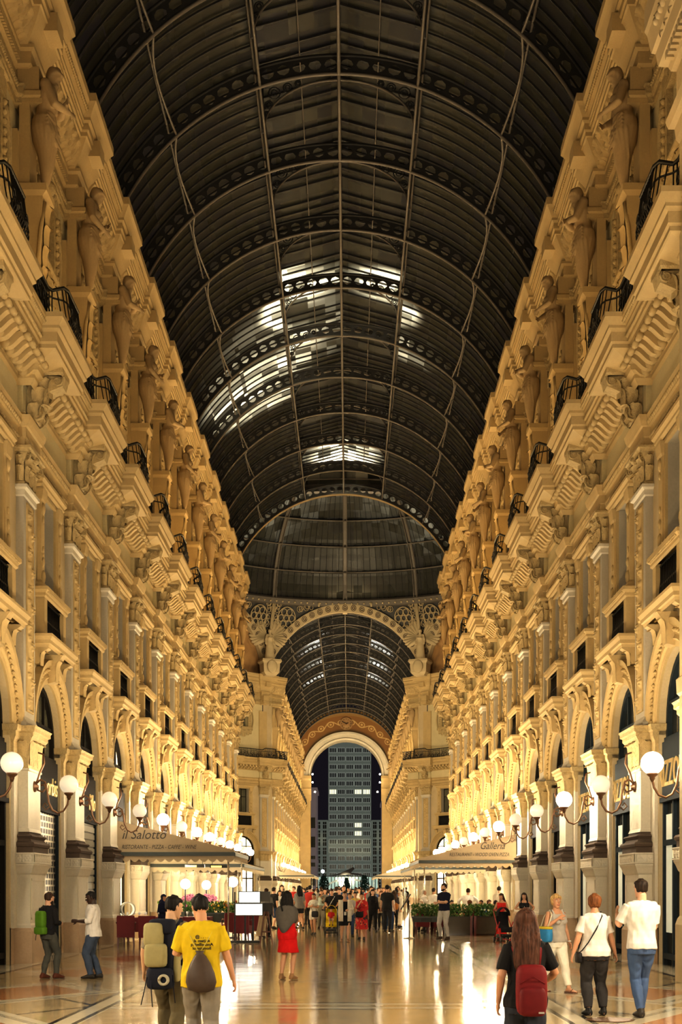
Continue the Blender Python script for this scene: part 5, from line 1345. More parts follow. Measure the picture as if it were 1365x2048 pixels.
# -- man in the yellow shirt and his friend with the large backpack (feet below the picture)
def deep(px, Y, htop, deg, label, **kw):
    x = (px - VX) / F * Y + CX; kw.setdefault('H', hz(htop, Y)); return person(Vector((x, Y, 0)), facing(deg), label, **kw)
ym = deep(403, 11.5, 1789, 180, 'man in a bright yellow T-shirt walking away with a drawstring bag', skin='tan', hair=('short', 'black'), top=((.54, .40, .014), .42, .82, 'loose'), bottom=('trousers', (.22, .20, .17), .98, .022), q=.008, stride=.3,
     hands={-1: (-.15, -.05, -.53), 1: (.02, -.27, -.22)}, elbow={1: (.5, .6, -1), -1: (-.4, .9, 0)}, head=(.5, .28), lean=.03, curl=.55)
k = ym.k
for i, (s_, z) in enumerate((('@ . . . .', 1.315), ('la mati.m', 1.275), ('p. bellissimA', 1.238), ('lo mismoll', 1.20))): onshirt(ym, 'lettering', s_, .042 * k, (.03, .025, .01), -.02 * k, z * k, True, 1.05)
t = worn(ym, 'drawstring_bag', 'dark brown drawstring bag on the back of the yellow shirt', 'bag'); b = MB()
yb = .135
b.loft([[((x0 + .005 * math.sin(q * 5)) * 1.0 + rx * math.cos(q * 2 * PI / 24) * (1 + .04 * math.sin(q * 4)), yb + y0 + ry * math.sin(q * 2 * PI / 24) * (1 + .05 * math.sin(q * 5 + z * 30)), z) for q in range(24)] for z, rx, ry, x0, y0 in ((.775, .05, .02, -.02, .04), (.80, .13, .065, -.02, .045), (.88, .155, .08, -.02, .05), (.97, .14, .075, -.015, .045), (1.07, .10, .055, -.01, .03), (1.14, .055, .035, -.005, .015), (1.165, .03, .02, 0, .01), (1.19, .045, .025, 0, .01))])
obj('sack', ym.sc(b), fab((.07, .05, .04), .5), t)
b = MB()
for e in (-1, 1): b.tube([(0, yb + .02, 1.165), (e * .07, yb + .012, 1.28), (e * .13, .085, 1.40), (e * .14, .02, 1.47)], .005, 5)
obj('cord', ym.sc(b), fab((.5, .42, .10)), t)
bm_ = deep(340, 12.4, 1791, 172, 'man in a taupe shirt walking away under a big olive and navy backpack', skin='asian', hair=('short', 'black'), top=((.20, .17, .12), .5, .84, 'shirt'), bottom=('trousers', (.10, .082, .045), .98, .022), q=.009, stride=.34,
     hands={-1: (-.03, -.22, -.35), 1: (.14, -.02, -.5)}, elbow={-1: (-.3, .8, 0), 1: (.4, .9, 0)}, head=(-.7, .2), lean=.08)
t = worn(bm_, 'backpack', 'big olive and navy hiking backpack on the man left of the yellow shirt', 'backpack')
OL = fab((.30, .27, .14)); NV = fab((.014, .016, .028))
def sbox(b, x0, x1, y0, y1, z0, z1, r=.05):
    """a soft pack volume"""
    cx, cy, cz = (x0 + x1) / 2, (y0 + y1) / 2, (z0 + z1) / 2; hx, hy, hz_ = (x1 - x0) / 2, (y1 - y0) / 2, (z1 - z0) / 2
    rings = []
    for i in range(9):
        ph = -PI / 2 + PI * i / 8; zz = math.copysign(abs(math.sin(ph)) ** .45, math.sin(ph)); cr = max(.05, math.cos(ph)) ** .35
        rings.append([(cx + hx * cr * math.copysign(abs(math.cos(a)) ** .5, math.cos(a)), cy + hy * cr * math.copysign(abs(math.sin(a)) ** .5, math.sin(a)), cz + hz_ * zz) for a in [2 * PI * q / 20 for q in range(20)]])
    b.loft(rings)
P_ = lambda *a: a
for nm, mt, bxs in (('main_compartment', NV, [(-.12, .17, .12, .30, .80, 1.44)]), ('top_lid', NV, [(-.12, .16, .12, .33, 1.33, 1.50)]), ('front_pocket', OL, [(-.06, .185, .22, .40, .98, 1.24)]), ('upper_pocket', OL, [(-.02, .20, .20, .38, 1.20, 1.46)]), ('bottom_pouch', NV, [(-.12, .17, .16, .38, .74, .98)]), ('side_pocket', OL, [(-.17, -.10, .14, .26, .82, 1.12)])):
    b = MB()
    for q in bxs: sbox(b, *q)
    obj(nm, bm_.sc(b), mt, t)
b = MB(); b.loft([[(-.04 + r * math.cos(a), y, .85 + r * math.sin(a)) for a in [2 * PI * q / 20 for q in range(21)]] for r, y in ((.062, .37), (.062, .40), (.035, .40), (.035, .37))], 0, False); obj('lashed_roll', bm_.sc(b), fab((.40, .38, .30)), t)
b = MB()
for x, y, z0, dx in ((.15, .36, .78, .06), (.10, .37, .76, -.02), (-.12, .3, .8, -.03)): b.tube([(x, y, z0 + .1), (x + dx * .4, y + .02, z0 - .05), (x + dx, y + .02, z0 - .2)], .006, 4)
for e in (-1, 1): b.tube([(e * .10, .13, 1.40), (e * .13, .03, 1.485), (e * .14, -.10, 1.40), (e * .15, -.12, 1.2), (e * .16, .10, 1.0)], .018, 6)
obj('strap', bm_.sc(b), NV, t)
# -- girl with the red backpack
gr = deep(1052, 9.7, 1819, 180, 'girl with long brown hair in a black T-shirt, walking away with a red backpack', female=True, skin='tan', hair=('very_long', 'redbrown'), top=(BLACK, .40, .86, 'shirt'), bottom=('jeans', (.03, .035, .05), .98, .012), q=.008, stride=.2,
    hands={-1: (-.06, -.28, -.36), 1: (.10, -.04, -.52)}, elbow={-1: (-.5, .8, 0), 1: (.4, .9, 0)}, head=(-.1, .05))
t = worn(gr, 'backpack', 'dark red backpack on the girl with long brown hair', 'backpack'); RD = fab((.16, .012, .014), .6); b = MB(); sbox(b, -.165, .115, .10, .28, .80, 1.26); obj('main_compartment', gr.sc(b), RD, t)
b = MB(); sbox(b, -.145, .095, .22, .33, .80, 1.06); obj('front_pocket', gr.sc(b), fab((.13, .010, .012), .6), t)
b = MB()
for e in (-1, 1): b.tube([(e * .08 - .02, .12, 1.24), (e * .115, .10, 1.38), (e * .125, .01, 1.475), (e * .12, -.10, 1.38), (e * .13, -.11, 1.15)], .026, 8, 0, True, .6)
b.tube([(-.14, .27, 1.09), (-.025, .30, 1.16), (.09, .27, 1.09)], .005, 4); obj('strap', gr.sc(b), RD, t)
b = MB(); b.box(-.12, -.07, .325, .338, .83, .845); obj('tag', gr.sc(b), fab((.4, .38, .35)), t)
# -- older woman and young man in white T-shirts
ow = who(1190, 2031, 1789, 184, 'older woman with short auburn hair, white T-shirt and dark trousers, seen from behind', female=True, heavy=1.22, skin='tan', hair=('bob', 'auburn'), top=((.60, .57, .53), .40, .86, 'shirt'), bottom=('trousers', (.035, .032, .032), .96, .014), shoes=('shoe', (.012, .011, .01)), q=.0085,
    feet={1: (.10, .02, 0), -1: (-.13, -.02, 0)}, hands={1: (.17, .0, -.52), -1: (-.17, -.05, -.53)}, head=(-.15, .1))
t = worn(ow, 'crossbody_bag', 'black crossbody bag with a thin strap over the white T-shirt of the auburn haired woman', 'bag')
b = MB(); b.tube([(-.10, -.02, 1.50), (-.08, .11, 1.44), (.02, .168, 1.25), (.14, .175, 1.06), (.21, .11, .95), (.235, .0, .90)], .009, 5); b.tube([(-.10, -.02, 1.50), (-.04, -.14, 1.38), (.08, -.19, 1.2), (.2, -.13, 1.0), (.235, .0, .9)], .009, 5); obj('strap', ow.sc(b), fab(BLACK), t)
b = MB(); sbox(b, .19, .27, -.12, .10, .76, .92); obj('pouch', ow.sc(b), fab(BLACK, .5), t)
ymn = who(1284, 2034, 1759, 180, 'young man in a white T-shirt and blue jeans, seen from behind at the right', skin='fair', hair=('short', 'dark'), top=((.62, .60, .56), .40, .87, 'shirt'), bottom=('jeans', (.06, .10, .20), .98, .010), shoes=('shoe', (.03, .025, .02)), q=.0085,
    feet={1: (.03, .05, 0), -1: (-.03, -.18, 0)}, hands={1: (.09, -.27, -.10), -1: (.10, -.27, -.20)}, elbow={1: (.35, .3, -1), -1: (-.25, .5, -1)}, head=(.3, .05))
# -- smiling woman
bw = who(1113, 1984, 1789, 28, 'smiling blonde woman in a grey tank top and white trousers, walking right', female=True, heavy=1.15, skin='tan', hair=('bob', 'blond'), top=((.42, .39, .35), 0, .90, 'tank'), bottom=('trousers', (.74, .70, .60), .95, .010), shoes=('sandal', (.12, .05, .03)), q=.009, face=True,
    stride=.52, hands={-1: (.05, -.20, -.10), 1: (.12, -.05, -.53)}, elbow={-1: (-.8, .4, -.8), 1: (.3, 1, 0)}, head=(-.22, .02))
t = worn(bw, 'tote_bag', 'blue and yellow tote bag on the shoulder of the smiling blonde woman', 'bag'); k = bw.k
b = MB(); sbox(b, -.33, -.20, -.20, .12, .90, 1.16); obj('sack', bw.sc(b), fab((.04, .22, .46)), t); b = MB(); sbox(b, -.335, -.195, -.205, .125, 1.13, 1.18); obj('yellow_band', bw.sc(b), fab((.55, .45, .05)), t)
b = MB(); b.tube([(-.27, -.12, 1.18), (-.19, -.12, 1.38), (-.15, -.02, 1.47), (-.20, .08, 1.36), (-.27, .08, 1.18)], .013, 6); obj('strap', bw.sc(b), fab((.6, .55, .42)), t)
b = MB(); w_ = bw.wr[1]; b.ball(w_ + Vector((0, 0, .02)), .034, 12, 6, 0, (1, 1, .45)); tag(obj('wristwatch', bw.sc(b), fab((.75, .72, .66)), bw.root), 'white wristwatch')
# -- woman in red, two men at the left
rw = who(575, 1959, 1783, 160, 'woman in a short red dress with a grey cardigan over her shoulders, seen from behind', female=True, skin='tan', hair=('long', 'black'), top=((.56, .012, .012), 0, .80, 'strap'), bottom=('skirt', (.56, .012, .012), .46, .016), shoes=('shoe', (.30, .17, .08)), q=.009,
    feet={1: (.11, .02, 0), -1: (-.11, .0, 0)}, hands={1: (-.06, -.26, -.18), -1: (.08, -.26, -.18)}, elbow={1: (.7, .2, -1), -1: (-.7, .2, -1)}, head=(.35, .05))
b = MB()
b.loft([[rw.T(p) for p in [(math.cos(a) * rx, math.sin(a) * ry + .02, z + dz * abs(math.cos(a)) ** 2) for a in [D(-20 + 220 * q / 20) for q in range(21)]]] for z, rx, ry, dz in ((1.49, .09, .09, 0), (1.45, .19, .13, -.03), (1.36, .225, .15, -.02), (1.2, .215, .165, 0), (1.05, .19, .17, .10), (.93, .15, .17, .22))], 0, False, True, False)
o = obj('cardigan', rw.sc(b), fab((.11, .10, .09)), rw.root); md = o.modifiers.new('thick', 'SOLIDIFY'); md.thickness = .012
lm = who(97, 1957, 1785, 145, 'bearded man in a dark navy jacket and grey trousers with a green backpack, far left', skin='fair', hair=('short', 'brown'), top=(BLACK, .82, .90, 'shirt'), bottom=('trousers', (.07, .07, .06), .98, .012), shoes=('shoe', (.10, .03, .015)), q=.009,
    feet={1: (.08, .05, 0), -1: (-.12, -.12, 0)}, hands={1: (.0, -.24, -.30), -1: (.06, -.25, -.30)}, elbow={1: (.5, .7, -.5), -1: (-.5, .7, -.5)}, head=(-.05, .12))
b = MB(); hp = lm.headpt; b.loft([[hp(p) for p in ell((0, y, z), rx, ry)] for z, rx, ry, y in ((-.15, .03, .025, -.065), (-.125, .05, .05, -.055), (-.085, .062, .066, -.035), (-.05, .066, .062, -.03), (-.03, .066, .05, -.02))]); obj('beard', remesh(lm.sc(b), .009, 'beard', 1, .003), fab(HAIR['dark']), lm.root)
t = worn(lm, 'backpack', 'bright green backpack on the bearded man at the far left', 'backpack'); GRN = fab((.09, .20, .015), .6); b = MB(); sbox(b, -.10, .14, .11, .26, 1.02, 1.38); obj('main_compartment', lm.sc(b), GRN, t)
b = MB(); sbox(b, -.14, .15, .12, .28, .90, 1.06); obj('lower_pouch', lm.sc(b), GRN, t)
b = MB()
for e in (-1, 1): b.tube([(e * .09, .13, 1.36), (e * .12, .03, 1.48), (e * .13, -.11, 1.38), (e * .15, -.10, 1.2), (e * .16, .1, 1.0)], .016, 6)
b.tube([(.14, .2, .92), (.16, .2, .78)], .006, 4); obj('strap', lm.sc(b), NV, t)
wm = who(186, 1957, 1782, -82, 'man in a loose white shirt and blue jeans facing left, second from the left wall', skin='black', hair=('crop', 'black'), top=((.66, .63, .60), .62, .84, 'loose'), bottom=('jeans', (.055, .075, .12), 1.0, .022), shoes=('shoe', (.03, .025, .02)), q=.009, face=True,
    feet={1: (.08, -.06, 0), -1: (-.1, .10, 0)}, hands={1: (-.06, -.32, -.27), -1: (.08, -.32, -.27)}, elbow={1: (.5, 1, -.3), -1: (-.5, 1, -.3)}, head=(0, .32))
# -- man in navy, woman with pushchair, girl at the pillar, woman in a headscarf
nm = who(889, 1879, 1767, -35, 'man in a navy polo shirt and light grey trousers with folded arms', skin='fair', hair=('short', 'dark'), top=((.012, .014, .03), .40, .90, 'shirt'), bottom=('trousers', (.42, .40, .37), .98, .014), shoes=('shoe', (.06, .035, .02)), q=.012, face=True,
    feet={1: (.13, .0, 0), -1: (-.13, -.03, 0)}, hands={1: (-.30, -.20, -.27), -1: (.30, -.22, -.24)}, elbow={1: (.9, .1, -.6), -1: (-.9, .1, -.6)}, head=(-.45, -.02))
b = MB(); hp = nm.headpt; b.loft([[hp(p) for p in ell((0, y, z), rx, ry)] for z, rx, ry, y in ((-.125, .03, .03, -.058), (-.105, .048, .052, -.048), (-.07, .060, .07, -.024), (-.045, .064, .07, -.02))]); obj('beard', remesh(nm.sc(b), .010, 'beard', 1, .002), fab(HAIR['dark']), nm.root)
rd = who(1004, 1880, 1787, -15, 'woman in a long red dress pushing a black pushchair near the right wall', female=True, skin='tan', hair=('long', 'brown'), top=((.62, .03, .02), 0, .80, 'strap'), bottom=('skirt', (.62, .03, .02), .93, .02), q=.014, face=True,
    hands={1: (-.02, -.30, -.36), -1: (.02, -.30, -.36)}, elbow={1: (.8, .5, -.3), -1: (-.8, .5, -.3)}, head=(-.5, .1))
gl = who(1049, 1884, 1786, -5, 'girl in a black sleeveless top with a hand on her hip beside a pillar', female=True, skin='tan', hair=('long', 'dark'), top=(BLACK, 0, .88, 'tank'), bottom=('shorts', (.03, .03, .04), .3, .014), q=.014, face=True,
    hands={1: (.08, -.06, -.38), -1: (-.02, -.2, -.25)}, elbow={1: (1, .5, 0), -1: (-.7, .4, -.5)}, head=(-.1, 0))
b = MB(); onshirt(gl, 'shirt_print', 'W', .16, (.6, .6, .58), 0, 1.15 * gl.k, False, .9, 'tank_top')
hj = who(327, 1886, 1789, 55, 'woman in a dark blue headscarf and navy coat by the il Salotto tables', female=True, skin='tan', hair=('scarf', (.012, .016, .05)), top=((.010, .012, .035), .95, .80, 'loose'), bottom=('skirt', (.010, .012, .03), .9, .03), q=.012, face=True, head=(0, .1), hands={1: (0, -.24, -.28), -1: (.05, -.22, -.3)}, elbow={1: (.5, .6, -.5), -1: (-.5, .6, -.5)})
# -- the front row of the walking crowd (pixels of the feet and of the top of the head)
def mid(px, py, htop, deg, label, **kw): kw.setdefault('q', .018); kw.setdefault('face', abs(deg) < 60); return who(px, py, htop, deg, label, **kw)
def handbag(bd, label, c, at_, sx=.13, sz=.1, sling=None):
    t = worn(bd, 'handbag', label, 'bag'); b = MB(); x, y, z = at_; sbox(b, x - sx, x + sx, y - .05, y + .05, z - sz, z + sz); obj('pouch', bd.sc(b), fab(c, .5), t)
    b = MB(); s_ = sling or Vector((-.1 if x > 0 else .1, 0, 1.49)); b.tube([(x - sx * .7, y, z + sz * .8), (s_[0] - .03, -.15, 1.32), (s_[0], 0, 1.495), (s_[0] + .02, .14, 1.35), (x + sx * .7, y + .02, z + sz * .8)], .008, 4); obj('strap', bd.sc(b), fab(c, .5), t)
a_ = mid(690, 1884, 1783, 5, 'woman in a short black dress and open white cardigan, front of the crowd', female=True, skin='fair', hair=('bun', 'brown'), top=(BLACK, 0, .80, 'strap'), bottom=('skirt', BLACK, .42, .016), shoes=('shoe', (.35, .2, .12)), q=.013, face=True, stride=.3, hands={1: (-.04, -.2, -.3), -1: (-.05, -.05, -.55)}, elbow={1: (.7, .5, -.5), -1: (-.3, 1, 0)})
b = MB()
for e in (-1, 1):
    b.loft([[a_.T(p) for p in [(e * .075, -.205, z), (e * .15, -.175, z), (e * .225, -.02, z), (e * .15, .15, z), (0, .17, z)]] for z in (1.46, 1.3, 1.1, .9, .72)], 0, False, True, False); a_.arm(b, e, .02, .9)
o = obj('cardigan', a_.sc(b), fab((.66, .60, .50)), a_.root); md = o.modifiers.new('thick', 'SOLIDIFY'); md.thickness = .01
b = MB(); b.box(-.04, .04, -.20, -.17, .93, 1.05); obj('print_patch', a_.sc(b), fab((.6, .58, .52)), a_.root)
def floral():
    m, nt, bs = newmat('red_floral_fabric'); v = tex(nt, 'Voronoi', coord(nt), Scale=9); n = tex(nt, 'Noise', coord(nt), Scale=8, Detail=2)
    lnk(nt, mixc(nt, E(nt, n) > .56, mixc(nt, E(nt, v) < .28, (.5, .02, .02), (.62, .20, .10)), (.05, .02, .025)), bs.inputs['Base Color']); bs.inputs['Roughness'].default_value = .8; return m
b_ = mid(724, 1880, 1786, -8, 'woman in a red floral dress with a black handbag, front of the crowd', female=True, heavy=1.12, skin='tan', hair=('bun', 'black'), top=((.5, .021, .02), .55, .80, 'loose'), bottom=('skirt', (.5, .021, .02), .62, .03), q=.013, face=True, stride=.25, hands={-1: (.12, -.22, -.02), 1: (.10, -.02, -.54)}, elbow={-1: (-.6, .2, -1), 1: (.3, 1, 0)})
fl_ = floral()
for o in KIDS[b_.root.name]:
    if o.name.startswith(('shirt', 'skirt')): o.data.materials[0] = fl_
handbag(b_, 'black handbag across the red floral dress', BLACK, (-.06, -.2, .95), .15, .11)
c_ = mid(746, 1864, 1779, 8, 'woman with long dark hair dressed all in black, right of the red floral dress', female=True, skin='fair', hair=('long', 'dark'), top=(BLACK, .9, .72, 'loose'), bottom=('leggings', BLACK, .98, .012), stride=.35)
d_ = mid(763, 1860, 1782, -5, 'woman in a beige top and dark leggings, right of the woman in black', female=True, skin='fair', hair=('long', 'auburn'), top=((.36, .30, .23), .3, .76, 'loose'), bottom=('leggings', (.02, .02, .022), .98, .01), stride=.3)
handbag(d_, 'brown shoulder bag in front of the beige top', (.10, .045, .025), (.0, -.17, .92), .12, .09)
e_ = mid(779, 1863, 1780, 12, 'fair-haired woman in a white blouse and blue jeans', female=True, heavy=1.1, skin='fair', hair=('bob', 'blond'), top=((.68, .64, .56), .5, .84, 'loose'), bottom=('jeans', DENIM, .98, .012), stride=.28)
handbag(e_, 'orange tan shoulder bag beside the white blouse', (.55, .22, .05), (.26, -.02, 1.05), .12, .14, Vector((.15, 0, 1.49)))
f_ = mid(664, 1863, 1779, 0, 'man in a black T-shirt with a white strap pushing the yellow pushchair', skin='tan', hair=('short', 'black'), top=(BLACK, .4, .88, 'shirt'), bottom=('trousers', (.03, .03, .035), .98, .012), face=True, hands={1: (.02, -.30, -.36), -1: (-.02, -.30, -.36)}, elbow={1: (.6, .6, -.5), -1: (-.6, .6, -.5)})
b = MB(); b.tube([(.12, -.06, 1.46), (.06, -.13, 1.35), (-.06, -.15, 1.15), (-.13, -.12, .98)], .014, 5); obj('white_strap', f_.sc(b), fab(WHITE), f_.root)
g_ = mid(643, 1858, 1780, 3, 'woman in a grey jumpsuit walking behind the yellow pushchair, on its left', female=True, skin='tan', hair=('bun', 'brown'), top=((.20, .18, .13), .2, .85, 'shirt'), bottom=('trousers', (.20, .18, .13), .96, .03), stride=.2)
h_ = mid(628, 1870, 1787, -20, 'woman in a white top carrying a toddler, black bag at her hip', female=True, skin='tan', hair=('bun', 'black'), top=((.62, .58, .5), .3, .86, 'shirt'), bottom=('shorts', (.55, .50, .42), .30, .02), stride=.25, hands={1: (-.10, -.25, -.22), -1: (.12, -.25, -.18)}, elbow={1: (.8, .3, -.8), -1: (-.8, .3, -.8)})
handbag(h_, 'black round bag at the hip of the woman carrying a toddler', BLACK, (.12, -.16, .88), .15, .13, Vector((-.1, 0, 1.49)))
i_ = person(h_.root.location + Vector((.22, -.24, .72)), D(100), 'toddler in pale clothes carried in the arms of the woman in white', H=.72, skin='tan', hair=('crop', 'black'), top=((.55, .62, .55), .5, .8, 'shirt'), bottom=('shorts', (.4, .5, .45), .4), q=.02, hands={1: (.0, -.3, .0), -1: (0, -.3, -.1)}, feet={1: (.1, -.25, .35), -1: (-.1, -.25, .35)})
j_ = mid(600, 1853, 1775, 20, 'man in a grey shirt and dark cap with beige shorts, left of the small girl', skin='tan', hair=('crop', 'black'), top=((.28, .28, .30), .45, .86, 'shirt'), bottom=('shorts', (.45, .36, .22), .48, .02), hands={1: (-.05, -.28, -.22), -1: (.05, -.28, -.22)}, elbow={1: (.6, .4, -.6), -1: (-.6, .4, -.6)})
b = MB(); hp = j_.headpt; b.loft([[hp(p) for p in ell((0, .0, z), r, r * 1.25)] for z, r in ((.05, .086), (.09, .085), (.13, .06), (.14, .02))]); b.loft([[hp((x, y, z)) for x, y in ((-.07, -.08), (-.05, -.17), (.05, -.17), (.07, -.08))] for z in (.05, .06)], 0, True, False); obj('cap', j_.sc(b), fab((.02, .02, .025)), j_.root)
k_ = mid(611, 1849, 1806, 10, 'small girl in a cream dress walking beside the man in a cap', female=True, skin='tan', hair=('bob', 'black'), top=((.62, .55, .42), .2, .8, 'loose'), bottom=('skirt', (.62, .55, .42), .5, .05))
l_ = mid(548, 1858, 1775, 140, 'man in a black T-shirt and blue shorts, behind the side boards of the menu stand', skin='fair', hair=('short', 'dark'), top=(BLACK, .4, .88, 'shirt'), bottom=('shorts', (.03, .045, .09), .5, .022), stride=.3)
m1 = mid(560, 1856, 1781, 15, 'woman in a white blouse and dark hair, left of the red dress woman', female=True, skin='fair', hair=('long', 'black'), top=(WHITE, .5, .84, 'loose'), bottom=('trousers', (.04, .05, .03), .98, .012))
m2_ = mid(570, 1857, 1785, 0, 'woman in a black blouse with long dark hair, partly behind the red dress woman', female=True, skin='fair', hair=('long', 'black'), top=(BLACK, .5, .84, 'loose'), bottom=('trousers', (.06, .06, .06), .98, .012))
m3 = mid(616, 1851, 1782, 170, 'woman with long black hair in a dark blouse, right of the cap man', female=True, skin='tan', hair=('long', 'black'), top=((.10, .09, .06), .3, .8, 'loose'), bottom=('trousers', (.05, .045, .04), .98, .012))
m4 = mid(605, 1846, 1776, 5, 'blond man in a cream T-shirt behind the cap man', skin='fair', hair=('short', 'brown'), top=((.55, .47, .33), .4, .86, 'shirt'), bottom=('trousers', (.12, .1, .08), .98, .012))
m5 = mid(679, 1858, 1777, -10, 'tall man in black behind the woman with a white cardigan', skin='fair', hair=('short', 'dark'), top=(BLACK, .5, .86, 'shirt'), bottom=('jeans', DENIM, .98, .014))
m6 = mid(700, 1874, 1786, 10, 'man in blue jeans half hidden behind the white cardigan', skin='tan', hair=('short', 'black'), top=((.45, .42, .4), .4, .86, 'shirt'), bottom=('jeans', DENIM, .98, .016))
m7 = mid(711, 1866, 1784, -12, 'man in a yellowish shirt eating behind the red floral dress', skin='tan', hair=('short', 'black'), top=((.55, .42, .12), .4, .86, 'shirt'), bottom=('trousers', (.05, .05, .05), .98, .012), hands={1: (-.08, -.2, .02), -1: (-.08, -.05, -.54)}, elbow={1: (.6, .2, -1), -1: (-.3, 1, 0)})
m8 = mid(789, 1858, 1781, 175, 'woman with long brown hair in dark clothes walking away, right of the orange bag', female=True, skin='fair', hair=('long', 'brown'), top=((.04, .03, .03), .5, .8, 'loose'), bottom=('leggings', BLACK, .98, .01))
m9 = mid(800, 1856, 1783, -60, 'woman draped in a white scarf at the left end of the right planters', female=True, skin='tan', hair=('scarf', (.62, .56, .46)), top=((.66, .60, .5), .9, .78, 'loose'), bottom=('skirt', (.6, .54, .44), .9, .03))
# -- waiters and seated diners behind the right planters
def wt(px, htop, Y, deg, label, **kw): x = (px - VX) / F * Y + CX; return person(Vector((x, Y, 0)), D(deg), label, H=hz(htop, Y), q=.018, **kw)
wt(848, 1779, 48.0, 60, 'woman wrapped in a white veil standing behind the right planters', female=True, skin='tan', hair=('scarf', (.68, .62, .52)), top=((.70, .64, .55), .9, .78, 'loose'), bottom=('skirt', (.66, .6, .5), .9, .03))
wt(868, 1776, 49.6, 150, 'waiter in a white shirt standing just left of the navy shirt man', skin='tan', hair=('crop', 'dark'), top=((.74, .70, .62), .9, .84, 'loose'), bottom=('trousers', BLACK, .98, .012))
wt(937, 1777, 48.6, 175, 'broad waiter in a white shirt with his back turned, behind the middle planter', heavy=1.25, skin='fair', hair=('short', 'brown'), top=((.76, .72, .63), .9, .84, 'loose'), bottom=('trousers', BLACK, .98, .012), hands={1: (.2, -.12, -.42), -1: (-.2, -.12, -.42)}, elbow={1: (1, .3, 0), -1: (-1, .3, 0)})
wt(999, 1773, 49.3, 160, 'man in a cream shirt standing behind the woman in a long red dress', skin='fair', hair=('short', 'dark'), top=((.62, .55, .43), .5, .84, 'loose'), bottom=('trousers', BLACK, .98, .012))
wt(533, 1777, 42, 160, 'man in a grey shirt with his back turned, behind the lit menu boards', skin='fair', hair=('crop', 'brown'), top=((.2, .19, .17), .4, .84, 'shirt'), bottom=('trousers', BLACK, .98, .012))
seatk = dict(feet={1: (.11, -.42, 0), -1: (-.11, -.42, 0)})
def seated(px, Y, deg, label, **kw):
    """a diner on a chair: hips lowered to the seat"""
    x = (px - VX) / F * Y + CX; dz = -.42
    bd = person(Vector((x, Y, 0)), D(deg), label, H=1.62, q=.02, feet={1: (.11, -.42, .45), -1: (-.11, -.42, .45)}, hands={1: (-.05, -.30, -.22), -1: (.05, -.30, -.22)}, elbow={1: (.6, .5, -.5), -1: (-.6, .5, -.5)}, **kw)
    bd.root.location.z = -.415
    place2(ch0, (x, Y, 0), D(deg) + PI, 'burgundy chair under the %s' % label.split(' seated')[0], 'chair', 'burgundy restaurant chairs'); return bd
for px, Y, deg, sx, hc, col_, lab in ((904, 46.3, 20, 0, ('short', 'dark'), (.05, .05, .06), 'dark haired man seated right behind the navy shirt man'), (940, 46.4, 200, 1, ('bob', 'auburn'), (.45, .2, .1), 'auburn haired woman seated with her back turned, below the broad waiter'), (963, 46.9, -30, 0, ('short', 'brown'), (.12, .2, .42), 'man in a blue shirt seated behind the middle planter'),
                                (979, 48.0, 30, 1, ('bob', 'redbrown'), (.4, .15, .1), 'red haired woman seated behind the right planter'), (992, 46, 190, 0, ('short', 'dark'), (.5, .42, .3), 'man in a beige shirt seated at the right end of the planters'), (880, 47.3, 190, 1, ('bob', 'brown'), (.55, .45, .3), 'woman in cream seated left of the navy shirt man'), (843, 47.4, 0, 1, ('scarf', (.6, .52, .4)), (.6, .52, .4), 'woman in a pale headscarf seated at the left end of the planters')):
    seated(px, Y, deg, lab, female=bool(sx), skin='tan', hair=hc, top=(col_, .5, .84, 'shirt'), bottom=('trousers', (.05, .045, .05), .98, .012))
# -- pushchairs
def pushchair(p, rz, label, hood, frame, kid=None):
    t = tag(thing('pushchair', None, None, p, rz), label, 'pushchair', 'pushchairs')
    b = MB()
    for x in (-.22, .22):
        b.tube([(x, .35, .98), (x, .18, .7), (x, -.12, .35), (x, -.30, .09)], .016, 6); b.tube([(x, .28, .09), (x, .0, .42), (x, -.18, .62)], .016, 6)
    b.tube([(-.22, .35, .98), (.22, .35, .98)], .018, 6); b.tube([(-.22, .28, .09), (.22, .28, .09)], .012, 5); b.tube([(-.22, -.30, .09), (.22, -.30, .09)], .012, 5); obj('frame', b, frame, t)
    for x in (-.22, .22):
        for y in (-.3, .28):
            b = MB(); b.loft([[(x + dx, y + r * math.cos(a), .085 + r * math.sin(a)) for a in [2 * PI * q / 14 for q in range(14)]] for dx, r in ((-.025, .07), (-.02, .085), (.02, .085), (.025, .07))]); obj('wheel', b, M['iron'], t)
    b = MB(); b.loft([[(x, y, z) for x in (-.19, .19)] for y, z in ((.20, .92), (.14, .55), (.08, .42), (-.20, .44), (-.24, .30))], 0, False, True, False); o = obj('seat', b, hood, t); md = o.modifiers.new('t', 'SOLIDIFY'); md.thickness = .03
    b = MB(); b.loft([[(.2 * math.cos(a), .2 - .34 * u * (1 - .2 * abs(math.cos(a))), .80 + .26 * math.sin(a)) for a in [PI * q / 12 for q in range(13)]] for u in (0, .3, .6, .8)], 0, False, True, False); o = obj('hood', b, hood, t); md = o.modifiers.new('t', 'SOLIDIFY'); md.thickness = .015
    b = MB(); b.box(-.18, .18, -.15, .22, .14, .24); obj('basket', b, M['iron'], t)
    b = MB(); b.box(-.17, .17, -.34, -.24, .20, .23); obj('footrest', b, M['iron'], t)
p = G(663, 1871); pushchair(p, 0, 'yellow pushchair with a toddler, in front of the man in black', fab((.72, .52, .02)), M['iron'])
kd = person(p + Vector((0, -.12, .0)), 0, 'toddler in a red and white shirt sitting in the yellow pushchair', H=.80, skin='tan', hair=('crop', 'black'), top=((.55, .03, .03), .5, .82, 'shirt'), bottom=('shorts', (.5, .45, .4), .4), q=.02, face=True, feet={1: (.11, -.42, .45), -1: (-.11, -.42, .45)}, hands={1: (.0, -.3, -.3), -1: (0, -.3, -.3)})
kd.root.location.z = .14
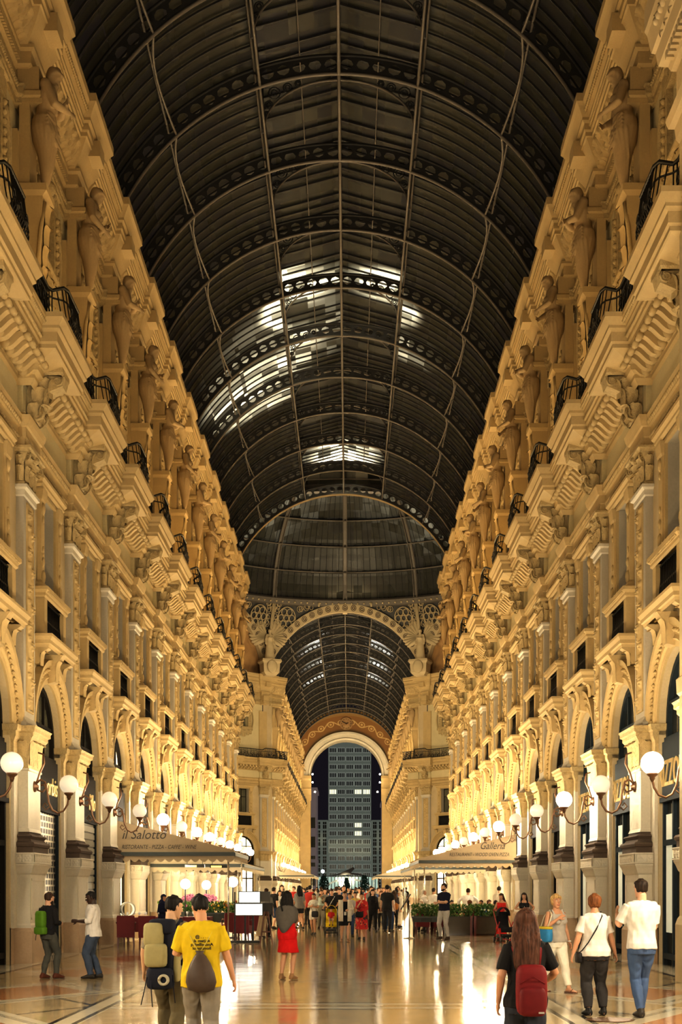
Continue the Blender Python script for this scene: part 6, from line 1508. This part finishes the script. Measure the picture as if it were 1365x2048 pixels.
pushchair(G(1009, 1884), .25, 'black pushchair with red trim, pushed by the woman in a long red dress', fab((.015, .013, .014)), plain('red_frame', (.35, .02, .02), .4))
# -- the dense crowd further back: a few figures of each build, copied in other clothes
base = [person(Vector((0, 60, 0)), 0, 'x', H=1.66, female=bool(q % 2), skin=('fair', 'tan', 'tan', 'fair')[q], hair=(('short', 'black'), ('long', 'black'), ('crop', 'brown'), ('bob', 'brown'))[q], top=((.5, .5, .5), (.4, .5, .4, .3)[q], .84, ('shirt', 'loose', 'shirt', 'loose')[q]), bottom=(('trousers', 'shorts', 'trousers', 'trousers')[q], (.1, .1, .1), (.98, .3, .98, .98)[q], .014), q=.03, stride=.3) for q in range(4)]
TAKEN = [(q.root.location.x, q.root.location.y) for q in PERSONS if q not in base]
r = random.Random(11); cols = (('white', (.68, .64, .56)), ('black', (.02, .02, .02)), ('red', (.42, .04, .03)), ('blue', (.07, .11, .24)), ('cream', (.55, .47, .34)), ('grey', (.2, .19, .18)))
spots = []; CROWD = {}
while len(spots) < 84:
    Y = r.uniform(46, 116); lim = 2.5 if Y < 84 else 5.0; x = r.uniform(-lim, lim) - (.3 if Y < 60 else 0)
    if all((x - a) ** 2 + ((Y - b_) * .8) ** 2 > .5 for a, b_ in spots + TAKEN) and not (Y < 50 and -1.2 > x): spots.append((x, Y))
for i, (x, Y) in enumerate(sorted(spots, key=lambda q: q[1])):
    q = i % 4; bd = base[q]; o = bd.root if i < 4 else dup(bd.root); cn, cc = cols[r.randrange(6)]; away = r.random() < .4
    where = 'just behind the front walkers' if Y < 64 else 'in the middle of the passage crowd' if Y < 84 else 'under the dome'
    g = '%s in %s %s %s' % (('man', 'woman')[q % 2], cn, 'leaving' if away else 'coming', where); CROWD.setdefault(g, []).append((x / Y, o))
    o.location = (x, Y, 0); o.rotation_euler = (0, 0, (PI if away else 0) + r.uniform(-.4, .4)); s_ = r.uniform(.94, 1.08); o.scale = (s_, s_, s_)
    for ch in KIDS[o.name]:
        if ch.name.startswith(('shirt', 'trousers', 'shorts')):
            c2 = cc if ch.name.startswith('shirt') else r.choice(((.03, .03, .035), (.05, .07, .14), (.35, .3, .22), (.1, .09, .08)))
            ch.material_slots[0].link = 'OBJECT'; ch.material_slots[0].material = fab(c2)
for g, rows in CROWD.items():
    rows.sort(key=lambda q: q[0])
    for i, (_, o) in enumerate(rows): tag(o, 'far-off ' + g + (', %s from the left' % ORD[i] if len(rows) > 1 else ''), 'person', 'far crowd beyond the front walkers')
# woman on the far balcony is too small to matter; the floor grate near the camera
t = tag(thing('floor_roundel', None, None, G(1220, 2040) + Vector((0, 0, .004))), 'mosaic floor grate by the feet of the white T-shirt pair', 'roundel')
b = MB(); b.lathe([(.30, 0), (.30, .003), (.24, .004), (.23, .002)], 24); obj('rim', b, M['bronze'], t); b = MB()
for i in range(9): x = -.2 + i * .05; h = math.sqrt(max(.001, .23 ** 2 - x * x)); b.box(x - .012, x + .012, -h, h, .0, .003)
obj('bars', b, M['bronze'], t)  # stands in for a round mosaic laid in the paving
# ================================================================== FLOOR
def floor_mat():
    m, nt, b = newmat('polished_marble_floor'); co = coord(nt); x, y, z = xyz(nt, co)
    ax = x.abs(); u = ((y - 22.4) / B).fract() - .5                  # |u| = .5 on the crossing bands
    v = (.5 - 0) ; edge = E(nt, (u.abs() * -1 + .5).k) * B            # metres from a band axis
    n = E(nt, tex(nt, 'Noise', co, Scale=.9, Detail=6, Distortion=.6)); n2 = E(nt, tex(nt, 'Noise', co, Scale=6, Detail=4))
    tan = mixc(nt, n, (.40, .29, .145), (.58, .45, .26)); cream = mixc(nt, n, (.56, .48, .33), (.74, .66, .50)); red = mixc(nt, n, (.44, .19, .075), (.58, .29, .13)); dark = (.035, .03, .025)
    w = (ax - 4.75) / 1.55
    d = u.abs() * 2 + w.abs()
    side = mixc(nt, d < .98, tan, cream); side = mixc(nt, (d < .88), side, mixc(nt, .6, dark, cream)); side = mixc(nt, d < .80, side, cream); side = mixc(nt, d < .62, side, red)
    dd = (u.abs() * 2 - w.abs()).abs(); side = mixc(nt, (dd < .03) * (d > .98), side, dark)
    centre = mixc(nt, (n2 > .62) * .5, tan, (.28, .2, .1))
    band = mixc(nt, edge < .42, centre, cream); band = mixc(nt, edge < .10, band, tan)
    band = mixc(nt, ((edge - .46).abs() < .045), band, dark); band = mixc(nt, ((edge - .14).abs() < .022), band, dark)
    col = mixc(nt, ax < 3.0, side, band)
    col = mixc(nt, ((ax - 3.1).abs() < .16), col, cream); col = mixc(nt, ((ax - 3.0).abs() < .035).max((ax - 3.28).abs() < .035), col, dark)
    col = mixc(nt, (ax > 6.35), col, cream); col = mixc(nt, ((ax - 6.35).abs() < .05), col, dark)
    far = (y > 84.5) * (y < 119)
    col = mixc(nt, far, col, mixc(nt, n, (.34, .26, .16), (.58, .50, .36)))
    lnk(nt, col, b.inputs['Base Color']); b.inputs['Specular IOR Level'].default_value = .62
    rr = nt.nodes.new('ShaderNodeMapRange'); lnk(nt, tex(nt, 'Noise', co, Scale=1.7, Detail=4), rr.inputs[0]); rr.inputs[3].default_value = .05; rr.inputs[4].default_value = .17
    lnk(nt, rr.outputs[0], b.inputs['Roughness'])
    bump(nt, b, tex(nt, 'Noise', co, Scale=2.2, Detail=2), .10, .02); return m
b = MB(); b.add([(-23, 0, 0), (23, 0, 0), (23, FEND + 3, 0), (-23, FEND + 3, 0)], [(0, 1, 2, 3)])
tag(obj('floor', b, floor_mat()), kind='structure')
# ================================================================== THE SQUARE BEYOND
b = MB(); b.add([(-120, FEND + 3, -.01), (120, FEND + 3, -.01), (120, 470, -.01), (-120, 470, -.01)], [(0, 1, 2, 3)])
tag(obj('ground_square', b, plain('night_paving', (.10, .09, .08), .35)), kind='structure')
TY = 400.0; TS = F / TY
M['tower'] = plain('grey_tower_stone', (.20, .20, .17), .8, 0, .13, (.62, .70, .58))  # light on the tower stone put in as a faint emission
M['towerw'] = plain('dark_tower_window', (.02, .022, .02), .15)
M['towerlit'] = plain('lit_tower_window', (.8, .75, .4), .5, 0, 1.6, (.95, .9, .5))
M['mull'] = plain('pale_window_mullion', (.36, .36, .31), .6, 0, .22, (.7, .75, .65))  # mullions carry their brightness as emission too
c0, c1 = at(657, 1483, TY), at(743, 1483, TY); top = c0.z; tw = c1.x - c0.x; tx = (c0.x + c1.x) / 2
t = tag(thing('tower_block', None, None, (tx, TY, 0)), 'grey office tower with rows of windows, seen through the far arch', 'tower')
b = MB(); b.box(-tw / 2, tw / 2, 0, 14, 0, top)
rows, cols = 16, 5; rh = 2.62; z1 = top - 2.0
for r in range(rows): z = z1 - r * rh; b.box(-tw / 2, tw / 2, -.25, 0, z - 2.35, z - 1.75)
b.box(-tw / 2, tw / 2, -.3, 0, top - .5, top + .3)
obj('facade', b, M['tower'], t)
wv = MB(); cw = tw / cols
wv.box(-cw * .40, cw * .40, -.12, .05, -1.5, 0, 0)
for q in (-.40, -.2, .0, .2, .40): wv.box(cw * q - .09, cw * q + .09, -.2, 0, -1.5, 0, 1)
wv.box(-cw * .42, cw * .42, -.22, 0, -.1, .08, 1); wv.box(-cw * .42, cw * .42, -.22, 0, -1.55, -1.42, 1)
wme = wv.mesh('window', [M['towerw'], M['mull']]); wml = wv.mesh('window_lit', [M['towerlit'], M['mull']])
litw = {(5, 0), (5, 3), (5, 4), (9, 3), (10, 3)}
for r in range(rows):
    for c in range(cols):
        obj('window', wml if (r, c) in litw else wme, [], t, ((c - 2) * cw * .98, 0, z1 - r * rh))
for sd, (xa, xb) in ((-1, (632, 656)), (1, (744, 767))):
    a, e = at(xa, 1640, TY + 6), at(xb, 1640, TY + 6); zt = a.z
    t = tag(thing('office_wing', None, None, ((a.x + e.x) / 2, TY + 6, 0)), 'lower glazed office wing to the %s of the grey tower' % SIDE[sd], 'building')
    w = e.x - a.x + 8; off = -4 if sd < 0 else 4
    b = MB(); b.box(-w / 2 + off, w / 2 + off, 0, 10, 0, zt); obj('facade', b, M['tower'], t)
    v = MB(); v.box(-.55, .55, -.08, 0, -2.2, 0); v.box(-.6, .6, -.12, 0, -.9, -.8, 1); v.box(-.03, .03, -.12, 0, -2.2, 0, 1); vm = v.mesh('window', [M['towerw'], M['mull']])
    for r in range(8):
        for c in range(6): obj('window', vm, [], t, (off - w / 2 + (c + .5) * w / 6, 0, zt - .6 - r * 2.75))
# dark flanking houses at the square, trees, canopy and a street lamp
for sd, x0, x1, px, py, lab in ((-1, 615, 633, 615, 1575, 'dusky purple-grey house corner left of the far arch opening'), (1, 766, 782, 766, 1600, 'dusky house corner right of the far arch opening')):
    a = at(x0, py, 225); e = at(x1, py, 225)
    t = tag(thing('house', None, None, ((a.x + e.x) / 2 + sd * 4, 225, 0)), lab, 'building')
    b = MB(); w = 4 + abs(e.x - a.x) / 2; b.box(-w, w, 0, 12, 0, a.z); b.box(-w - .2, w + .2, -.2, 12, a.z - .6, a.z); b.box(-w - .15, w + .15, -.15, 12, 6.3, 6.9); obj('wall', b, plain('purple_grey_plaster', (.30, .25, .24), .8, 0, .13, (.62, .5, .5)), t)  # lit look of the plaster put into the material as emission
    v = MB(); v.box(-.5, .5, -.06, .02, 0, 1.9); vm = v.mesh('window', [M['towerw']])
    for r in range(4):
        for s_ in (-.7, .7): obj('window', vm, [], t, (-sd * (w - 1.3) + s_ * .9, 0, 2.2 + r * 3.4))
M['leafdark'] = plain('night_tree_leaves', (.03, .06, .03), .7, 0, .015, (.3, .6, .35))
def tree(px, py, Y, h, w, label):
    p = at(px, py, Y); t = tag(thing('tree', None, None, (p.x, Y, 0)), label, 'tree', 'dark trees on the square')
    b = MB(); b.tube([(0, 0, 0), (.05, 0, h * .4), (0, 0, h * .7)], [.16, .12, .05], 6); obj('trunk', b, M['brown'], t)
    b = MB(); r = random.Random(int(px))
    for _ in range(700):
        a, zz = r.uniform(0, 6.28), r.uniform(.25, 1); rad = w * math.sqrt(r.random()) * (1.1 - abs(zz - .55) * 1.5)
        c = Vector((rad * math.cos(a), rad * math.sin(a), h * zz)); d = Vector((r.uniform(-1, 1), r.uniform(-1, 1), r.uniform(-1, 1))).normalized(); e = d.orthogonal() * .13
        b.add([c - d * .2, c + e, c + d * .2, c - e], [(0, 1, 2, 3)])
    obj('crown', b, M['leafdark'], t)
tree(648, 1750, 330, 5.0, 1.4, 'dark rounded tree beyond the arch, left of the canopy'); tree(694, 1760, 340, 4.6, .9, 'small dark pointed tree in the middle of the canopy front'); tree(729, 1750, 335, 5.2, 1.3, 'dark rounded tree beyond the arch, right of the canopy')
t = tag(thing('entrance_canopy', None, None, (.3, 372, 0)), 'pale curved entrance canopy at the foot of the grey tower', 'canopy')
b = MB()
for s in (-1, 1):
    b.tube([(s * 7.5 * math.cos(q * PI / 24), 0, 4.4 * math.sin(q * PI / 24) * .95 + .3) for q in range(13)], .28, 5)
obj('arched_beam', b, plain('lit_canopy_edge', (.5, .48, .36), .6, 0, .5, (.9, .85, .6)), t)
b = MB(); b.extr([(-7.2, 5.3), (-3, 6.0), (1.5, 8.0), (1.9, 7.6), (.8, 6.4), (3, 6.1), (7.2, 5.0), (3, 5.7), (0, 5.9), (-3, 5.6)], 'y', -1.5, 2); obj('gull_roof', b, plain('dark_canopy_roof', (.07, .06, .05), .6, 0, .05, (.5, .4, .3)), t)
b = MB(); b.box(-9, 9, 4, 4.2, 0, 5.2); obj('glass_front', b, plain('lit_lobby_glass', (.15, .2, .17), .2, 0, .5, (.7, .95, .8)), t)
b = MB()
for q in range(19): b.box(-9 + q - .12, -9 + q + .12, 3.7, 4, 0, 5.2)
obj('mullions', b, M['towerw'], t)
t = tag(thing('street_lamp', None, None, at(646, 1778, 300).xyz * Vector((1, 1, 0)) if False else (at(646, 1778, 300).x, 300, 0)), 'bluish white street lamp on the square, left behind the arch', 'street lamp')
b = MB(); b.tube([(0, 0, 0), (0, 0, 5.6)], .09, 6); obj('pole', b, M['iron'], t)
b = MB(); b.ball((0, 0, 5.8), .42, 10, 7); obj('lamp_head', b, plain('blue_white_lamp', (.8, .9, 1), .4, 0, 9, (.75, .9, 1)), t)
# ================================================================== LIGHTS
def light(kind, name, loc, power, color, size=.2, size_y=None, rot=None, spread=None, **kw):
    d = bpy.data.lights.new(name, kind); d.energy = power; d.color = color
    if kind == 'AREA':
        d.shape = 'RECTANGLE' if size_y else 'SQUARE'; d.size = size
        if size_y: d.size_y = size_y
        if spread: d.spread = spread
    else: d.shadow_soft_size = size
    for k, v in kw.items(): setattr(d, k, v)
    o = bpy.data.objects.new(name, d); COL.objects.link(o); o.location = loc
    if rot: o.rotation_euler = rot
    return o
WARM = (1, .80, .49); AMB = (1, .65, .26); WH = (1, .87, .65)
def aim(o, target): o.rotation_euler = (Vector(target) - o.location).to_track_quat('-Z', 'Y').to_euler()
for sd in (-1, 1):
    for j in range(-1, 12):
        light('POINT', 'globe_light', (sd * (WX - 1.05), YJ(j), 3.95), (1150 if j in LIT[sd] else 480) * ((.62 if sd < 0 else .9) if j < 3 else 1), WH, .24)
    for y in FJ[:-1:3]: light('POINT', 'globe_light', (sd * (WX - 1.05), y, 3.95), 1700, WH, .24)
    # added fill strips at street level towards the walls; uplights along the balconies
    for ya, yb, pw in ((16, 45, 520), (45, AEND, 1700), (FST + 1, FEND - 5, 3000)):
        o = light('AREA', 'lamp_row_light', (sd * 4.2, (ya + yb) / 2, 4.2), pw, WARM, yb - ya, .3); o.rotation_euler = (0, 0, 0); aim(o, (sd * 7.2, (ya + yb) / 2, 9.5))
        o.rotation_euler = Matrix([[0, -sd * .8, .6 * 1], [1, 0, 0], [0, .6, .8]]).to_euler() if False else o.rotation_euler
    for ya, yb, pw in ((22, 46, 170), (46, AEND, 620), (FST + 1, FEND - 5, 2000)):
        o = light('AREA', 'balcony_uplight', (sd * 4.7, (ya + yb) / 2, 14.2), pw, AMB if ya < FST else (1, .78, .45), yb - ya, .25); aim(o, (sd * 7.0, (ya + yb) / 2, 19.5))
def strip_fix():
    # area strips: local X along the street
    for o in COL.objects:
        if o.type == 'LIGHT' and o.name.startswith(('lamp_row', 'balcony_up')):
            z = -(o.matrix_basis.to_3x3() @ Vector((0, 0, -1))); x = Vector((0, 1, 0)); z = (z - x * z.dot(x)).normalized(); y = z.cross(x)
            o.rotation_euler = Matrix((x, y, z)).transposed().to_euler()
strip_fix()
for sd in (-1, 1):
    for y in (2, 8, 14): light('POINT', 'globe_light', (sd * (WX - 1.05), y, 3.95), 1000, WH, .24)
for x, y, pw in ((-5.2, 41.0, 110), (-4.2, 43.2, 90), (-5.3, 50, 220), (-5, 55, 220), (5.2, 52, 200), (4.4, 56, 220), (5, 63, 260), (5, 69, 260), (-5, 66, 300), (-5, 135, 400), (5, 135, 400), (-5, 146, 400), (5, 146, 400)):
    light('POINT', 'awning_light', (x, y, 2.45), pw, (1, .88, .62), .12)
# octagon: floods on the slanting walls, spandrels and dome
o = light('AREA', 'octagon_light', (0, 96, 6), 2600, WARM, 14, 3); aim(o, (0, 119, 14))
o = light('AREA', 'dome_light', (0, 100, 20), 1400, (1, .8, .5), 10, 4); aim(o, (0, 119, 27))
o = light('AREA', 'far_arch_light', (0, 176, 15), 700, WARM, 6, 1); aim(o, (0, FEND, 20))
# floodlights outside above the glass that shine through some panes
for x, y, z, tx_, ty_, tz, p, ang in ((-5.5, 57, 31.5, -2.2, 57.5, 28.5, 9000, 50), (5.5, 57, 31.5, 2.2, 57.5, 28.5, 6500, 45), (-8.5, 68, 31, -3.6, 64, 27, 9000, 65), (-4.5, 64, 32, -2, 63, 28.5, 3500, 45), (6.5, 60, 31.5, 3.4, 61, 27.3, 2600, 35),
                                      (0, 82, 31.5, 0, 80.5, 27.8, 9000, 80), (-14, 108, 42, -10, 110, 38, 9000, 60), (14, 108, 42, 10, 110, 38, 9000, 60)):
    o = light('SPOT', 'roof_floodlight', (x, y, z), p, (1, .93, .75), .3, spot_size=D(ang), spot_blend=.5); aim(o, (tx_, ty_, tz))
for s in (-1, 1):
    for y in (135, 145, 155): o = light('SPOT', 'roof_floodlight', (s * 6, y, 31), 9000, (.9, .95, 1), .3, spot_size=D(55), spot_blend=.4); aim(o, (s * 3, y, 27))
o = light('SPOT', 'tower_floodlight', (at(690, 1700, 365).x, 365, 2), 60000, (1, .9, .6), .5, spot_size=D(40), spot_blend=.9); aim(o, (tx, TY, 14))
w = bpy.data.worlds.new('night'); SC.world = w; w.use_nodes = True
w.node_tree.nodes['Background'].inputs[0].default_value = (.010, .008, .012, 1); w.node_tree.nodes['Background'].inputs[1].default_value = 1
# ================================================================== CAMERA
cam = bpy.data.cameras.new('camera'); co = bpy.data.objects.new('camera', cam); COL.objects.link(co)
co.location = (CX, 0, CH); co.rotation_euler = (PI / 2, 0, 0)
cam.sensor_fit = 'VERTICAL'; cam.sensor_height = 36; cam.lens = F / 2048 * 36
cam.shift_x = (682.5 - VX) / 2048; cam.shift_y = (VY - 1024) / 2048; cam.clip_end = 2000
SC.camera = co
SC.view_settings.view_transform = 'Standard'; SC.view_settings.look = 'None'; SC.view_settings.exposure = .35; SC.view_settings.gamma = .84
SC.cycles.use_denoising = True; SC.cycles.max_bounces = 5; SC.cycles.diffuse_bounces = 2; SC.cycles.glossy_bounces = 2; SC.cycles.transmission_bounces = 2; SC.cycles.use_adaptive_sampling = True; SC.cycles.adaptive_threshold = .15; SC.cycles.light_sampling_threshold = .03; SC.cycles.sample_clamp_indirect = 6; SC.cycles.caustics_reflective = False; SC.cycles.caustics_refractive = False
bpy.data.scenes.remove(WORK)
